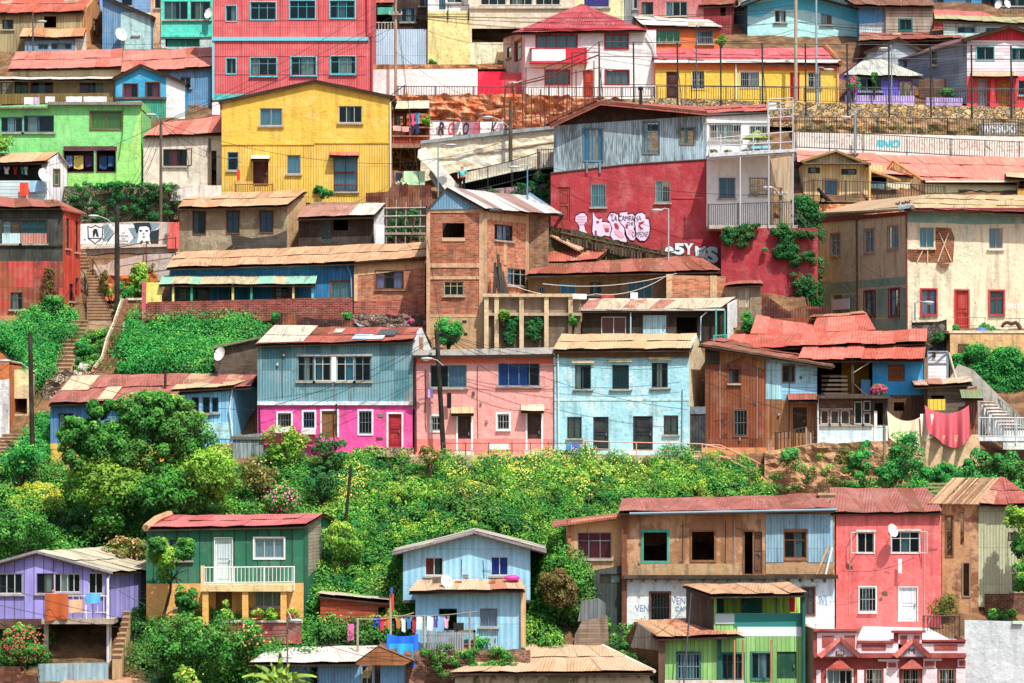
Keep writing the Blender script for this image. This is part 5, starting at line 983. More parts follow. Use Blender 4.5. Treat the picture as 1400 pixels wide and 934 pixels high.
h=House('terrace_frame','unfinished concrete terrace with square columns and ivy between them','terrace',725,475,YC-.5);f=Fac(662,794,YC-.5);CT=M('concrete','#b09c80',dirt=.5)
h.pwall(f,[(662,482),(794,482),(794,430),(662,430)],M('plaster','#8c7c68',k=.6),(),'back_wall');h.block(f,662,406,794,431,-.1,.1,M('plaster','#a4907a',k=.75),'parapet')
for x in(662,676,710,744,777):h.block(f,x,404,x+6,482,.1,.4,M('concrete','#cdb48e'),'column')
h.block(f,660,402,796,406.5,-.2,.5,M('concrete','#c4ac88'),'rail_beam');h.block(f,662,428,794,432,.1,.35,CT,'slab_edge');
h.block(f,662,402,794,405,-4.5,-.2,M('concrete','#b8a080'),'deck')
for i,(x0,x1)in enumerate(((688,708),(718,742))):cover('terrace_ivy',['left','right'][i]+' dark green ivy patch between the terrace columns',[(x0,436),(x1,434),(x1-3,460),((x0+x1)/2,472),(x0+3,462)],34,120,.12,(.12,.28),'dark',wall=Fac(662,794,YC-.65))
bush('yellow green tuft on the terrace slab edge',688,438,18,18,'lime',YC-1.1,.12,12,70,'weed','plant',depth=.3);bush('hanging green plant at the right end of the terrace',783,455,12,36,'lush',YC-1,.12,12,60,'climber','plant',depth=.3)
YQ=D(440)
h,f=eave_house('low tan row house under a long wavy rust red tin roof',722,968,440,(717,376,986,370,741,360,956,350),M('plaster','#a08058',c2='#8a6a48',dirt=.5,k=.7),RUST_ROOF,[(766,388,787,411,'blue',dict(fr='#5cb8d8',cur='#3a8ab8')),(807,386,822,403,'dark',dict(ny=2)),(858,384,892,408,'white',dict(nx=3,fr='#a8b4b8',cur='#5f8a98')),(737,392,744,402,'blue')],rd=2.9,Y=YQ+1.6,over=.9,back=0)
roof_sheets(W(733,360,YQ+4),W(817,355,YQ+4),W(836,338,YQ+5.2),W(756,342,YQ+5.2),M('roof','#c8583e',c2='#e8b898',thr=.85,rust=.25),h.root,name='upper_roof')
mb=MB();mb.slab(W(750,320,YQ+5),W(790,341,YQ+4),W(798,339,YQ+4.6),W(757,316,YQ+5.4),.1);mb.build('side_roof',M('roof','#e0b08c'),h.root);h.sheet([W(738,375,YQ+4.1),W(738,352,YQ+4.4),W(834,340,YQ+5.2),W(834,368,YQ+5.2)],M('boardsV','#4a3c34',k=.6),'upper_wall')
h=House('brick_wall','brick parapet block with concrete posts at the right end of the rust roofed row','wall',950,410,YQ+.4);f=Fac(912,992,YQ+.4);h.pwall(f,[(912,420),(992,420),(992,378),(912,376)],M('brick','#c87850',c2='#b06040'));h.block(f,911,375,919,420,.003,.06,CC,'post');h.block(f,971,377,980,420,.003,.06,CC,'post')
h,f=eave_house('dark plank lean to with patchy rust tin roof above the pale blue house',796,986,462,(793,424,986,422,806,409,1006,407),M('boardsV','#5a4c40',k=.5,c2='#3a342e'),M('roof','#e2ccac',c2='#b04a38',rust=.15,thr=.55),[(822,433,856,457,'white',dict(nx=2,cur='#a8504a')),(879,431,911,460,'door',dict(door='#a8d4e8',dk='boardsV')),(925,434,953,458,'hole')],rd=2.6,Y=D(462)-1,over=.5,back=0)
h.block(f,792,422.5,990,425,.3,.5,M('plain','#c8c8c4'),'gutter');h.pipe(f,[(968,425),(958,434),(957,466)],M('plain','#a8c8d8'),.05,.3);h.pipe(f,[(862,426),(862,460)],M('plain','#a8c8d8'),.04,.3);h.block(f,806,406,982,409,-2.6,-2.3,M('concrete','#e8ded0'),'ridge_cap')
f2=Fac(998,1008,D(462)-.8,D(462)+1.6);h.pwall(f2,[(998,470),(1008,466),(1008,410),(998,416)],M('plaster','#f0f0f0',dirt=.1),[(1003,448,1006,457,'hole')],'side_wall')
for x in(977,989):h.block(f,x,424,x+2.4,468,.5,.65,M('wood','#3a9a88'),'porch_post')
railing('turquoise slatted porch rail right of the plank lean to',[(976,459),(994,458)],.6,D(462)-1.8,M('plain','#4ab0a0'),1,.1,.03);bush('green shrub right of the plank lean to',1020,458,24,34,'emerald',D(458),.13,18,110)
h,f=eave_house('tiny tan hut with a rust red roof and pale shutter right of the brick parapet',993,1040,425,(990,391,1044,388,996,386,1040,383),M('plaster','#a89074',k=.8),RUST_ROOF,[(1010,394,1025,420,'door',dict(door='#b8a890'))],rd=1.6,Y=YQ+.2,back=0)
for i,(x0,y0,x1,y1)in enumerate(((742,388,925,374),(695,388,815,402),(815,402,912,377))):cable(x0,y0,YQ-.5,x1,y1,YQ+.2,.4,.018,'pale washing line strung before the rust roofed row','washing lines before the rust roofed row','#d8d0c4')
cloth('small white cloth on the washing line before the rust roofed row',862,400,872,409,YQ-.3,'#ece8e0');cloth('red cloth lying over the parapet before the rust roofed row',822,403,840,408,YQ-.6,'#b83a30');cloth('white and black dish towel over the terrace beam',783,402,802,409,YC-1.1,'#e0e0dc')
YG2=D(366);f=Fac(755,966,YG2)
h=House('graffiti_house','big house with silvery plank upper floor over a crimson wall painted with graffiti','house',860,340,YG2)
RW_=M('plaster','#a8323c',dirt=.35);SV=M('boardsV','#9db8c4',c2='#3f4a4c',pitch=.13,peel=.75,dirt=.35)
h.pwall(f,[(753,380),(753,236),(820,231),(856,224),(966,217),(966,316),(986,317),(986,400)],RW_,[(763,256,779,303,'door',dict(door='#a03830')),(808,252,828,283,'bars',dict(fr='#8fc4d0',cur='#a8ccd0',bars='#7fb4c0')),(896,247,916,277,'bars',dict(fr='#b8d4dc',cur=[(0,.5,'#d0e0e0')],bars='#90a8ac'))])
h.pwall(f,[(757,236),(820,231),(856,224),(966,217),(965,158),(757,172)],SV,[(798,176,824,220,'blue',dict(fr='#4f9ac8',nx=2,trim='#5f6a6c',tw=.06,cur=[(0,.3,'#78b8e0'),(.35,.65,'#e8e4e0'),(.75,1,'#78b8e0')])),(879,167,901,210,'blue',dict(fr='#4f9ac8',nx=2,ny=2,trim='#6a6a60',tw=.06,cur=[(0,.3,'#c0dce0')])),(930,175,949,197,'blue',dict(fr='#4f8898',nx=2,trim='#7a6a60',tw=.06))],'upper_wall')
h.poly(f,[(757,172),(965,158),(965,152),(822,142)],-.05,.0,M('boardsV','#4a3428',k=.55),'shadow_gable')  # dark brown gable boards, shade under the roof put into their colour
RG=M('roof','#c85448',c2='#d86a5a',rust=.05)
zb=W(757,172,YG2)
roof_sheets(W(965,156,YG2-.1),W(1052,152,YG2-.3),W(1046,143,YG2+4),W(964,146,YG2+4),RG,h.root);mb=MB()
mb.slab(W(752,173,YG2-.8),W(821,141,YG2-.8),W(830,138,YG2+6),W(765,162,YG2+6),.12);mb.slab(W(821,141,YG2-.8),W(966,155,YG2-.8),W(972,147,YG2+6),W(815,137,YG2+6),.12);mb.build('roof_main',RG,h.root)
h.poly(f,[(752,175),(821,143),(966,157),(966,154),(821,139),(752,171)],.75,.82,M('wood','#6a3a26'),'bargeboard')
h.sheet([f.P(757,380,-.02),f.P(757,172,-.02),W(757,172,YG2+6),W(757,360,YG2+6)],SV);mb=MB()
mb.tube([W(876,146,YG2+1),W(876,121,YG2+1)],.1,8);mb.ball(W(876,121,YG2+1),.18,.18,.14,8,5);mb.build('flue_pipe',DK,h.root)
for x in(801,819):h.block(f,x,221,x+2.5,237,.01,.12,M('wood','#6a8a98'),'sill_bracket')
h.block(f,918,270,966,271.5,.0,.05,M('plaster','#d04a50'),'ledge');h.pipe(f,[(753,237),(856,225),(966,218)],M('wood','#5a4a44'),.05,.03,'edge_trim')
def blob(pts,m,o,name='graffiti'):h.poly(f,[(750+a/5.6,270+b/5.6)for a,b in pts],.003,o,m,name)
GP=M('plain','#d8c4dc');GPK=M('plain','#d8a0b0');GB=M('plain','#1c1420',k=1)
def grow(pts,d):
 cx=sum(p[0]for p in pts)/len(pts);cy=sum(p[1]for p in pts)/len(pts)
 return[(x+d*(x-cx)/max(1,math.hypot(x-cx,y-cy)),y+d*(y-cy)/max(1,math.hypot(x-cx,y-cy)))for x,y in pts]
S1=[(245,122),(275,122),(295,150),(292,185),(272,205),(280,250),(295,275),(280,288),(262,282),(240,288),(232,270),(238,230),(228,205),(205,180),(208,145)]
S2=[(338,112),(360,150),(385,168),(410,160),(408,190),(440,190),(470,200),(480,240),(470,300),(430,290),(400,300),(370,290),(350,305),(335,260),(340,190)]
S3=[(470,125),(500,118),(530,130),(535,180),(580,235),(580,285),(600,330),(590,355),(560,350),(540,325),(495,325),(472,290),(490,240),(470,190),(450,165)]
S4=[(545,118),(600,112),(605,135),(640,125),(665,150),(665,200),(650,240),(670,290),(655,330),(625,325),(600,290),(585,230),(540,180)]
S5=[(680,125),(715,118),(740,135),(742,165),(765,170),(775,230),(765,300),(735,332),(700,330),(670,300),(668,240),(660,180),(665,145)]
for i,s in enumerate((S1,S2,S3,S4,S5)):blob(grow(s,9),GB,.008+.008*i);blob(s,GP,.012+.008*i)
for p in([(500,200),(520,195),(540,225),(535,250),(510,235)],[(590,205),(610,210),(605,240),(590,235)],[(690,195),(730,180),(735,190),(700,215),(720,240),(705,245),(685,225)],[(365,180),(385,178),(388,192),(372,198)],[(430,240),(455,232),(465,262),(435,262)]):blob(p,RW_,.05)
blob([(500,250),(560,260),(580,300),(550,310),(510,280)],GPK,.048);blob([(420,205),(465,210),(470,240),(425,235)],GPK,.048);blob([(610,240),(650,250),(640,290),(612,280)],GPK,.048)
q=lambda a,b:(750+a/5.6,270+b/5.6)
for t,a,b,c,d in(('LA CAMPANA',485,140,710,180),('DE',600,190,650,212),('LOS',690,232,725,252),('CAMPEONES',640,262,765,305),('2007',470,128,500,142)):letters(h.root,f,t,*q(a,b),*q(c,d),GB,.052,'graffiti_text')
for yy in range(4):letters(h.root,f,'mmm',*q(218,145+yy*20),*q(282,155+yy*20),M('plain','#c85a78'),.02,'graffiti_text')
fg=Fac(905,988,YG2-.05)
for t,a,b,c,d in(('5',960,350,1040,440),('Y',1035,350,1110,440),('N',1120,372,1205,470),('O',1140,380,1225,480),('S',1200,375,1300,510),('e',890,375,960,440)):
 letters(h.root,fg,t,*q(a-4,b-4),*q(c+4,d+4),GB,.008,'graffiti',.09);letters(h.root,fg,t,*q(a,b),*q(c,d),M('plain','#b8dcec'),.016,'graffiti',.06);letters(h.root,fg,t,*q(a+4,b+4),*q(c-4,d-4),M('plain','#f4f4f4'),.022,'graffiti',.0)
f5=Fac(986,1118,YG2-2.45);h.pwall(f5,[(986,405),(1118,405),(1118,312),(986,312)],RW_,(),'lower_wall')
YW=YG2
h.pwall(Fac(966,1052,YW),[(966,316),(1052,316),(1052,153),(966,155)],M('plaster','#e6eef2',dirt=.2),[(970,169,1013,192,'bars',dict(nx=4,fr='#f0f0f0',bars='#c8ccd0')),(1025,172,1049,195,'bars',dict(nx=3,fr='#f0f0f0',bars='#c8ccd0')),(983,243,1005,271,'bars',dict(cur='#7fb0d0',bars='#8098a8')),(1025,243,1049,267,'bars',dict(bars='#8098a8'))],'white_wall')
h.pwall(Fac(1052,1084,YW+.02,YW+3.8),[(1052,316),(1084,312),(1084,214),(1052,218)],M('boardsV','#c8b090'),[(1058,255,1070,300,'hole')],'side_wall')
ff=Fac(966,1086,YW);h.poly(ff,[(966,214),(1086,208),(1086,212),(966,219.5)],-.0,2.6,M('plaster','#c4ccd0'),'balcony_slab');h.block(ff,966,311,1086,316,0,2.4,M('concrete','#b8a898'),'terrace_slab')
h.block(ff,967,166,1052,168,.02,.08,M('plain','#f4f4f4'),'window_head')
WS=M('plain','#d4dade',k=.8);fw=Fac(966,1088,YW-2.5)
for x,y0,y1 in((970,186,214),(985,184,214),(1012,184,312),(1030,183,212),(1051,182,312),(1067,138,210),(1084,135,312),(1050,136,182)):h.pipe(fw,[(x,y1),(x,y0)],WS,.045,0,'steel_post')
for pts in([(968,190),(1012,186),(1085,180)],[(968,200),(1085,194)],[(1050,136),(1084,134)],[(1050,150),(1084,148)],[(1050,162),(1084,159)],[(967,217),(1086,210)]):h.pipe(fw,pts,WS,.035,0,'steel_rail')
h.block(fw,1055,162,1084,164,-1,0,M('wood','#a85a40'),'shelf');h.block(fw,1052,140,1062,150,-.3,-.2,M('cloth','#dfe4e8'),'panel')
railing('dark railing with balusters around the lower terrace of the white annex',[(968,280),(1050,277),(1086,276)],1.45,[YW-2.3]*3,DMETAL,2,.13,.025)
mb=MB();n_=14
for(a,b)in((0,1),):
 c=W(1036,190,YW-1.2);vs=[c+Vector((0,0,.55))]+[c+Vector((math.cos(k/n_*6.283)*1.0,math.sin(k/n_*6.283)*1.0,0))for k in range(n_)]
 mb.add(vs,[(0,1+k,1+(k+1)%n_)for k in range(n_)])
u_=thing('parasol','closed drab green garden parasol on the white steel balcony','parasol',W(1036,213,YW-1.2));mb.build('canopy',M('cloth','#8a9a4a'),u_);MB().tube([W(1036,213,YW-1.2),W(1036,181,YW-1.2)],.03,6).build('pole',METAL,u_)
mb=MB();mb.box(W(1028,203,YW-1.9),W(1052,201,YW-.9));tb=thing('garden_table','pale blue topped table on the white steel balcony','table',W(1040,214,YW-1.4));mb.build('tabletop',M('plain','#8cc4d4'),tb)
for x in(1030,1050):MB().tube([W(x,214,YW-1.5),W(x,202,YW-1.5)],.03,5).build('leg',METAL,tb)
for i,x in enumerate((975,996,1018,1062)):bush(['dark','pale','tall','small'][i]+' potted plant row on the balcony of the white annex, item '+['at the left end','second along','mid balcony','at the right end'][i],x,213,14,9,'olive',YW-2.1,.1,8,40,'potted_plant','plant','potted plants on the steel balcony',depth=.25,stem=False)
cover('red_wall_creeper','green creeper tumbling over the crimson retaining wall below the white annex',[(985,314),(1025,308),(1110,306),(1115,400),(1095,415),(1080,370),(1062,360),(1055,330),(1040,352),(1034,330),(1010,340),(990,332)],200,110,.12,(.1,.34),'dark',wall=Fac(966,1118,YG2-2.7),gap=.36)
cover('dark_gap_creeper','deep green creeper filling the gap left of the beige corner house',[(1088,262),(1100,262),(1122,300),(1122,420),(1085,420),(1085,320)],130,140,.15,(.25,.6),'dark',wall=Fac(1080,1125,YG2+.6))
h=House('fence','row of weathered pickets along the foot of the crimson graffiti wall','fence',860,345,YG2-.7);f=Fac(750,1060,YG2-.7)
for i in range(56):
 x=768+i*4.1;yb=318+(x-768)*.22;
 if random.random()<.85:h.block(f,x,yb-random.uniform(-2,8)-8*(i%11==0),x+random.uniform(2,3.6),yb+14,-.05*(i%2),.03,M('wood',['#6a5444','#544a40','#7a6450'][i%3],k=.7),'picket')
h.pipe(f,[(766,318),(990,366)],M('wood','#5a4a3c'),.05,.06,'fence_rail')
relief('dark_bank',None,Fac(745,1000,YG2-.4),[(745,308),(790,316),(985,362),(1000,368)],[(745,365),(1000,400)],.3,M('earth','#6a5238',c2='#5a6a30',k=.6),.3,'structure')
railing('rusty low railing on the slope below the crimson wall at right',[(1003,374),(1040,378),(1060,380)],.8,D(385),RUSTY,1.4,.2,.03)
YV=D(262);CRM=M('boardsV','#e8cf9c',dirt=.3);SAL=M('roof','#ea8a74',c2='#e07c66',rust=0,dirt=.3)
h,f=eave_house('long cream boarded house under wide salmon roofs behind the beige corner house',1190,1440,290,(1185,238,1440,248,1090,204,1440,209),CRM,SAL,[],rd=4.4,Y=YV+1,over=.4,back=0)
roof_sheets(W(1090,222,YV+.5),W(1185,238,YV+.6),W(1200,204,YV+5.4),W(1088,202,YV+5.4),SAL,h.root,name='left_roof')
h,f=gable_house('cream boarded porch house with small gable and two dark vents above a terrace',1098,1190,278,[(1095,221),(1142,206),(1190,226)],CRM,SAL,[(1105,229,1121,237,'dark',dict(nx=1)),(1150,231,1171,239,'dark',dict(nx=1)),(1127,246,1145,269,'wood',dict(nx=2,ny=1,fr='#c8a868',trim='#b88a4c',cur='#7fb0d8'))],Y=YV,over=.5,barge='#e8c070',depth=5)
h.block(f,1097,224,1189,226,0,.9,M('wood','#6a5a4c'),'porch_beam');h.block(f,1186,226,1189,278,.7,.85,M('wood','#d8b468'),'porch_post');h.block(f,1190,224,1214,280,-1.2,-1.0,M('boardsV','#e6c890'),'wall');h.block(f,1191,250,1212,278,-.9,-.8,M('metal','#4a86a8'),'blue_gate')
h.poly(f,[(1182,230),(1230,246),(1230,249),(1182,233)],-.2,.6,M('wood','#d0a060'),'lean_to_edge');h.block(f,1213,249,1245,280,-.7,-.5,M('plaster','#f0dcb8'),'lean_to_wall');h.block(f,1231,256,1238,280,-.5,-.4,M('boardsV','#c88a3c'),'side_door')
h,f=eave_house('cream wing with a big salmon roof slope, beige gable end and two small blue windows',1265,1390,290,(1264,248,1392,250,1222,220,1352,222),M('plaster','#efe0b4',dirt=.3),SAL,[(1311,260,1326,268,'blue',dict(trim='#b89a5c',tw=.05)),(1356,261,1368,269,'blue')],rd=4.5,Y=YV+.2,over=.4,back=0)
f2=Fac(1213,1265,YV+1.6,YV+.22);h.pwall(f2,[(1213,290),(1265,290),(1265,247),(1223,221),(1213,236)],M('boardsV','#dcb07c'),(),'gable_wall');h.block(f,1264,248,1392,250,.42,.5,M('plain','#f4e8c8'),'fascia')
mb=MB();mb.tube([f2.P(1211,238,.2),f2.P(1223,220,.2),f2.P(1265,247,.3)],.09,5);mb.build('bargeboard',M('wood','#c8864c'),h.root)
h,f=eave_house('small house end with a straw coloured roof at the right edge',1391,1450,290,(1376,243,1450,246,1374,236,1450,238),M('boardsV','#d8a048'),CREAM_ROOF,[(1392,247,1408,258,'hole')],rd=2,Y=YV-.4,back=0)
railing('thin iron terrace railing in front of the cream porch house',[(1098,250),(1112,246),(1200,249),(1292,255)],1.1,[YV-2.5]*4,DMETAL,2,.17,.025);h=House('terrace_wall','low terracotta terrace edge under the cream porch house','wall',1180,290,YV-2.6);f=Fac(1085,1300,YV-2.6)
h.pwall(f,[(1090,320),(1300,320),(1300,278),(1240,277),(1120,276),(1118,284),(1090,284)],M('earth','#d89468',c2='#b8805a'),());h.block(f,1090,276,1300,279,-3,0,M('concrete','#c8a080'),'deck')
YBK=D(446)-2.2
def dog(label,x,yb,Y,s=1.0,col='#1c1a1a',face=1,sit=True):
 b=W(x,yb,Y);root=thing('dog',label,'dog',b)
 if sit:V=[(0,0,.28),(-.16,0,.16),(.1,0,.42),(.2,0,.56),(.3,0,.68),(.42,0,.65),(.17,.07,.22),(.19,.07,.03),(.27,.07,.02),(.17,-.07,.22),(.19,-.07,.03),(.27,-.07,.02),(-.2,.09,.1),(-.02,.1,.03),(-.2,-.09,.1),(-.02,-.1,.03),(-.35,0,.05),(-.5,0,.03),(.27,.06,.77),(.27,-.06,.77)]
 else:V=[(0,0,.5),(-.32,0,.5),(.28,0,.5),(.42,0,.58),(.54,0,.68),(.7,0,.63),(.3,.08,.26),(.29,.08,.03),(.35,.08,.02),(.28,-.08,.26),(.27,-.08,.03),(.33,-.08,.02),(-.32,.09,.3),(-.42,.09,.04),(-.34,-.09,.3),(-.38,-.09,.04),(-.5,0,.5),(-.66,0,.36),(.5,.06,.76),(.5,-.06,.76)]
 E=[(0,1),(0,2),(2,3),(3,4),(4,5),(2,6),(6,7),(7,8),(2,9),(9,10),(10,11),(1,12),(12,13),(1,14),(14,15),(1,16),(16,17),(4,18),(4,19)]
 R=[.13,.13,.12,.08,.085,.04,.05,.03,.03,.05,.03,.03,.07,.035,.07,.035,.03,.02,.025,.025]
 me=bpy.data.meshes.new('body');me.from_pydata([Vector((v[0]*face,v[1],v[2]))*s for v in V],E,[]);o=bpy.data.objects.new('body',me);COL.objects.link(o);o.parent=root
 md=o.modifiers.new('skin','SKIN');o.modifiers.new('sub','SUBSURF').render_levels=2
 for i,r in enumerate(R):me.skin_vertices[0].data[i].radius=(r*s,r*s)
 me.skin_vertices[0].data[0].use_root=True;me.materials.append(M('plain',col,rough=.8));return root
dog('black dog sitting on the terrace before the cream porch house',1127,276,YV-2.8,1.15,face=-1)
solo('blanket',MB().tube([W(x,y,YBK-(.1 if k%2 else 0))for k,(x,y)in enumerate(((1370,447),(1372,443),(1377,441),(1383,443),(1389,441),(1392,444),(1395,450)))],.1,7,.13),M('cloth','#4a3034'),'dark brown rolled blanket slumped over the wire railing before the beige corner house','blanket',smooth=True)
def bird(label,x,y,Y):
 c=W(x,y,Y);r=thing('pigeon',label,'pigeon',c,'pigeons on the roof corner');mb=MB();mb.ball(c+Vector((0,0,.1)),.15,.07,.075);mb.ball(c+Vector((.12,0,.2)),.05,.045,.05);mb.add([c+Vector((-.12,-.03,.1)),c+Vector((-.12,.03,.1)),c+Vector((-.3,.03,.06)),c+Vector((-.3,-.03,.06))],((0,1,2,3),));mb.build('body',M('plain','#4a5058',rough=.7),r,True)
 b2=MB();b2.tube([c+Vector((.16,0,.2)),c+Vector((.21,0,.19))],.012,5,.003);b2.build('beak',DK,r);l=MB();l.tube([c+Vector((0,.02,.05)),c+Vector((0,.02,-.02))],.008,4);l.build('leg',M('plain','#a05050'),r)
YE=D(446);BG=M('plaster','#e0d2b4',c2='#c8ccae',dirt=.45,peel=-.1);BG_SHADE=M('plaster','#c0ac8c',c2='#aca084',dirt=.4)  # second plaster is the left face's beige with its shade painted in
h=House('corner_house','large beige two storey corner house with teal plaster traces and an exposed brick patch','house',1240,450,YE);f=Fac(1240,1440,YE)
RWN=dict(fr='#a83038',nx=2,ny=2,trim='#b8383c',tw=.09,cur=[(0,.45,'#c8cce0'),(.6,1,'#9ab8d0')],sill='#8a4a40')
h.pwall(f,[(1239.5,470),(1440,470),(1440,288),(1239.5,288)],BG,[(1257,311,1277,339,'plain',dict(nx=2,cur='#a8d4f0',sill='#d8c8a8')),(1352,312,1371,340,'plain',dict(nx=2,fr='#d0a8b0',cur=[(.1,.8,'#c8d4e8')],sill='#e8dcc8')),(1260,396,1280,430,'red',RWN),(1306,397,1324,453,'door',dict(door='#a82c28',trim='#c04a48',tw=.08)),(1353,398,1372,430,'red',dict(RWN,cur='#5a9aa0'))])
h.poly(f,[(1240,290),(1440,292),(1440,308),(1400,306),(1330,307),(1290,305),(1240,304)],.003,.012,M('plaster','#7fa8a0',c2='#9ab4a0',dirt=.3),'teal_band')
BP=M('brick','#b0582c',c2='#8a4020',k=.8);h.poly(f,[(1279,311),(1300,312),(1305,325),(1303,358),(1282,360),(1279,345)],.003,.02,BP,'exposed_brick');h.poly(f,[(1241,341),(1280,341),(1281,359),(1246,358),(1241,354)],.003,.018,BP,'exposed_brick')
for a,b in(((1284,318),(1300,357)),((1297,318),(1282,358)),((1254,358),(1262,341)),((1268,341),(1268,359))):h.pipe(f,[a,b],M('wood','#e0c8a8'),.035,.05,'exposed_timber')
h.poly(f,[(1281,360),(1298,361),(1290,367)],.0,.2,BP,'ledge');h.block(f,1352,431,1372,435,.004,.01,M('plaster','#78b8b0'),'teal_patch');h.pipe(f,[(1239,292),(1240,460)],M('wood','#7a4034'),.06,.03,'corner_pipe')
letters(h.root,f,'PRITS',1377,415,1399,422,M('plain','#f0f0e8'),.01,'graffiti',.02)
f2=Fac(1120,1239.5,YE+10.5,YE+.02);LW=dict(fr='#d8c8cc',nx=2,ny=2,trim='#a87468',tw=.05,cur=[(.1,.9,'#b0c4cc')],sill='#a89880');LR=dict(RWN,fr='#8a2c34',trim='#7c2a30')
h.pwall(f2,[(1116,470),(1239.5,470),(1239.5,290),(1119,300)],BG_SHADE,[(1136,320,1149,349,'white',LW),(1182,314,1195,344,'white',LW),(1214,310,1228,339,'white',LW),(1182,399,1197,432,'red',LR),(1216,396,1230,431,'red',LR),(1138,404,1152,436,'hole')],'side_wall')
h.poly(f2,[(1116,470),(1239.5,470),(1239.5,372),(1200,378),(1173,380),(1150,382),(1118,384)],.003,.02,M('plaster','#8fa894',c2='#a0a890',dirt=.4,k=.9),'teal_lower_plaster')if 0 else None
def tealpanel(x0,y0,x1,y1):h.block(f2,x0,y0,x1,y1,.003,.015,M('plaster','#8fae9c',c2='#a3ab92',dirt=.35,k=.8),'teal_plaster')
for b in((1118,384,1136,470),(1136,384,1172,402),(1154,402,1172,470),(1174,378,1239,394),(1174,434,1239,470),(1199,394,1213.5,434),(1232,394,1239,434)):tealpanel(*b)
h.pipe(f2,[(1172,300),(1173,460)],M('wood','#6a4a3a'),.06,.06);h.block(f2,1142,408,1164,424,.1,.2,M('plain','#c8c4dc'),'white_board')
TR=M('roof','#dcc08c',c2='#cfae78',rust=.02)
roof_sheets(W(1236,285,YE-.9),W(1440,292,YE-.9),W(1440,268,YE+6),W(1268,266,YE+6),TR,h.root);mb=MB();mb.slab(W(1117,291,YE+11),W(1236,285,YE-.9),W(1268,266,YE+6),W(1180,275,YE+11),.1);mb.build('hip_roof',M('roof','#d8b488',c2='#c89a70',rust=.15),h.root)
h.block(f,1238,285.5,1440,291,.78,.86,M('wood','#8a3038'),'fascia');mb=MB();mb.tube([W(1248,283.5,YE-1.1),W(1120,296,YE+11)],.14,6);mb.build('gutter',M('plain','#6a6a64'),h.root);mb=MB();mb.slab(W(1228,284,YE-1),W(1249,281,YE-1.1),W(1249,280,YE),W(1228,281,YE),.12);mb.build('gutter_end',M('plain','#7a9aa8'),h.root)
mb=MB();mb.slab(W(1119,303,YE+10.3),W(1240,292,YE-.3),W(1240,289,YE-.3),W(1119,299,YE+10.3),.1);mb.build('fascia_side',M('wood','#a04a40'),h.root)
h.sheet([W(1117,470,YE+10.6),W(1119,300,YE+10.6),W(1440,280,YE+11),W(1440,440,YE+11)],BG_SHADE,'rear_wall')
for i,(x,y)in enumerate(((1227,281),(1235,280),(1241,279))):bird(['leftmost','middle','rightmost'][i]+' of three grey pigeons perched on the roof corner of the beige house',x,y,YE-.9)
h=House('terrace_wall','ochre rendered terrace wall below the beige corner house','wall',1350,500,YE-2);f=Fac(1250,1440,202.8)
h.pwall(f,[(1299,560),(1440,560),(1440,457),(1299,454)],M('plaster','#dcae78',c2='#c89a6c',dirt=.5),());h.block(f,1297,452,1440,455.5,-5,.05,M('concrete','#e2d0b0'),'ledge');h.block(f,1310,470,1325,520,.01,.05,M('brick','#7a4a34',k=.6),'dark_patch')
h=House('stone_wall','dark grey rough stone wall with pale coping left of the ochre terrace','wall',1275,480,YE-3.6);f=Fac(1240,1302,YE-3.6);h.pwall(f,[(1245,500),(1301,500),(1297,433),(1282,437),(1247,438)],M('stone','#8a8478',c2='#5c564c',k=.8));h.poly(f,[(1247,438),(1282,437),(1297,433),(1297,436),(1282,440),(1247,441)],0,.1,M('concrete','#e0d4b8'),'coping');h.block(f,1294,434,1301,500,.0,.12,M('plaster','#d8c49c'),'corner_post')
railing('thin wire railing on the ledge before the beige corner house',[(1300,434),(1440,436)],.95,YE-2.1,METAL,1.8,0,.018,mid=True)
for x,w,hh in((1346,15,14),(1359,9,11),(1306,9,12)):bush(['spiky green plant by the blue basin','small green plant right of the blue basin','weed growing at the corner of the ochre terrace wall'][[15,9].index(w)if x!=1306 else 2],x,456,w,hh,'emerald',YE-2,.1,8,70,'plant','plant',depth=.3,stem=False)
mb=MB();mb.ball(W(1342,452,YE-2.2),.3,.3,.2,12,6);solo('basin',mb,M('plain','#2a70d8',rough=.3),'upturned bright blue plastic basin on the ledge','basin',smooth=True)
lamp_post('blue grey street lamp post in front of the beige corner house',1251,414,455,YE-3.2,1264,413,'#5a98b8',None)
bush('dark shrub hanging on the dark stone wall',1284,472,26,18,'dark',YE-3.9,.12,16,90,depth=.4,stem=False)
cover('right_wall_ivy','rich green ivy rolling over the ochre wall at the right edge',[(1322,480),(1340,476),(1372,476),(1400,486),(1440,490),(1440,580),(1400,575),(1385,548),(1345,540),(1330,510)],180,170,.15,(.3,.65),'emerald',wall=Fac(1300,1440,202.4));cover('right_small_ivy','small ivy tuft left of the dark patch on the ochre wall',[(1302,486),(1318,488),(1318,505),(1302,505)],16,110,.13,(.15,.35),'emerald',wall=Fac(1300,1440,202.5))
YK=D(616)
h=House('rust_house','tall rust brown corrugated house with one small and one shuttered window','house',1005,616,YK);f=Fac(964,1046,YK)
RS=M('metal','#87421f',c2='#5c2e1c',rust=.35,thr=.55,dirt=.5,w=.6)
h.pwall(f,[(964,625),(1046,625),(1046,483),(964,472)],RS,[(996.5,505,1010.6,524,'dark',dict(nx=2,fr='#5a3020')),(1004,560,1021,596,'wood',dict(nx=2,ny=2,fr='#5a3a2c',trim='#7a4a34',bars='#8a8a84'))])
h.poly(f,[(964,472),(1046,483),(1046,506),(1030,500),(1015,488),(1000,494),(985,500),(964,500)],.005,.04,M('boardsV','#9a6a40',dirt=.6),'upper_boards');h.block(f,964,477,984,499,.045,.07,M('boardsH','#4f463c',k=.6),'dark_boards')
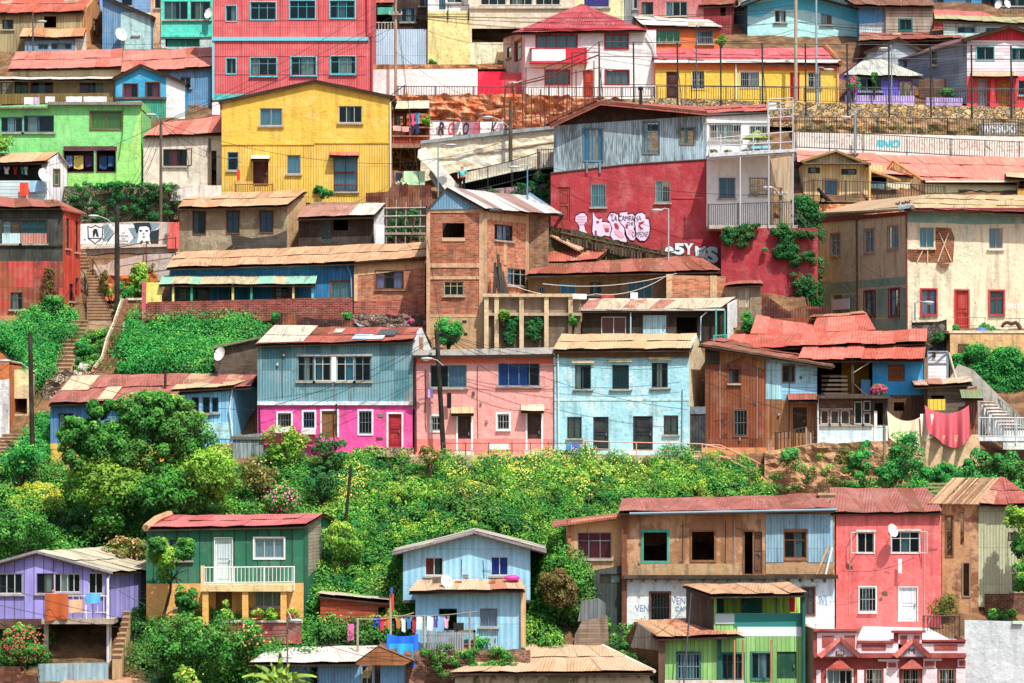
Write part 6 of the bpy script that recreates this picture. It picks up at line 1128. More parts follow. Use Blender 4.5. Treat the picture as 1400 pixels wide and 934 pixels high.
h.block(f,960,612,1060,640,-.2,.15,M('plaster','#d08a58',dirt=.5),'foundation');h.sheet([f.P(964,625,0),f.P(964,472,0),W(975,470,YK+6),W(975,600,YK+6)],RS)
roof_sheets(W(955,471,YK-.6),W(1138,501,YK-.6),W(1150,490,YK+5),W(985,462,YK+5),RUST_ROOF,h.root);h.poly(f,[(955,473),(1140,503),(1140,500),(955,470)],.55,.62,M('wood','#5f4a38'),'bargeboard')
h2=House('plank_house','pale blue boarded upper storey over a tan sheet lower wall beside the rust house','house',1082,610,YK+.15);f=Fac(1046.5,1118,YK+.15)
h2.pwall(f,[(1046.5,547),(1117,547),(1117,499),(1046.5,487)],M('boardsH','#8cc8ec',dirt=.3),[(1070,500,1086,522,'wood',dict(nx=2,ny=2,fr='#6a4a34',trim='#7a5a44',tw=.04))]);h2.block(f,1047,496,1069,546,.004,.03,M('metal','#9cd4f4',rust=.02),'blue_sheet');h2.block(f,1088,500,1112,525,.004,.03,M('metal','#9ad0f0',rust=.03),'blue_sheet')
h2.pwall(f,[(1046.5,620),(1117,620),(1117,547),(1046.5,547)],M('metal','#9c6e44',rust=.3,dirt=.6),[(1084,557,1103,592,'door',dict(door='#3f3028'))],'lower_wall');h2.canopy(f,1076,1117,539,548,.9,M('roof','#a8402c',rust=.3),'porch_roof')
h2.sheet([f.P(1117,620),f.P(1117,499),W(1117,499,YK+5),W(1117,600,YK+5)],M('boardsV','#5a4a40',k=.6));
railing('rickety dark wooden fence in front of the tan sheet wall',[(1060,592),(1085,588),(1110,582)],1.2,YK-.8,M('wood','#5a4a40',k=.7),1.3,.22,.035,name='picket_fence',cat='fence',br=.03)
for x0,y0,x1,y1 in((1108,592,1109,640),(1102,585,1103,640),(1050,607,1052,640)):tag(MB().tube([W(x0,y0,YK-.9),W(x1,y1,YK-1.6)],.06,6).build('fence_post',M('wood','#8f8478')),'weathered stake standing below the tan sheet wall, '+{1108:'rightmost',1102:'middle',1050:'leftmost'}[x0]+' of three','post')
for hh_,ff_,b_ in((h,Fac(964,1046,YK),(968,500,1040,600)),(h2,f,(1050,500,1112,600))):clutter(hh_,ff_,*b_,9)
RR=M('roof','#e06a54',c2='#c4543e',rust=.12,dirt=.35,thr=.7);YJ=YK+1.2
h=House('patchwork_house','patchwork house with long ragged red roofs and a vivid blue room at its right end','house',1180,610,YJ);f=Fac(1118,1268,YJ)
roof_sheets(W(991,477,YJ+2.4),W(1267,468,YJ+.4),W(1268,451,YJ+4.4),W(999,459,YJ+5),RR,h.root,ragged=.2);roof_sheets(W(1091,492,YJ-1.0),W(1264,491,YJ-1.0),W(1267,467,YJ+1.6),W(1098,476,YJ+1.6),RR,h.root,name='front_roof',ragged=.2)
h.poly(Fac(991,1092,YJ+2.5),[(1020,475),(1092,473),(1092,492),(1040,486)],-.2,0,M('boardsV','#3c2c24',k=.6),'dark_wall')
for b,m in(((1023,461,1038,467),'#f0e4dc'),((1141,461,1158,470),'#dcb06a')):pass
h.pwall(f,[(1193,540),(1264,540),(1264,488),(1193,488)],M('plaster','#1c9ad8',dirt=.2),[(1214,498,1237,521.5,'door',dict(door='#8a5430',dk='boardsH'))]);h.pwall(f,[(1193,620),(1264,620),(1264,540),(1193,540)],M('boardsV','#7a5a44',k=.7),[(1222,550,1236,562,'hole')],'lower_wall')
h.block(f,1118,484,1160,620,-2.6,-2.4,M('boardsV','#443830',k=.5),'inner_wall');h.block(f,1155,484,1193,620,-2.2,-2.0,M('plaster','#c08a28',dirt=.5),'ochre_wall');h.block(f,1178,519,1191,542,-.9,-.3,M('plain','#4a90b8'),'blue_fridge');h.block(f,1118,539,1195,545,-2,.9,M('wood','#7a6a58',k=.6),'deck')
for y in(513,519,525,531,537):h.block(f,1122,y,1158,y+3,.5,.56,M('wood','#7c6c5c',k=.7),'rail_board')
h.pipe(f,[(1164,545),(1163,487)],M('wood','#3a302a'),.09,.8,'post');h.pipe(f,[(1166,526),(1184,543)],WOODP,.04,.9,'brace');h.pipe(f,[(1165,510),(1190,494)],M('plain','#c8c8c0'),.02,.8,'rope')
for x in(1193,1264):h.sheet([f.P(x,620),f.P(x,488),W(x,488,YJ+5),W(x,600,YJ+5)],M('plaster','#3c7090'))
h.sheet([W(1000,600,YJ+5.2),W(1000,462,YJ+5.2),W(1268,455,YJ+5),W(1268,600,YJ+5)],DARKW,'rear_wall');h.block(f,1263,489,1267,620,-.1,.1,M('wood','#8a7050'),'corner_post')
h=House('roof_heap','huddle of small red sheet roofs behind the long ragged red roof','shed',1110,470,YJ+6);
roof_sheets(W(1026,459,YJ+5.3),W(1116,457,YJ+5.3),W(1110,444,YJ+8),W(1034,433,YJ+8),RR,h.root,ragged=.3);roof_sheets(W(1108,455,YJ+5.2),W(1197,452,YJ+5.2),W(1184,428,YJ+8),W(1118,432,YJ+8),RR,h.root,name='hut_roof',ragged=.2)
roof_sheets(W(1106,434,YJ+7.6),W(1184,430,YJ+7.6),W(1180,426,YJ+8.4),W(1112,430,YJ+8.4),M('roof','#c88a5c',c2='#a8582c',rust=.3),h.root,name='ridge_sheets');h.sheet([W(1026,475,YJ+8),W(1034,436,YJ+8),W(1184,432,YJ+8.2),W(1196,475,YJ+8.2)],M('metal','#8a3a2c',rust=.4),'wall')
h=House('sheet_fence','dark red corrugated sheets fencing the gap below the beige house','fence',1080,435,YJ+9);f=Fac(1040,1140,YJ+9);h.pwall(f,[(1042,470),(1136,470),(1134,420),(1100,418),(1078,426),(1042,400)],M('metal','#6a2a24',rust=.4,k=.7,dirt=.6),(),'panel')
clutter(h,f,1044,425,1130,440,0)
YM=YK-.3
h=House('glazed_porch_house','weathered grey porch house with a row of white framed windows over a pale blue base','house',1165,605,YM);f=Fac(1119,1214,YM);GWD=M('boardsV','#4c4640',k=.7)
h.pwall(f,[(1119,582),(1167,582),(1167,545),(1119,545)],M('metal','#6a4a40',rust=.2,k=.8),[(1122,561,1133,580,'white',dict(nx=1,cur='#8a4a34')),(1135.5,561,1147,580,'white',dict(nx=1,cur='#8a6a5a')),(1149.5,561,1162,580,'white',dict(nx=1,cur='#8a5a4a'))])
h.pwall(f,[(1167,582),(1192,582),(1192,545),(1167,545)],GWD,[(1168,549,1179,580,'white',dict(nx=1,ny=1)),(1180.5,548,1190.5,562,'white',dict(nx=1)),(1180.5,564,1190.5,580,'white',dict(nx=1))],'porch_wall');h.pwall(f,[(1119,612),(1214,612),(1214,582),(1119,582)],M('plaster','#bcd8e8',dirt=.3),(),'base_wall');h.pwall(f,[(1192,582),(1214,582),(1214,545),(1192,545)],GWD,[(1196,551,1207,580,'hole')],'side_panel')
h.block(f,1117,541,1216,545,-3,.5,M('wood','#6a5c50',k=.7),'flat_roof');h.pipe(f,[(1118,545),(1118,612)],M('plain','#c8d8e0'),.05,.1);h.block(f,1195,562,1199,612,.0,.06,M('plain','#e8eef0'),'white_post');h.block(f,1119,558,1166,560.5,.0,.08,M('wood','#8a8278'),'sill_board')
h.sheet([f.P(1214,612),f.P(1214,543),W(1214,543,YM+3),W(1214,600,YM+3)],GWD);bush('pink flowering creeper on the flat roof of the porch house',1202,541,26,16,'olive',YM+.1,.11,16,60,'climber','plant',depth=.4,flowers=90,fcol='#e04880',stem=False)
h,f=flat_house('small white braced timber cabin under the dark stone wall',1268,1297,522,[(1268,480),(1296,481)],M('boardsH','#e4eef8',dirt=.15),[],Y=YK+1.6,depth=2.5)
for a,b in(((1268,481),(1296,481)),((1268,497),(1296,497)),((1280,481),(1268,490)),((1294,483),(1279,496)),((1268,521),(1268,481)),((1295.5,521),(1295.5,481))):h.pipe(f,[a,b],M('wood','#7f96b0'),.05,.03,'timber')
h.pipe(f,[(1297,482),(1308,522)],M('wood','#d8d0c0'),.06,.1,'brace');h.block(f,1275,481,1279,489,.05,.1,DARKW,'vent')
h,f=eave_house('low grey plank lean to between the blue room and the rusted post',1268,1322,570,(1250,528,1330,524,1246,519,1326,516),M('boardsH','#8a7c6c',k=.7),M('roof','#d8c0a0',c2='#b85a40',rust=.2,thr=.6),[(1273,541,1291,550,'hole')],rd=1.6,Y=YK-.1,over=.5,back=0)
mb=MB();mb.box(W(1269,561,YK-1.5),W(1291,546,YK-.9));solo('storage_box',mb,M('boardsV','#ecc840',dirt=.2),'mustard yellow box standing behind the tarpaulins','box')
h=House('rusted_post_fence','dark rusted sheet fence end with a tiny greenish roof','fence',1328,598,YK-.8);f=Fac(1318,1340,YK-.8);h.pwall(f,[(1320,610),(1338,610),(1336,528),(1320,532)],M('metal','#6a382c',rust=.4,k=.8,w=.3),(),'panel');h.canopy(f,1312,1342,533,545,.9,M('roof','#9ab078',c2='#b0b090',k=.6),'little_roof')
cloth('large cream tarpaulin slung before the patchwork house',1213,562,1268,598,YK-1.6,'#c4b698',cat='tarpaulin',name='tarpaulin',wav=.2,drop=.55,tilt=.5);cloth('large faded red tarpaulin slung beside the cream one',1264,554,1325,596,YK-1.7,'#b8525c',cat='tarpaulin',name='tarpaulin',wav=.3,drop=.45,tilt=.55,ragged=.15)
cloth('torn pale cloth hanging between the two tarpaulins',1258,566,1276,598,YK-1.75,'#e4d8c8',cat='tarpaulin',name='tarpaulin',wav=.18,tilt=.3)
h=House('retaining_wall','rendered beige retaining wall below the red tarpaulin','wall',1290,640,YK-2);f=Fac(1235,1345,YK-2.2);h.pwall(f,[(1238,660),(1345,660),(1338,594),(1290,596),(1252,606)],M('plaster','#d8b48c',c2='#c8a078',dirt=.5),())
relief('cliff',None,Fac(1045,1245,192),[(1045,618),(1110,606),(1245,604)],[(1045,690),(1245,690)],.6,M('earth','#d8a878',c2='#c0906a',k=.95),.3,'structure')
steps('pale concrete stairway climbing left at the right edge',(1338,552),(1372,592),9,18,30,YK+1.2,YK-1,M('concrete','#e8e4dc'))
railing('diagonal grey handrail of the stairway at the right edge',[(1318,505),(1345,530),(1385,560),(1402,578)],1.1,[YK+3,YK+2,YK+1,YK],M('plain','#7a8a88'),2.4,.3,.03);railing('pale railing with balusters at the foot of the right stairway',[(1338,571),(1440,572)],1.15,YK-1.4,M('plain','#c4ccd0'),2.2,.15,.03)
h=House('landing','pale landing at the foot of the right stairway','landing',1370,600,YK-1);f=Fac(1330,1440,YK-1.3);h.block(f,1336,596,1440,603,-1,.1,M('concrete','#d8dce0'),'slab')
f=Fac(1298,1402,YK+1.5);h=House('retaining_wall','grey triangular stair wall behind the handrail at the right edge','wall',1340,560,YK+1.5);h.pwall(f,[(1297,600),(1400,600),(1400,575),(1345,520),(1330,505),(1310,498),(1297,520)],M('concrete','#a8a498'),())
YP=D(617)
h,f=eave_house('terraced house with teal sheet upper storey over a hot pink ground floor',352,564,612,(349,471,565,465.5,374,446,578,448),M('metal','#6c9ca8',rust=.1,dirt=.55,c2='#4a808c',thr=.75),M('roof','#c4503c',c2='#8a3a24',rust=.3,thr=.75),[(407,487,429,521,'plain',dict(nx=2,ny=2,fr='#8a9aa0')),(430,487,452.5,521,'white',dict(nx=2,ny=2,cur=[(.1,.5,'#4f90a0')])),(460,487,484,521,'white',dict(nx=2,ny=2,cur=[(.5,1,'#5fb0c8')])),(485,487,507,521,'plain',dict(nx=2,ny=2,fr='#8a9aa0')),(380,565,398,584,'white',dict(nx=2,fr='#3a3a3a',trim='#f0ece8',tw=.1,bars='#8a8a88')),(415,563,430,585,'white',dict(nx=2,fr='#3a3a3a',trim='#f0ece8',tw=.1,bars='#6a88b0')),(440,562,461,598,'door',dict(door='#8a5a30',trim='#f0e8e4')),(491,562,508,593,'white',dict(nx=2,ny=2,fr='#4a4a48',trim='#f4f0ec',tw=.1,bars='#8a98a8')),(531,566,549,612,'door',dict(door='#a82430',trim='#f4f0f0',dk='boardsH'))],rd=4,Y=YP,bands=[(553,552,M('plaster','#e8489a',dirt=.35))],over=.4)
h0_,f0_=h,f
h.block(f,352,549,564,554,.0,.14,M('plaster','#d8dce0',dirt=.4),'string_course');h.block(f,453,487,459.5,522,.0,.05,M('plain','#f0f2f0'),'mullion');h.block(f,405,484,509,487,.0,.08,M('wood','#a8b0b0'),'window_head')
h.poly(f,[(352,473),(564,469),(564,480),(500,483),(440,487),(352,486)],.003,.012,M('metal','#3f6f78',dirt=.4),'stained_strip')if 0 else None
a,b=W(349,471,YP-.44),W(565,465.5,YP-.44);c,d=W(578,448,YP+4),W(374,446,YP+4);B=lambda s,q,l=.09:(a*(1-s)+b*s)*(1-q)+(d*(1-s)+c*s)*q+Vector((0,-.02,l))
for s0,s1,q0,q1,m,nm in((.01,.3,.02,.98,M('roof','#e8dcc0',c2='#d8c8a8',thr=.6,rust=0),'cream_sheets'),(.44,.5,.55,.78,M('roof','#f0e4d8'),'pale_patch'),(.60,.72,.12,.4,M('plain','#a8c8dc'),'blue_sheet'),(.74,.86,.3,.75,M('plain','#4a5054'),'dark_sheet'),(.7,.8,.1,.3,M('plain','#d8e4ec'),'white_sheet')):
 mb=MB();mb.slab(B(s0,q0),B(s1,q0),B(s1,q1),B(s0,q1),.02);mb.build(nm,m,h.root)
f2=Fac(564.5,592,YP+.02,YP+4);h.pwall(f2,[(564.5,560),(592,556),(592,483),(577,449),(564.5,470)],M('metal','#d8dcdc',c2='#a8865c',thr=.7,rust=.15),(),'gable_wall');h.pipe(f,[(355,555),(356,612)],DK,.04,.1);h.pipe(f,[(460,552),(460,595)],DK,.05,.25)
h.block(f,376,584,398,592,.1,.3,M('plain','#d8d4cc'),'balcony_box');h.block(f,412,587,432,594,.1,.3,M('plain','#d8d4cc'),'balcony_box')
h.poly(f,[(356,596),(398,590),(402,582),(408,592),(440,600),(440,606),(356,606)],.3,.4,M('boardsH','#8a3030',k=.8),'garden_fence');h.block(f,484,612,566,625,.2,1.2,M('stone','#c8a880',pitch=.35),'stone_step')
h=House('attic_shed','dark brown low sheet structure behind the patched red roof','shed',430,455,YP+5);f=Fac(372,520,YP+4.6);h.pwall(f,[(374,470),(500,470),(520,452),(495,445),(480,438),(432,436),(381,427),(376,440)],M('metal','#4a2f28',k=.7,rust=.3));h.poly(f,[(495,450),(484,440),(512,452)],.01,.1,M('metal','#a8c8d8'),'blue_corner')
bush('small ivy tuft on the left end of the dark attic shed',377,443,12,16,'emerald',YP+4.2,.12,8,70,stem=False,depth=.3);bush('low green tuft behind the patched red roof',473,440,20,12,'emerald',YP+5,.12,10,80,stem=False,depth=.4);bush('magenta flowers by the rubble foot of the brick wing',562,445,10,10,'lush',YL-2,.1,6,50,'flower_clump','plant',flowers=60,fcol='#d8308c',stem=False,depth=.3)
clutter(h0_,f0_,366,480,400,545,3);clutter(h0_,f0_,512,560,526,605,2)
PK=M('plaster','#f49a94',dirt=.2)
h,f=flat_house('salmon pink terraced house with blue curtains upstairs and two dark doors',567,757,618,[(567,481),(757,481)],PK,[(588,499,638,530,'plain',dict(nx=2,fr='#8aa8b0',cur=[(.5,1,'#8fa8c0')])),(681,496.5,738,528,'plain',dict(nx=4,fr='#6a9ac8',cur=[(0,.7,'#2c5cb8')])),(590,569,605,589,'bars',dict(nx=2,trim='#f4f0ec',tw=.1)),(680,566,696,587,'bars',dict(nx=2,trim='#f4f0ec',tw=.1,sill='#e8e0d8')),(626,568,644,616,'door',dict(door='#4a3430',trim='#f0e4e0')),(721,565,740,615,'door',dict(door='#4a3430',trim='#f0e4e0'))],Y=YP-.1,depth=7)
h.poly(f,[(565,487),(758,484),(758,475),(565,479)],.0,.35,M('concrete','#b8b4ac'),'parapet_coping');h.block(f,565,486,758,488.5,.1,.42,DK,'gutter');h.block(f,567,489,757,497,.002,.006,M('plaster','#f0684c',dirt=.1),'orange_band')
h.canopy(f,617,648,557,566,.6,M('roof','#ecc088'),'door_canopy');h.canopy(f,712,744,553,562,.6,M('roof','#ecd0b0'),'door_canopy');h.block(f,567,532,757,532.8,.002,.008,M('plaster','#d87a78'),'crack_line');h.block(f,567,600,757,625,.002,.012,M('plaster','#e87c74',dirt=.3),'base_band');h.pipe(f,[(568,489),(569,618)],M('plain','#5a2c2c'),.05,.1)
h.block(f,622,616,648,625,.1,.7,M('concrete','#d8d0c4'),'doorstep');h.block(f,717,615,742,625,.1,.7,M('concrete','#d8d0c4'),'doorstep')
mb=MB();q_=W(682,617,YP-1);mb.box((q_.x-.55,q_.y-.2,q_.z+.1),(q_.x+.55,q_.y+.2,q_.z+.42));bn=thing('bench','small white bench below the small window of the salmon pink house','bench',q_);mb.build('seat',M('plain','#e8e4dc'),bn)
for sx in(-.45,.45):MB().tube([q_+Vector((sx,0,-.1)),q_+Vector((sx,0,.12))],.04,5).build('leg',METAL,bn)
clutter(h,f,572,505,584,590,2);clutter(h,f,645,500,676,600,4)
LBm=M('plaster','#9cd4e8',c2='#b4d8e0',dirt=.4,peel=.1)
WB=dict(fr='#3f5a60',nx=2,ny=1)
h,f=eave_house('pale blue terraced house with three dark upper windows under a tan roof',758,942,616,(756,478.5,945,477,768,457.5,953,456.5),LBm,M('roof','#e0bc88',c2='#d4ac78',rust=0,dirt=.3),[(786,499,808,532,'dark',WB),(837,499,860,532,'dark',dict(WB,nx=1,cur=[(0,1,'#2f5058')])),(891,496,913,530,'dark',WB),(776,570,795,599,'dark',dict(cur='#b8bcb0',bars='#5a5a58')),(908,568,927,594,'dark',dict(cur='#b0b4a8',bars='#5a5a58')),(811,570,832,616,'door',dict(door='#2a3438')),(865.5,569,892.5,616,'door',dict(door='#283034'))],rd=4,Y=YP-.25,over=.45,side=M('plaster','#d8c49c'))
h.block(f,760,482,942,489,.0,.12,M('boardsH','#7a5a40',dirt=.5),'eaves_board')
for x0,x1,y in((782,812,497),(832,864,495),(887,918,493)):h.block(f,x0,y-4,x1,y-.5,.0,.16,M('plaster','#d8c090'),'window_hood')
for x0,x1,y in((783,811,533),(833,864,533),(888,917,531)):h.block(f,x0,y,x1,y+2,.0,.12,M('wood','#4a4440'),'sill')
h.pipe(f,[(763,484),(764,612)],M('plain','#c8e0e8'),.05,.12);h.pipe(f,[(933,532),(932,610)],M('plain','#5a8898'),.03,.06);h.block(f,758,545,942,548,.002,.03,M('plaster','#b8e0ec'),'band')
f2=Fac(942.5,966,YP-.2,YP+5);h.pwall(f2,[(942.5,616),(966,605),(966,500),(953,458),(942.5,478)],M('plaster','#e0d0a8',dirt=.35),(),'gable_wall');h=House('side_gate','dark metal gate in the gap between the pale blue and rust houses','gate',954,612,YP);f=Fac(942,965,YP);h.pwall(f,[(942,620),(965,620),(965,558),(942,558)],M('metal','#2f3c44',k=.8),(),'leaf');h.block(f,942,556,965,566,.0,.06,M('concrete','#6a7880'),'lintel')
h=House('kerb_wall','low broken kerb wall along the footpath in front of the terraced row','wall',720,630,YP-1.5);f=Fac(560,985,YP-1.6);h.pwall(f,[(560,640),(985,645),(985,622),(860,622),(757,624),(560,625)],M('concrete','#b8a484',dirt=.5));h.block(f,560,622,985,624.5,-1.5,-.05,M('concrete','#d0b890'),'footpath')
railing('thin dark pipe railing in front of the salmon pink house',[(605,606),(700,606),(800,606)],.85,YP-1.5,METAL,1.15,0,.025,mid=True);railing('thin salmon coloured pipe railing from the pale blue house down to the slope',[(797,603),(870,605),(960,607),(1005,617),(1035,632)],.85,[YP-1.55,YP-1.55,YP-1.6,D(640),D(652)],M('plain','#d89878'),1.6,0,.03,mid=True)
h=House('hillside_handrail','long rusty double handrail running down the slope to the brown building','handrail',1040,660,D(650));
for pts in(((940,607),(985,609),(1035,632),(1100,668)),((1000,630),(1040,650),(1060,672)),((955,618),(1000,628))):MB().tube([W(x,y,D(max(y,620)+14)-.3)for x,y in pts],.045,6).build('rail',M('plain','#c88a68'),h.root)
for x,y in((966,608),(1033,631),(1066,650)):MB().tube([W(x,y,D(y+14)-.3),W(x-4,y+20,D(y+20))],.04,5).build('post',M('plain','#b8a08c'),h.root)
pole('leaning black wooden pole in front of the salmon pink house',606,452,612,YP-1.2,.17,M('wood','#2c2622',k=.9),[],(589,490,-1,500),lean=-9,group=None)
cloth('lilac cloth hanging below the upper left window of the pink house',585,531,592,544,YP-.5,'#b8a0d8');cloth('black rag hanging beside the leaning pole on the pink house',611,537,617,558,YP-.5,'#1c1c1e');cloth('violet cloth draped over the railing by the pale blue house',782,607,793,622,YP-1.7,'#6a68b8');cloth('blue towel on the railing between pink and pale blue houses',775,606,781,616,YP-1.7,'#4a88c8')
h,f=eave_house('pale blue cottage with three small windows right of the big tree',240,319,600,(233,533,320,528,244,524,338,520),M('boardsV','#7fc0e4',dirt=.2),CREAM_ROOF,[(262,543,272,565,'white',dict(nx=1,fr='#6a5a50')),(277,543,287,565,'white',dict(nx=1,fr='#6a5a50')),(289,543,299,564,'blue',dict(nx=1))],rd=1.6,Y=D(605),over=.4,back=0)
h.block(f,240,578,319,600,.003,.03,M('plaster','#a8dcf4'),'lower_panel');f2=Fac(319,352,D(605)+.02,D(605)+4);h.pwall(f2,[(319,625),(352,615),(352,512),(319,528)],M('boardsV','#b4d8ec',dirt=.2),(),'side_wall');h.pipe(f,[(318,532),(314,560),(318,596)],M('plain','#e8f0f4'),.05,.15)
h,f=eave_house('house with a long patched red roof and yellow base behind the big tree',69,240,645,(66,552,238,546,97,514,268,511),M('boardsV','#4a7fb0',dirt=.3),M('roof','#b85c50',c2='#a04c40',rust=.2),[(80,565,100,590,'dark')],rd=5,Y=D(625),bands=[(606,606,M('plaster','#f0a838',dirt=.3))],over=.4,back=0)
a,b=W(66,552,D(625)-.44),W(238,546,D(625)-.44);c,d=W(268,511,D(625)+5),W(97,514,D(625)+5)
for s0,s1,q0,q1 in((.02,.24,.42,.95),(.38,.5,.05,.5)):mb=MB();mb.slab(B(s0,q0),B(s1,q0),B(s1,q1),B(s0,q1),.02);mb.build('cream_sheet',M('roof','#ecd4a8',rust=0),h.root)
roof_sheets(W(238,536,D(625)+1.2),W(343,528,D(625)+1.2),W(352,511,D(625)+5),W(262,511,D(625)+5),M('roof','#b85c50',c2='#dcb48c',rust=.2,thr=.7),h.root,name='rear_roof')
pole('short thin dark pole rising behind the long patched red roof',226,506,545,D(600),.1,M('wood','#4a3a30',k=.9),group=None)
h,f=flat_house('dark slatted timber shed beside the teal house',294,353,512,[(293,477),(353,464)],M('boardsH','#4a4038',k=.6,c2='#9a8a76',pitch=.13),Y=D(560),depth=4);h.poly(f,[(291,477),(354,463),(354,461),(291,474)],-.2,.3,M('wood','#8a7a68'),'roof_edge');dish('white satellite dish on the left end of the slatted timber shed',302,485,D(560)-.2,.42,-1)
h=House('fence','grey slatted garden fence below the pale blue cottage','fence',335,620,D(622));f=Fac(318,360,D(622));h.pwall(f,[(318,640),(360,640),(360,592),(318,596)],M('boardsV','#8fa0a4',c2='#4a4844'),(),'panel');h.block(f,316,597,362,601,.0,.1,M('wood','#6a6258'),'rail')
YX=D(900)
PU=M('boardsV','#9690d8',dirt=.3,pitch=.5)
h,f=gable_house('lilac house on stilts with a long window row and a rust cloth on its rail',-30,147,846,[(-40,778),(50,753),(155,782)],PU,M('roof','#d8d0b4',c2='#c4bc9c',rust=0),[(-20,784,-4,812,'white',dict(nx=1)),(-2,784,31,812,'white',dict(nx=3)),(50,784,73,811,'dark',dict(nx=2,fr='#5a4a50')),(74,784,110,810,'white',dict(nx=4)),(121,783,141,812,'white',dict(nx=2))],Y=YX,over=.35,ext=0,depth=6,skew=2.6,barge='#c8ccd0')
h.pwall(Fac(147,173,YX+.02,YX+3.2),[(147,846),(172,842),(172,786),(147,784)],M('boardsV','#d8ccc0',dirt=.2),(),'side_wall');h.pipe(f,[(153,782),(148,792),(148,930)],M('plain','#dfe4e8'),.07,.2)
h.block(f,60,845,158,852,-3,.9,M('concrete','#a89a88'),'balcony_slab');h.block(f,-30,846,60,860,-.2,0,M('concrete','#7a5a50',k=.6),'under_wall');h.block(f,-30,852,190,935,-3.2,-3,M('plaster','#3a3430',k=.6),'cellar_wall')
for x in(146,60):h.block(f,x,850,x+6,945,-.3,0,M('concrete','#b8b0a0'),'stilt')
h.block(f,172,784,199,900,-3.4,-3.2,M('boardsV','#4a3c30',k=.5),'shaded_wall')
railing('white wire balcony rail of the lilac house',[(62,815),(146,815)],.95,YX-.85,M('plain','#e0e0e4'),1,.3,.02);cloth('big rust orange blanket over the rail of the lilac house',61,812,93,848,YX-1,'#b85a28');cloth('peach towel over the rail of the lilac house',94,820,113,838,YX-.97,'#e8b088');cloth('pale blue cloth over the rail of the lilac house',117,811,137,825,YX-.97,'#58b0e0')
person('person leaning in the open window of the lilac house above the rust blanket',73,848,YX-.5,1.6,'#d8c8c0','#3a3a40')
h=House('sheet_fence','pale blue grey corrugated fence under the lilac house','fence',100,930,YX-1.6);f=Fac(50,150,YX-1.6);h.pwall(f,[(52,945),(148,945),(148,906),(52,908)],M('metal','#8fb0bc',pitch=.3),(),'panel')
steps('narrow wooden steps climbing beside the lilac house',(171,838),(153,905),9,9,14,YX+1.8,YX-1.4,M('wood','#b89a70'))
h=House('brick_wall','stepped terracotta brick wall in the bottom left corner','wall',20,934,D(934));f=Fac(-30,52,D(934));h.pwall(f,[(-30,960),(52,960),(50,926),(36,922),(33,912),(-30,911)],M('brick','#c87a5c'))
roof_sheets(W(-10,950,177),W(44,950,177),W(26,924,180),W(-20,924,180),TAN_ROOF,House('roof_corner','tan roof corner cut by the bottom left edge','roof',10,945,178).root);roof_sheets(W(78,938,176),W(215,938,176),W(172,925,179),(W(90,929,179)),M('roof','#d09a6c'),House('low_roof','low tan roof cut by the bottom edge right of the blue grey fence','roof',140,940,178).root)
YZ=D(862);OR=M('plaster','#eea858',dirt=.25)
h,f=eave_house('dark green house with a white balcony over an orange ground floor',200,415,868,(203,722,418,718,230,705,442,702),M('boardsV','#266e54',dirt=.35,pitch=.6),M('roof','#d86a6c',c2='#cc5a5c',rust=0,dirt=.15),[(294,736,317,797,'door',dict(door='#c8e0ec',trim='#e0ecf0',tw=.05)),(348,736,388,763,'white',dict(nx=3,cur='#d0dce8',trim='#f4f8fa',tw=.08)),(232,738,262,766,'dark'),(348,808,385,830,'white',dict(nx=3,cur='#c8c0b0')),(295,809,317,853,'door',dict(door='#8a5a3c')),(240,812,262,830,'dark')],rd=4,Y=YZ,bands=[(798,797,OR)],over=.35)
h.sheet([f.P(414,868,-.1),f.P(414,797,-.1),W(437,797,YZ+4),W(437,850,YZ+4)],OR,'lower_side');mb=MB();mb.add([f.P(414.5,797,-.05),f.P(414.5,722,-.05),W(439,706,YZ+4),W(439,770,YZ+4)],((0,1,2,3),));mb.build('shingle_wall',M('boardsH','#8a8878',c2='#b8a890',dirt=.4,pitch=.18),h.root)
mb=MB();mb.tube([W(199,722,YZ-.4),W(214,710,YZ+1.2),W(232,703,YZ+3.8)],.2,6);mb.build('gable_parapet',M('concrete','#c89870'),h.root)
h.block(f,278,798,402,807,0,1.5,M('plaster','#f0c48c'),'balcony_slab');h.block(f,278,772,283,798,1.35,1.5,M('wood','#e0c090'),'newel')
for x in(280,334,386):h.block(f,x,807,x+8,853,1.0,1.4,OR,'pier')
railing('white balcony railing of the dark green house',[(279,776),(402,775)],.9,YZ-1.45,M('plain','#e4ecec'),1.6,.2,.03,br=.02)
h=House('garden_wall','brick red garden wall below the orange ground floor','wall',358,870,YZ-1.8);f=Fac(305,414,YZ-1.9);h.pwall(f,[(305,880),(412,880),(412,850),(305,850)],M('plaster','#a84a48',c2='#8a5a50',dirt=.4));h.block(f,303,848,414,851,-.2,.1,M('concrete','#d0c0b0'),'coping')
for i,(x,n)in enumerate(((312,'tall'),(352,'red flowered'),(372,'leafy'),(400,'orange flowered'))):bush(n+' potted plant on the red garden wall',x,850-(2 if i else 0),18,16+18*(i==0),'lime',YZ-2,.12,10,60,'potted_plant','plant','potted plants on the garden wall',40*(i%2),'#d83838',.3,False)
tree('slim young tree with two leafy heads before the dark green house',222,835,YZ-1.2,3,235,770,66,90,'lush',.17,60,120,1.0,lobes=((222,768,46,60),(251,752,34,40),(255,822,36,60),(214,748,26,26)),r=.09)
for lab,x,yb,w,hh,p,fl,fc in(('huge bright green bush below the dark green house',262,925,180,92,'lush',0,''),('leafy shrub with small orange blooms right of the huge bush',340,905,70,62,'lush',40,'#e8a060'),('red flowering bush in the lower left corner',30,910,76,58,'lush',200,'#c05848'),('yellow green shrub at the bottom centre left',258,950,46,44,'lime',20,'#e8d048')):
 bush(lab,x,yb,w,hh,p,D(yb)-2,.17,flowers=fl,fcol=fc or '#e0508c',depth=1.4)
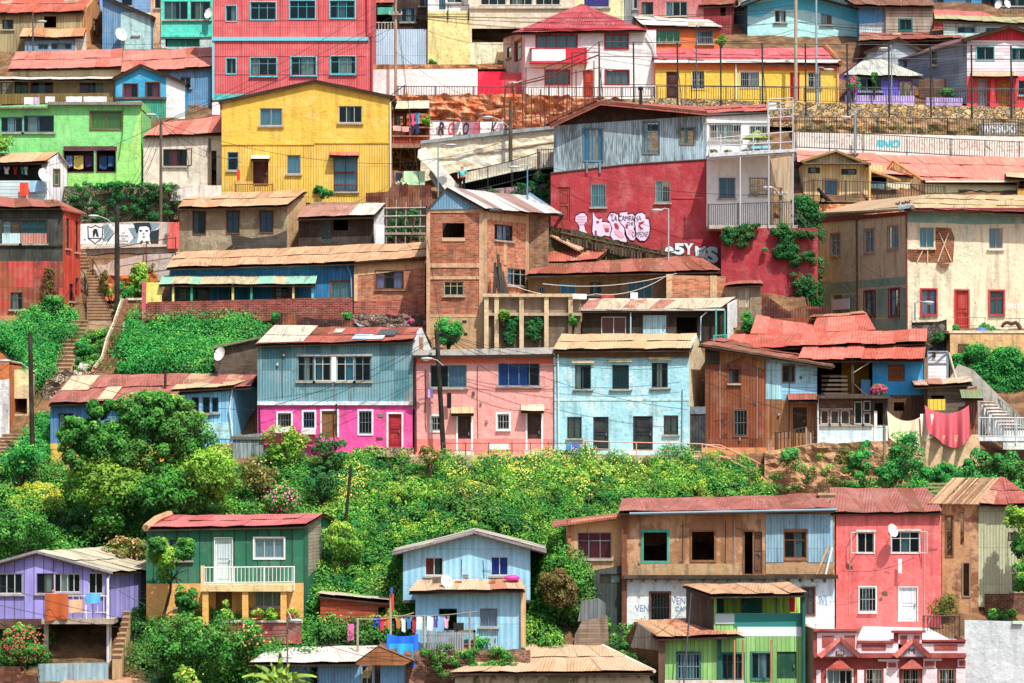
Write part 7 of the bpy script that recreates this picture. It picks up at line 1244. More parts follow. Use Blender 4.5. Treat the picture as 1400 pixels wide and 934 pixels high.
pr=thing('palm','palm with long arching yellow green fronds at the bottom edge','palm',W(385,950,172));c0=W(383,940,172)
MB().tube([c0-Vector((0,0,3)),c0],.18,8).build('trunk',WOODP,pr)
for i in range(9):
 a=-1.3+i*.325;P_=[];ln=random.uniform(1.3,2.3)
 for k in range(9):t=k/8;P_.append(c0+Vector((math.sin(a)*ln*t,random.choice((-.5,.3))*.5*t,ln*(t*math.cos(a)*.75+.25*t-.55*t*t*abs(math.sin(a))))))
 mb=MB()
 for k in range(8):
  w0,w1=[.15*math.sin(math.pi*min(1,q/9+.1))for q in(k,k+1)];n_=Vector((math.cos(a),.4,-math.sin(a))).normalized();up=Vector((0,.1,.07))
  mb.rnd=.3+.6*(i%2);mb.quad(P_[k]-n_*w0+up,P_[k],P_[k+1],P_[k+1]-n_*w1+up);mb.quad(P_[k],P_[k]+n_*w0+up,P_[k+1]+n_*w1+up,P_[k+1])
 mb.build('frond',leafmat('#4c8428','#a4c048'),pr)
h,f=eave_house('low blue sheet house with a brilliant white tin roof at the bottom centre',372,553,950,(341,907,487,906,372,885,518,883),M('metal','#6aa4cc',rust=.03),WHITE_ROOF,[(424,912,434,945,'hole'),(494,910,510,945,'plain',dict(nx=2)),(512,909,520,945,'hole')],rd=2.6,Y=D(950)+.6,over=.7,back=0)
h.poly(f,[(484,908),(518,883),(565,902),(552,909)],.5,.6,M('boardsH','#9a6238'),'timber_gable');mb=MB();mb.slab(f.P(518,882,.6),f.P(567,902,.6),f.P(567,902,-3),f.P(518,882,-3),.08);mb.build('roof_side',M('roof','#8a5a3c'),h.root)
h,f=eave_house('brown red horizontal board shed with a thin pale roof edge',438,530,880,(434,813,532,823,440,808,532,817),M('boardsH','#a8482c',c2='#7a3a28',dirt=.5,pitch=.24),M('roof','#d8c8b0'),[(517,830,527,850,'hole')],rd=2.2,Y=D(868),over=.25,back=0);cloth('bright pink folding chair cover by the brown red shed',475,853,484,876,D(868)-.8,'#e868a8')
YO=D(884);SBL=M('metal','#8ec8f0',rust=.02,dirt=.25,pitch=.33,w=.66)
h,f=gable_house('pale blue boarded house with a broad gable and a rusty tin porch roof',551,725,822,[(536,756),(649,726.5),(747,753)],SBL,M('roof','#c8c0b0'),[(581,762,606,787,'white',dict(nx=2,cur=[(0,.5,'#b83030'),(.55,.8,'#3a6a60')])),(671,761,695,787,'white',dict(nx=2,cur='#1c50c8'))],Y=YO+.4,over=.55,ext=0,depth=6,barge='#c8ccd0')
clutter(h,f,612,765,665,790,4)
f=Fac(568,716,YO-.9);h.pwall(f,[(568,895),(716,895),(716,806),(568,806)],SBL,[(601,833,624,862,'hole',dict(trim='#3a3a3a',tw=.03)),(656,832,680,857,'plain',dict(nx=2,fr='#8a98a8',cur='#c8c4d8')),(655,858,681,888,'door',dict(door='#a8d0ec'))],'porch_wall')
roof_sheets(W(559,809,YO-1.6),W(718,806,YO-1.6),W(712,792,YO+.35),W(571,793,YO+.35),M('roof','#dcb890',c2='#b86848',rust=.15,thr=.75),h.root,name='porch_roof',ragged=.1);h.block(f,712,800,719,885,-.1,.2,M('wood','#d8b078'),'corner_board');h.block(f,560,806.5,716,809,.4,.5,M('wood','#6a5a48'),'fascia');h.block(f,551,822,725,826,-1.4,-1.2,M('wood','#4a4038'),'floor_beam')
for i,(a,b)in enumerate(((604,800),(622,797),(640,801),(668,797),(684,801),(700,796),(590,801),(655,803))):mb=MB();g=W(a,b,YO-.6+(i%3)*.2);mb.box(g,g+Vector((.35,.1,.1)));solo('loose_brick',mb,M('brick','#b04a30'),'loose brick weighing down the tin porch roof','brick','loose bricks weighing down the tin porch roof')
dish('grey satellite dish seen side on, on the tin porch roof',609,796,YO-.6,.38,1);cloth('grey wire rack leaning on the tin porch roof',591,789,603,801,YO-.6,'#8a8078',cat='rack',name='rack',tilt=-.4)
mb=MB();g=W(700,790,YO-.4);mb.ball(g,.42,.3,.16,14,6);solo('basin',mb,M('plain','#f038a0',rough=.4),'bright pink plastic basin at the right of the tin porch roof','basin',smooth=True)
person('person in white leaning out of the left upper window of the pale blue gabled house',588,816,YO+.75,1.65,'#e8e4e0','#404048','#1c1410')
DR=D(886)-1.6
for x,yt in((489,845),(534,812),(580,842),(642,836)):tag(MB().tube([W(x,895,DR),W(x,yt,DR)],.06,6).build('clothes_post',M('wood','#b8a890')),'wooden post holding the washing line, '+{489:'leftmost',534:'tall one carrying the flag',580:'third',642:'rightmost'}[x],'post')
cable(489,846,DR,566,838,DR,.15,.035,'bent wooden branch rail above the washing',None,'#a88a68');cable(534,842,DR,654,836,DR,.1,.03,'long grey pole carrying the washing before the pale blue gabled house',None,'#8a8a80')
cloth('long Chilean style flag with blue top and red tip on the tall post',534,812,538.5,836,DR-.1,'#d84838',cat='flag',name='flag');cloth('blue top part of the flag on the tall post',534,803,537,812,DR-.12,'#3050a8',cat='flag',name='flag')
LC=(('#2038a8','navy trousers','trousers'),('#e02830','red shirt','shirt'),('#d86a48','orange top','shirt'),('#303030','black shorts','trousers'),('#b87838','brown top','shirt'),('#d8d8f0','white shirt','shirt'),('#3a8ac0','blue shirt','shirt'),('#c83848','crimson top','shirt'),('#c8d8f0','pale dress','cloth'),('#38b0b8','turquoise shirt','shirt'),('#f0f0f4','white towel','cloth'),('#5a4aa0','purple top','shirt'),('#88b8e0','sky blue towel','cloth'),('#f0a8c8','pink top','shirt'))
for i,(c,n_,k)in enumerate(LC):
 x=511+i*7.3;cloth(n_+' on the washing line in front of the pale blue gabled house',x,843-(i>3),x+8.5,857+(i*5%9),DR+.06*(i%2),c,k,group=None)
cloth('large bright blue tarpaulin hanging by the picket fence',529,866,572,908,DR-.8,'#1468d8',cat='tarpaulin',name='tarpaulin',wav=.16,drop=.15,tilt=.1);cloth('turquoise lower fold of the blue tarpaulin',532,880,565,900,DR-1.05,'#18a8e8',cat='tarpaulin',name='tarpaulin',wav=.14)
h=House('picket_fence','weathered grey picket fence before the pale blue gabled house','fence',608,892,DR-.5);f=Fac(580,650,DR-.5)
for i in range(15):h.block(f,584+i*3.4,863+random.uniform(-1,1),586.4+i*3.4,896,0,.04,M('wood','#b0b4b8',k=.8),'picket')
for y in(868,886):h.block(f,582,y,636,y+2,-.06,0,M('wood','#8a8478'),'rail')
h=House('junk_shelf','makeshift wooden shelf with junk right of the picket fence','shelf',640,892,DR);f=Fac(625,652,DR)
for b in((624,862,650,865),(628,880,648,882),(624,862,627,893),(647,862,650,893)):h.block(f,*b,-.5,0,M('wood','#7a6450'),'board')
h.block(f,634,884,646,894,-.5,-.1,M('wood','#c8a060'),'crate');h.block(f,620,852,634,862,-.4,-.1,DK,'stove')
relief('brick_bank',None,Fac(530,725,177.8),[(530,886),(580,890),(725,888)],[(530,960),(725,960)],.6,M('brick','#9a5f48',c2='#6a5040',k=.75),.3,'structure')
for x,y,w,hh,l in((655,915,46,36,'right'),(498+85,918,22,18,'left')):bush('green weeds on the brick bank above the tan hip roof, '+l,x,y-8,w,hh,'emerald',D(900),.13,20,110,'weed','plant',stem=False)
h=House('house','low house with a big tan hipped tin roof and mouldy plaster wall at the bottom','house',755,950,177);yh=176;HR=M('roof','#deb890',c2='#d4a87c',rust=0,dirt=.3)
A,B_,C_,D_=W(615,920,yh),W(895,918,yh),W(818,880,yh+5),W(712,880,yh+5);roof_sheets(A,B_,C_,D_,HR,h.root);roof_sheets(W(740,900,yh+11),A,D_,D_+Vector((.01,0,0)),HR,h.root,name='hip');roof_sheets(B_,W(860,896,yh+11),C_,C_+Vector((.01,0,0)),M('roof','#b85a48',c2='#deb890',thr=.5),h.root,name='hip')
MB().tube([B_,C_],.09,5).build('ridge_cap',M('plain','#d8d4c8'),h.root);f=Fac(622,888,yh+.5);h.pwall(f,[(622,970),(888,970),(888,918),(622,920)],M('plaster','#b8b098',c2='#7a7a58',dirt=.8),());h.block(f,616,920,893,923,.3,.45,M('wood','#5a3a30'),'fascia')
for i in range(13):h.block(f,632+i*20,923,634+i*20,927,0,.4,M('wood','#4a4038'),'rafter')
bush('large shaggy bush half green half brown left of the brown building',774,874,100,132,'lush',D(850),.16,120,130,depth=1.3);bush('dry brown heart of the shaggy bush',764,838,58,66,'rust',D(850)-1.4,.15,40,130,stem=False,depth=.7)
h=House('board_shed','collapsed lean to of weathered curved boards beside the tan hip roof','shed',808,880,D(885));f=Fac(783,835,D(885));h.pwall(f,[(784,895),(834,895),(830,842),(795,850),(786,868)],M('boardsH','#8f7c6a',c2='#5f564c',dirt=.6,pitch=.14));h.pwall(Fac(788,828,D(880)),[(790,850),(828,846),(828,825),(818,818),(795,822)],M('boardsV','#8a9498',k=.7),(),'rear_boards')
YU=D(858);BW=M('plaster','#b08058',c2='#c89c74',dirt=.5,peel=.1,k=.9)
h,f=eave_house('long building with peeling brown upper floor, white lower floor and one blue room',856,1141,862,(846,700,1142,695.5,850,682,1120,675),BW,M('roof','#b25a4c',c2='#94483a',rust=.22),[(880,728,912,767,'hole',dict(trim='#2aa090',tw=.13)),(946,727,976.5,766,'hole',dict(trim='#8a5a3c',tw=.1)),(1018,727,1029,785,'hole',dict(trim='#7a5a3c',tw=.08)),(1030,727,1042,785,'door',dict(door='#6a4a38')),(1072,727,1102,763,'wood',dict(nx=2,ny=2,fr='#8a5c3c',trim='#8a5c3c',tw=.13)),(890,811,915,850,'dark',dict(nx=1,trim='#6a4a44',tw=.1,bars='#4a4a48',fr='#4a3a34')),(1098,804,1113,840,'wood',dict(trim='#7a4a44',tw=.08,cur='#d8d4d0',bars='#6a4a44'))],rd=3,Y=YU,bands=[(793,791,M('plaster','#d8ecf4',c2='#c0d8e4',dirt=.3))],over=.6)
h.block(f,1047,703,1071,769,.004,.06,M('metal','#7fa8bc',rust=.05),'blue_sheet_cladding');h.block(f,1104,703,1139,769,.004,.06,M('metal','#86b4cc',rust=.05),'blue_sheet_cladding');h.block(f,1071,703,1104,723,.004,.06,M('metal','#7fa8bc',rust=.05),'blue_sheet_cladding');h.block(f,1047,770,1139,785,.004,.05,M('concrete','#b08c64'),'plinth');h.block(f,858,771,1012,786,.004,.05,M('concrete','#b09068'),'plinth')
h.block(f,852,786,1145,791,0,.5,M('wood','#3f342a'),'floor_beam');h.pipe(f,[(860,702),(1143,696.5)],M('plain','#6a8a9a'),.08,.65,'gutter');h.block(f,850,700,857,862,.0,.15,M('wood','#7a4a34'),'corner_post');h.pipe(f,[(1116,785),(1133,745)],M('wood','#e0b078'),.06,.3,'prop');h.pipe(f,[(1128,785),(1137,748)],M('plain','#e8e8e8'),.06,.3,'prop')
for i in range(17):h.block(f,862+i*16.5,791,864.5+i*16.5,796,0,.45,M('wood','#4a3c30'),'joist')
mb=MB();g=W(1130,690,YU+2);mb.box(g+Vector((-.4,-.3,-.5)),g+Vector((.4,.3,.5)));mb.box(g+Vector((-.48,-.38,.5)),g+Vector((.48,.38,.62)));mb.build('chimney',M('concrete','#b89a78'),h.root)
clutter(h,f,920,712,940,780,3);clutter(h,f,982,712,1010,780,3);clutter(h,f,862,712,874,780,2)
IN=M('plain','#7a8cb0')
for t,a,b,c,d in(('VEN',918,817,937,826),('CAF',923,829,938,836),('VEN',868,827,887,836),('WS',1119,815,1131,828)):letters(h.root,f,t,a,b,c,d,IN,.01)
h,f=flat_house('tan side wing with a red curtained nine pane window',776,856,800,[(776,712),(856,703)],M('plaster','#c89c6c',c2='#b88c60',dirt=.4),[(789.5,728,836,764,'plain',dict(nx=3,ny=2,fr='#8a9098',cur='#a82438'))],Y=YU+.6,rm=RUST_ROOF);mb=MB();mb.slab(f.P(755,718,.5),f.P(858,704,.5),f.P(858,702,-4),f.P(758,714,-4),.1);mb.build('roof_sheet',RUST_ROOF,h.root);h.block(f,776,710,781,800,0,.1,M('brick','#b86848'),'corner');h.pwall(Fac(810,856,YU+.3),[(812,870),(856,870),(856,772),(812,780)],M('boardsV','#4a5a58',k=.7),[(820,785,850,798,'dark')],'lower_boards')
LG=M('boardsV','#8cc470',dirt=.35);TE='#186058';YW2=177.9
h,f=eave_house('lime green boarded lower house with dark teal doors and tan tin roof',908,1096,945,(898,872,1018,868,866,848,960,846),LG,M('roof','#d8a070',c2='#b85440',thr=.8,rust=.05),[(927,893,956,929,'teal',dict(nx=2,ny=1,bars='#b8c8d0',trim=TE,cur=[(.1,.8,'#90b8c8')])),(987,894,1016,929,'teal',dict(nx=4,ny=2)),(1028,893,1053,928,'teal',dict(nx=2,ny=1,cur=[(.35,.8,'#c8d8e8')])),(1062,891,1089,928,'door',dict(door='#14503c'))],rd=2.8,Y=YW2,over=.7,back=0)
h.block(f,981,875,986,945,.0,.06,M('wood',TE),'post');h.block(f,1096,808,1100,945,.0,.5,M('wood',TE),'corner_post');h.block(f,900,873,909,960,-.3,.3,M('wood','#6a5240'),'corner_post')
for x in(1002,1013,1052):h.block(f,x,874,x+2.4,932,.6,.7,M('wood','#b87a50'),'porch_post')
h.block(f,908,929,1016,945,.6,.8,M('concrete','#d8c8bc'),'terrace_edge');h.pwall(Fac(850,908,YW2+3,YW2),[(850,960),(908,960),(908,874),(868,852),(850,880)],M('plaster','#7a5a3c',k=.7),(),'side_wall');h.pwall(Fac(860,905,YW2+1,YW2-.3),[(862,885),(905,890),(900,872),(872,852)],M('boardsV','#8a8478',k=.7),(),'hanging_sheets')
f=Fac(974,1100,YW2+.05);h.pwall(f,[(976,870),(1097,870),(1097,812),(976,812)],LG,[(980,815,1094,838.5,'hole')],'balcony_front');h.block(f,978,812,1096,872,-1.5,-1.4,M('boardsV','#a8d850'),'balcony_back_wall');h.block(f,979,814,992,840,-1.35,-1.3,M('wood',TE),'inner_door');h.block(f,1016,817,1044,840,-1.35,-1.3,M('wood',TE),'inner_window');h.block(f,1081,817,1089,838,-1,-.9,M('cloth','#c82830'),'red_drape')
for x in(1003,1061):h.block(f,x,812,x+1.6,840,-.2,-.1,M('wood',TE),'balcony_post')
h.block(f,1004,839,1096,857,.004,.05,M('plain','#1f8078'),'teal_cloth');h.block(f,1008,857,1096,870,.004,.06,M('plain','#d4e4ea'),'white_board');h.block(f,978,840,1004,853,.004,.05,M('plain','#a8c0c8'),'white_board')
roof_sheets(W(972,814,YW2-.7),W(1103,812,YW2-.7),W(1078,797,YW2+2.4),W(933,799,YW2+2.4),M('roof','#d8a578',rust=.05),h.root,name='balcony_roof');h.pwall(Fac(935,975,YW2+2.2,YW2+.1),[(938,868),(975,868),(975,814),(938,801)],M('boardsV','#6a5a50',k=.7),(),'balcony_side')
pole('leaning grey metal pole in front of the lime green house',935,811,930,YW2-1.3,.05,METAL,lean=10,group=None)
YCo=D(856);CO=M('plaster','#ee6a68',c2='#e25a58',dirt=.4)
h,f=eave_house('coral red plastered house with a white door and rust red roof',1143,1287,862,(1136,701,1289,700,1134,667,1266,667),CO,M('roof','#aa5648',c2='#92483a',rust=.22),[(1172,728,1195,756,'white',dict(nx=2,trim='#f4e8e0',tw=.04,open=-1)),(1218.5,727,1257,756,'white',dict(nx=3,ny=2,trim='#f4e8e0',tw=.04,open=1)),(1175,803,1197,836,'bars',dict(fr='#3a4a4c',trim='#f4e4d8',tw=.06,bars='#d8d8d4',sill='#f0e4d8')),(1229,803,1254,850,'door',dict(door='#dce8f0',trim='#f0e0d8',tw=.04))],rd=3.4,Y=YCo,over=.35)
clutter(h,f,1150,720,1165,840,3);clutter(h,f,1200,770,1215,840,3);clutter(h,f,1262,720,1282,850,3)
h.block(f,1170,724.5,1197,727,0,.12,M('plaster','#f4d8c8'),'lintel');h.block(f,1216,723.5,1259,726,0,.12,M('plaster','#f4d8c8'),'lintel');dish('large tilted grey satellite dish on the coral house',1219,726,YCo-.2,.36,1);cloth('white rag hanging on the coral house',1228,764,1233,784,YCo-.3,'#e8e8e8')
YI=D(934)-.8;BRN=M('plaster','#9c4640',dirt=.2);PNK=M('plaster','#f4d0d4',dirt=.15);PT=M('plain','#ecc8cc')
h,f=flat_house('ornate maroon and pale pink bungalow with pointed gables',1112,1320,945,[(1112,860),(1172,860),(1172,877),(1222,877),(1222,862),(1261,862),(1261,875),(1320,875)],BRN,[(1131,916,1165,945,'white',dict(nx=4,ny=1,trim='#f0dcd8',tw=.06)),(1184,914,1206,945,'bars',dict(bars='#c8b090',trim='#8c3a38',tw=.1)),(1234,914,1256,945,'bars',dict(bars='#c8b090',trim='#8c3a38',tw=.1)),(1284,914,1305,945,'bars',dict(bars='#c8b090',trim='#8c3a38',tw=.1))],Y=YI,depth=5,rm=M('plain','#f0f2f4',k=.8))
h.block(f,1112,860,1172,863,0,.25,BRN,'cornice');h.block(f,1172,876,1222,879,0,.2,BRN,'cornice');h.block(f,1261,874.5,1320,877,0,.2,BRN,'cornice');h.block(f,1218,862,1265,865,0,.25,BRN,'cornice')
h.block(f,1117,865,1171,894,.004,.05,PT,'pink_panel');h.block(f,1172,880,1320,893,.004,.05,PNK,'pink_panel');h.block(f,1228,866,1260,893,.004,.05,PT,'pink_panel')
for b in((1124,869,1140,885),(1154,869,1169,890),(1178,881,1211,889),(1277,881,1309,889),(1231,869,1240,882),(1249,869,1257,882)):h.block(f,*b,.055,.08,BRN,'maroon_panel')
h.block(f,1112,894,1320,899,0,.35,BRN,'cornice')
for cx_,y_,w_ in((1147,869,28),(1246,871,24)):
 h.poly(f,[(cx_-w_,897),(cx_,y_+4),(cx_+w_,897)],.1,.4,M('plaster','#c8b4c4'),'gable_field');h.poly(f,[(cx_-w_-3,895),(cx_,y_),(cx_,y_+7),(cx_-w_+3,899)],.42,.6,M('plaster','#d87468'),'gable_moulding');h.poly(f,[(cx_,y_),(cx_+w_+3,895),(cx_+w_-3,899),(cx_,y_+7)],.42,.6,M('plaster','#8c3c38'),'gable_moulding')
 h.poly(f,[(cx_-17,914),(cx_,900),(cx_+17,914)],.1,.3,M('plaster','#c05a4c'),'window_pediment')
h.block(f,1142,889,1153,895,.41,.46,M('plain','#5a2c2c'),'date_plate');letters(h.root,f,'1933',1143.5,890,1151.5,894,M('plain','#f0e0d8'),.47,'date');letters(h.root,f,'M',1241,886,1249,893,M('plain','#3a2424'),.42,'monogram')
for b in((1214,906,1225,912),(1264,904,1277,911),(1311,903,1320,910)):h.block(f,b[0]-2,b[1]-2,b[2]+2,b[3]+2,.01,.1,PT,'vent_surround');h.block(f,*b,.1,.14,BRN,'vent')
for b in((1208,914,1229,945),(1261,914,1281,945),(1307,914,1320,945),(1172,916,1181,945),(1116,916,1122,945)):h.block(f,*b,.004,.06,PNK,'pink_pier')
h.block(f,1200,901,1229,904,.0,.2,PT,'label_mould');h.block(f,1262,900,1287,903,0,.2,PT,'label_mould');h.pwall(Fac(1097,1112,YI+1.2,YI),[(1097,945),(1112,945),(1112,860),(1097,854)],M('boardsV','#a08c6c'),(),'side_wall')
mb=MB();mb.slab(W(1172,873,YI+.3),W(1300,875,YI+.3),W(1268,858,YI+5),W(1180,856,YI+5),.1);mb.build('white_roof',M('plain','#f0f2f4',k=.8),h.root)
railing('black iron fence with pointed bars at the foot of the coral house',[(1262,842),(1312,842)],1.3,YCo-1.5,DMETAL,1.6,.16,.025)
YQ2=D(835);h=House('ruined_house','tall dilapidated house with a collapsing slatted roof and pale corrugated flank','house',1340,830,YQ2);f=Fac(1292,1338,YQ2);CW=M('plaster','#b88a60',c2='#8a5a3c',dirt=.5,peel=.1)
h.pwall(f,[(1288,850),(1338,850),(1338,688),(1288,688)],CW,[(1294,706,1302,760,'wood',dict(nx=1,ny=2)),(1317,770,1325,815,'hole',dict(trim='#8a7a6a')),(1313,700,1318,745,'hole')]);f2=Fac(1338,1440,YQ2+.02);CG=M('metal','#b8bc98',rust=.15,dirt=.4)
h.pwall(f2,[(1338,830),(1440,830),(1440,688),(1338,688)],CG,[(1384,785,1404,808,'dark'),(1378,728,1400,740,'dark')],'sheet_wall');h.block(f2,1346,812,1440,850,.0,.1,M('brick','#8a4a38',k=.7),'brick_base')
mb=MB();A,B_,C_,D_=W(1268,688,YQ2-.5),W(1340,689,YQ2-.5),W(1372,653,YQ2+4),W(1302,653,YQ2+4)
for i in range(34):t=i/34;mb.rnd=random.random();mb.slab(A+(B_-A)*t,A+(B_-A)*(t+.02),D_+(C_-D_)*(t+.02+random.uniform(-.02,.03)),D_+(C_-D_)*(t+random.uniform(-.02,.02)),.03)
mb.build('roof_slats',M('roof','#e0b080',c2='#8a5a40',thr=.5,rust=.05),h.root);roof_sheets(W(1338,689,YQ2-.5),W(1420,690,YQ2-.5),C_,W(1368,652,YQ2+4),M('roof','#b84a3c',c2='#d8a888',thr=.8),h.root,name='hip_roof',ragged=.1)
for i in range(5):h.block(f,1270+i*3,682+i*-5,1330+i*6,684-i*5,-2-i*.6,-1.9-i*.6,M('wood','#b89070'),'batten')
h=House('wall','tall pale grey wall with a shadow edge in the bottom right corner','wall',1360,945,D(934)-.3);f=Fac(1320,1440,D(934)-.3);h.pwall(f,[(1320,960),(1440,960),(1440,848),(1395,850),(1319,848)],M('plaster','#c4ccd0',c2='#cdd6da',dirt=.2));h.block(f,1384,849,1398,853,0,.15,M('plain','#b8d8c0'),'mossy_cap')
bush('dark dry bush behind the iron fence',1285,850,60,40,'olive',D(850),.13,30,80);bush('green shrub above the tall pale grey wall',1365,852,60,22,'lush',D(845),.13,24,100,stem=False);tree('leafy tree at the right edge before the ruined house',1405,860,YQ2-1.5,3,1402,725,70,150,'lush',.17,60,120,1.2,lobes=((1400,715,60,60),(1384,706,26,20),(1392,745,30,30),(1405,790,50,60)),r=.1)
cover('hillside_greenery','the bright green hillside in the middle',[(395,636),(470,628),(560,634),(640,632),(760,630),(985,630),(1040,650),(1062,676),(1060,715),(850,720),(780,760),(760,890),(540,880),(440,880),(400,760)],640,330,.15,(.3,1.15),'lush',gap=.3,squash=.95,flowers=3400,fpoly=[(430,650),(520,650),(600,655),(700,640),(760,632),(860,640),(880,668),(800,700),(700,700),(600,690),(520,690),(440,700)])
cover('dark_shrub_layer','the darker shrubs mixed into the central hillside',[(400,640),(560,640),(1040,640),(1060,700),(800,730),(760,890),(440,880)],170,200,.18,(.4,.95),'dark',veg=False,gap=.5,lift=.2)
cover('tall_weeds','the tall light weeds mixed into the central hillside',[(430,640),(1040,640),(1060,690),(780,740),(740,880),(470,870)],330,150,.09,(.15,.4),'lime',veg=False,gap=.5,lift=.6,squash=1.4)
cover('dry_stems','dry stems and olive grass on the central hillside',[(430,645),(1040,645),(1060,690),(760,700),(560,720)],120,90,.1,(.12,.3),'olive',veg=False,gap=.55,lift=.45,squash=1.3)
cover('yellow_green_patches','yellowish weeds on the central hillside',[(470,668),(600,655),(760,640),(900,645),(1040,660),(1000,680),(780,690),(560,690)],260,150,.13,(.2,.6),'lime',veg=False,lift=.35)
cover('left_hillside_greenery','the left hillside under the tall pole',[(-20,640),(70,645),(240,650),(420,630),(430,700),(440,760),(420,940),(200,940),(150,790),(-20,790)],560,290,.16,(.35,1.2),'lush',gap=.15,squash=.95,flowers=200,fpoly=[(10,670),(100,670),(100,720),(10,720)])
cover('dry_grass','straw coloured grass patch on the left hillside',[(0,672),(60,668),(90,690),(60,712),(0,716)],40,160,.14,(.2,.4),'yellow',veg=False,lift=.5)
TL='big spreading tree with glossy leaves in front of the patched red roof house'
tree(TL,205,700,D(700)-2,3,200,620,260,180,'lush',.2,400,130,2.4,lobes=((150,660,150,90),(240,665,120,90),(192,562,96,56),(112,592,92,52),(165,612,150,76),(246,596,104,80),(285,650,90,90),(210,680,170,70),(105,625,60,40),(230,560,70,50),(140,560,60,34)))
for lab,x,yb,w,hh,p,fl in(('light green rounded tree top below the teal house',385,640,76,60,'lime',0),('dark green bush right of the light green one',448,645,62,52,'dark',0),('reddish leaved bush between the big tree and the light green bush',355,685,64,64,'olive',30),('pink rose bush on the left slope',385,705,60,44,'lush',110),('dark bush under the rose bush',440,690,60,60,'dark',0),('pale green shrub at the far left slope',30,760,110,70,'lush',0),('loose shrub left of the dark green house',150,735,90,80,'lush',50),('orange tipped shrub above the lilac house',170,775,80,46,'olive',60),('small round tree with bare stem on the footpath',588,645,34,40,'olive',20),('deep green shrub left of the yellow base',30,660,60,60,'emerald',0),('tangled shrub left of the pale blue gabled house',470,770,70,60,'lime',0)):
 bush(lab,x,yb,w,hh,p,D(yb)-(1.2 if x!=588 else 1.8),.17,flowers=fl,fcol='#f080b0' if 'rose' in lab else '#e8a878',depth=1.3)
for lab,x,yb,w,hh,p in(('tall vine covered mound at the cliff foot below the porch house',1240,662,60,80,'emerald'),('dark green drooping creeper on the cliff left part',1180,668,40,72,'emerald'),('yellow green creeper beside the dark drooping one',1155,655,36,50,'olive'),('round bush left on the ochre cliff',1080,636,28,30,'emerald'),('bushy hedge at the far right below the stairway',1375,665,60,56,'emerald'),('hedge bush in the middle below the beige retaining wall',1335,660,60,52,'emerald'),('spreading bush below the red tarpaulin',1290,668,70,40,'emerald'),('right edge bush above the ruined roof',1412,680,60,60,'lush'),('low creeper near the wooden pole on the cliff',1215,665,60,40,'emerald')):
 bush(lab,x,yb,w,hh,p,D(yb)-3.2,.16,per=110,depth=1.0,stem=False)
cover('lower_left_weeds','weeds around the red flowering bush in the lower left',[(-20,850),(66,856),(60,910),(-20,912)],70,200,.14,(.3,.7),'lush')
cover('brick_bank_weeds','weeds growing over the brick bank above the tan hip roof',[(570,884),(700,886),(700,912),(600,925)],50,120,.12,(.12,.4),'lush',wall=Fac(530,725,177.2))
cover('bottom_weeds','weeds on the bare bank left of the lime green house',[(800,800),(900,800),(905,940),(830,890)],60,130,.13,(.2,.5),'lush',gap=.4)
cover('cliff_weeds','sparse weeds on the ochre cliff',[(1050,620),(1240,610),(1240,690),(1050,690)],60,110,.12,(.15,.4),'lush',wall=Fac(1045,1245,191.3),gap=.45)
cover('right_slope_greenery','the green slope right of the cliff',[(1140,650),(1240,640),(1440,640),(1440,700),(1140,690)],160,180,.15,(.3,.7),'emerald')
bush('leafy branch tips entering at the left edge over the green house',-8,215,60,34,'lime',D(257)-1.2,.16,24,90,stem=False)
pole('tall pale wooden pole with transformer wires left of the cream tower',541,-12,128,D(131)-.6,.13,M('wood','#a89888'),[(20,.9)]);pole('wooden lamp pole beside the olive tan house',45,18,70,D(70)-2.2,.07,METAL,(),(53,29,1,42),group=None)
pole('dark wooden pole with a white equipment box over the sloping path',698,138,262,D(248)-1.6,.16,M('wood','#6a5e50',k=.8),[],(672,160,-1,176));mb=MB();g=W(700,243,D(248)-2);mb.box(g+Vector((-.55,-.15,-.42)),g+Vector((.55,.15,.42)));solo('equipment_box',mb,M('plain','#ece8e0',k=.8),'white equipment box on the dark pole over the sloping path','box')
lamp_post('slim grey street lamp standing on the rock bank in front of the iron cage',718,112,176,D(150)-1.6,706,113);lamp_post('short pale street lamp by the white stair ramp',599,198,266,D(262)-2,612,198);lamp_post('turquoise grey street lamp above the blue tin gable',721,226,284,YC+6.6,708,228,'#5aa8d0');lamp_post('slim street lamp in front of the white house with crimson roof, right part',822,94,140,YH-1.5,829,94);lamp_post('silver street lamp before the crimson graffiti wall',914,286,352,YG2-1.6,903,287,'#c8d4d8');lamp_post('blue grey street lamp with curved head before the yellow row',1119,92,176,D(160),1129,95)
lamp_post('pale thick lamp post on the mural ramp',1169,157,207,D(205)-2.2,1161,160,r=.11);lamp_post('tall silver street lamp before the lilac cottage',1219,63,140,D(140)-1.2,1213,66);lamp_post('small street lamp by the palm at the bottom',393,836,915,D(915)-2,399,848,'#8a7a6a')
pole('very tall pale wooden pole before the red door of the yellow row',1088,-12,140,D(140)-1.3,.15,M('wood','#b0a08c'));pole('very tall grey metal pole right of the pale wooden one',1116,-12,178,D(160)+.3,.09,M('plain','#8fa4ae'),group=None)
fp_=pole('thin floodlight mast with two floodlights before the orange house',952,34,136,D(140)-1.2,.05,METAL,group=None)
for x in(946,959):mb=MB();g=W(x,32,D(140)-1.4);mb.box(g+Vector((-.28,-.1,-.12)),g+Vector((.22,.1,.14)));mb.build('floodlight',M('plain','#c8c0a0'),fp_)
pole('grey wooden pole before the ivy covered crimson wall',1067,262,405,YG2-2,.13,M('wood','#8a8078'),[(266,.8)],(1055,256,-1,268));pole('weathered wooden pole on the ochre cliff',1209,581,668,D(668)-1.8,.11,M('wood','#9a8468'),group=None);pole('dark tilted wooden trunk pole on the central slope',470,636,740,D(740)-1.2,.11,M('wood','#3a2e26',k=.9),lean=10,group=None)
dish('white dish on the red dark plank shack row',1011,560,D(600),.01)if 0 else None
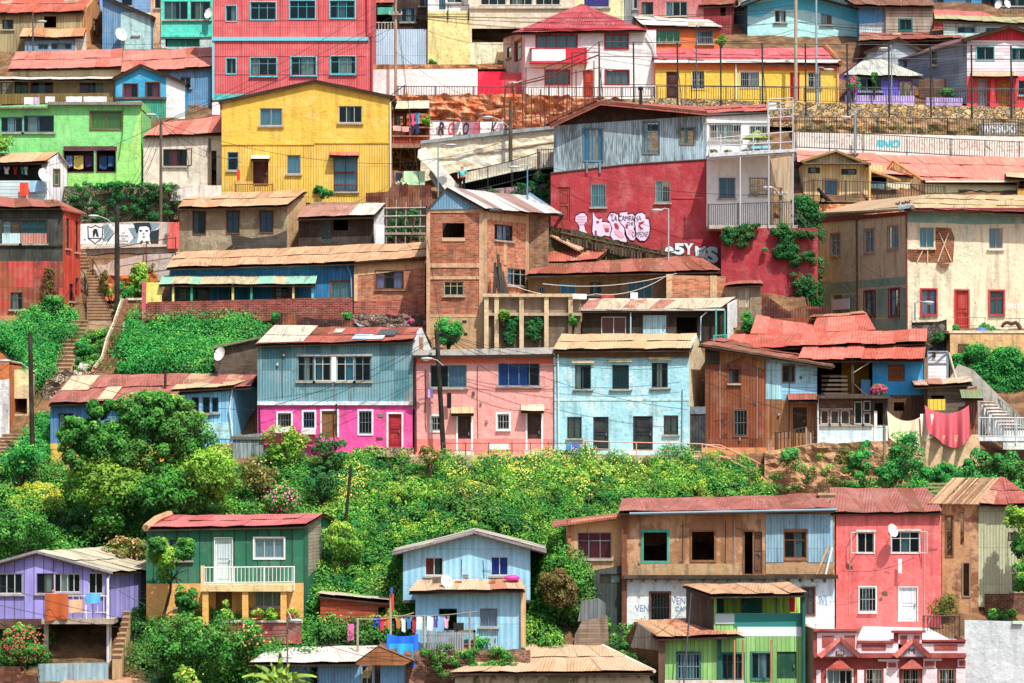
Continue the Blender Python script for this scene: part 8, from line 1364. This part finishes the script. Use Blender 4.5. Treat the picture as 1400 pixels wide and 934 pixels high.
P1,P2,P3,P4,P5=(160,284,D(432)-1),(221,168,D(300)-3),(45,458,D(645)-1),(604,456,YP-1.2),(541,20,D(131)-.6)
CB=[(P1,(302,262,YB-1)),(P2,(-40,238,D(257))),(P2,(330,222,YB-.6)),(P2,(536,224,YB-.8)),(P2,(300,215,YB-.6)),(P3,P1),(P3,(-40,520,D(645))),(P4,(352,580,YP-1)),(P4,(352,560,YP-1)),(P4,(760,500,YP-.7)),(P4,(758,532,YP-.7)),(P4,(940,560,YP-.8)),(P5,(700,60,D(120))),(P5,(505,52,D(120))),(P5,(880,40,D(120))),((698,150,D(248)-1.6),(541,70,D(131)-.6)),((1088,40,D(140)-1.3),(880,44,D(120))),((1088,40,D(140)-1.3),(1440,58,D(120))),((1088,44,D(140)-1.3),(985,56,D(120))),((1067,266,YG2-2),(1240,396,YE-1)),((1067,268,YG2-2),(1245,420,YE-1.2)),((1067,270,YG2-2),(1200,440,YE-1)),((1067,266,YG2-2),(757,230,YG2-.5)),((221,172,D(300)-3),(184,256,D(300))),((160,290,D(432)-1),(190,256,D(300))),((45,500,D(645)-1),(350,560,YP-1)),((45,470,D(645)-1),(100,415,D(440))),((393,862,D(915)-2),(-30,790,D(915))),((393,870,D(915)-2),(-30,820,D(915))),((393,866,D(915)-2),(150,800,D(915))),((393,858,D(915)-2),(620,900,174)),((45,40,D(70)-2.2),(-30,110,D(100))),((45,46,D(70)-2.2),(290,50,D(70)-1)),((1209,585,D(668)-1.8),(960,520,YK-1)),((536,222,YB-.8),(698,190,D(248)-1.6)),((935,830,YW2-1.3),(862,870,YW2-1)),((1150,780,YCo-1),(1250,762,YCo-.6))]
for i in range(22):
 a,b=random.choice(((P1,P2),(P4,P5),(P4,P3),(P2,P5),(P3,P1),(P4,(940,500,YP-1)),(P5,(1088,30,D(140)-1.3)),((1088,30,D(140)-1.3),(1440,40,D(120)))));CB.append((a,(b[0],b[1]+random.uniform(-30,30),b[2])))
for a,b in CB:cable(*a,*b,random.uniform(.3,.9),.013)
PITS=[(1108,1250,294,456)]
def build_ground():
 from mathutils import noise
 rows=[-1500,-900]+list(range(-600,-60,60))+list(range(-60,1130,9))+[1200,1300,1400,1500];cols=[-2600,-1700,-1100,-700,-400,-250]+list(range(-160,1570,12))+[1650,1800,2100,2500,3100,4000]
 vs=[];vg=[]
 for r in rows:
  for c in cols:
   p=G(c,min(r,1500))if r>=-900 else W(c,-1200,900)
   if-160<=c<=1560 and-60<r<1130:q=noise.noise(p*.6)*.16+noise.noise(p*1.9)*.08;p.z+=q-.12;p.y-=q
   for t0,t1,r0,r1 in PITS:
    if t0<=c<=t1 and r0<=r<r1:p.z=min(p.z,G(c,r1).z-.1)
   vs.append(p)
 A=np.array([[c,r]for r in rows for c in cols],float);veg=np.zeros(len(A))
 for pl in VEG:veg[pinside(A,pl)]=1
 n=len(cols);base=len(vs)
 for x in(-900,900):vs.append(Vector((x,-200,W(0,1500,150).z-4)))
 fs=[(j*n+i,(j+1)*n+i,(j+1)*n+i+1,j*n+i+1)for j in range(len(rows)-1)for i in range(n-1)]
 me=bpy.data.meshes.new('ground');me.from_pydata([tuple(v)for v in vs],[],fs);a=me.attributes.new('veg','FLOAT','POINT');a.data.foreach_set('value',np.concatenate([veg,[0,0]]).astype(np.float32))
 nt=NT('hillside_soil');pos=nt.n('NewGeometry').outputs['Position'];mid=nt.noise(pos,1.1,6.0);fi=nt.noise(pos,7.0,4.0)
 col=nt.mix(nt.step(mid,.4,.62),lin('#c28d5c',.5),lin('#8e5f3c',.5));col=nt.mix(nt.math('MULTIPLY',nt.step(nt.noise(pos,.9,6.0,.7),.46,.66),.7),col,nt.mix(fi,lin('#6f7038',.4),lin('#48682c',.4)))
 col=nt.mix(1.0,col,nt.math('MULTIPLY_ADD',fi,.8,.6),'MULTIPLY');v=nt.n('Attribute',attribute_name='veg').outputs['Fac'];col=nt.mix(v,col,nt.mix(fi,lin('#0c3a18',.5),lin('#2a6a2a',.5)))  # ground under plants: undergrowth green with leaf shade painted in
 b=nt.n('Bump',{'Strength':1.0,'Distance':1.0,'Height':nt.math('ADD',nt.math('MULTIPLY',mid,.3),nt.math('MULTIPLY',fi,.1))});bs=nt.n('BsdfPrincipled',{'Base Color':col,'Roughness':.95,'Normal':b.outputs[0]})
 me.materials.append(nt.out(bs.outputs[0]));me.update();me.polygons.foreach_set('use_smooth',[True]*len(me.polygons));o=bpy.data.objects.new('hillside_ground',me);COL.objects.link(o);o['kind']='structure'
 z=W(0,1500,150).z;vb=MB().quad((-1500,-1800,z-3),(1500,-1800,z-3),(1500,152,z-.5),(-1500,152,z-.5));vo=vb.build('valley_ground',M('earth','#a08058',k=.4));vo['kind']='structure'
build_ground()
sun_v=Vector((.33,-.6,1.12)).normalized()
L=bpy.data.lights.new('sun','SUN');L.energy=5.0;L.angle=math.radians(.5);L.color=(1,.955,.88)
lo=bpy.data.objects.new('sun',L);COL.objects.link(lo);lo.rotation_euler=(-sun_v).to_track_quat('-Z','Y').to_euler();lo.location=(30,60,120)
wd=bpy.data.worlds.new('World');SC.world=wd;wd.use_nodes=True;nt=wd.node_tree;bg=nt.nodes['Background'];sk=nt.nodes.new('ShaderNodeTexSky');sk.sky_type='NISHITA';sk.sun_disc=False
sk.sun_elevation=math.asin(sun_v.z);sk.sun_rotation=math.atan2(sun_v.x,sun_v.y);sk.air_density=1.0;sk.dust_density=3.0;nt.links.new(sk.outputs[0],bg.inputs[0]);bg.inputs[1].default_value=.15
cam=bpy.data.cameras.new('camera');cam.lens=FPX/1400*36;cam.sensor_width=36;cam.clip_end=5000;cam.clip_start=1;cam.shift_y=(HY-467)/1400
co=bpy.data.objects.new('camera',cam);COL.objects.link(co);co.rotation_euler=(math.pi/2,0,0);SC.camera=co
SC.view_settings.view_transform='Standard';SC.view_settings.look='None';SC.view_settings.exposure=0;SC.view_settings.gamma=1
SC.render.engine='CYCLES';SC.cycles.max_bounces=6;SC.cycles.transparent_max_bounces=12
for o in COL.objects:
 if 'wl' in o:del o['wl']
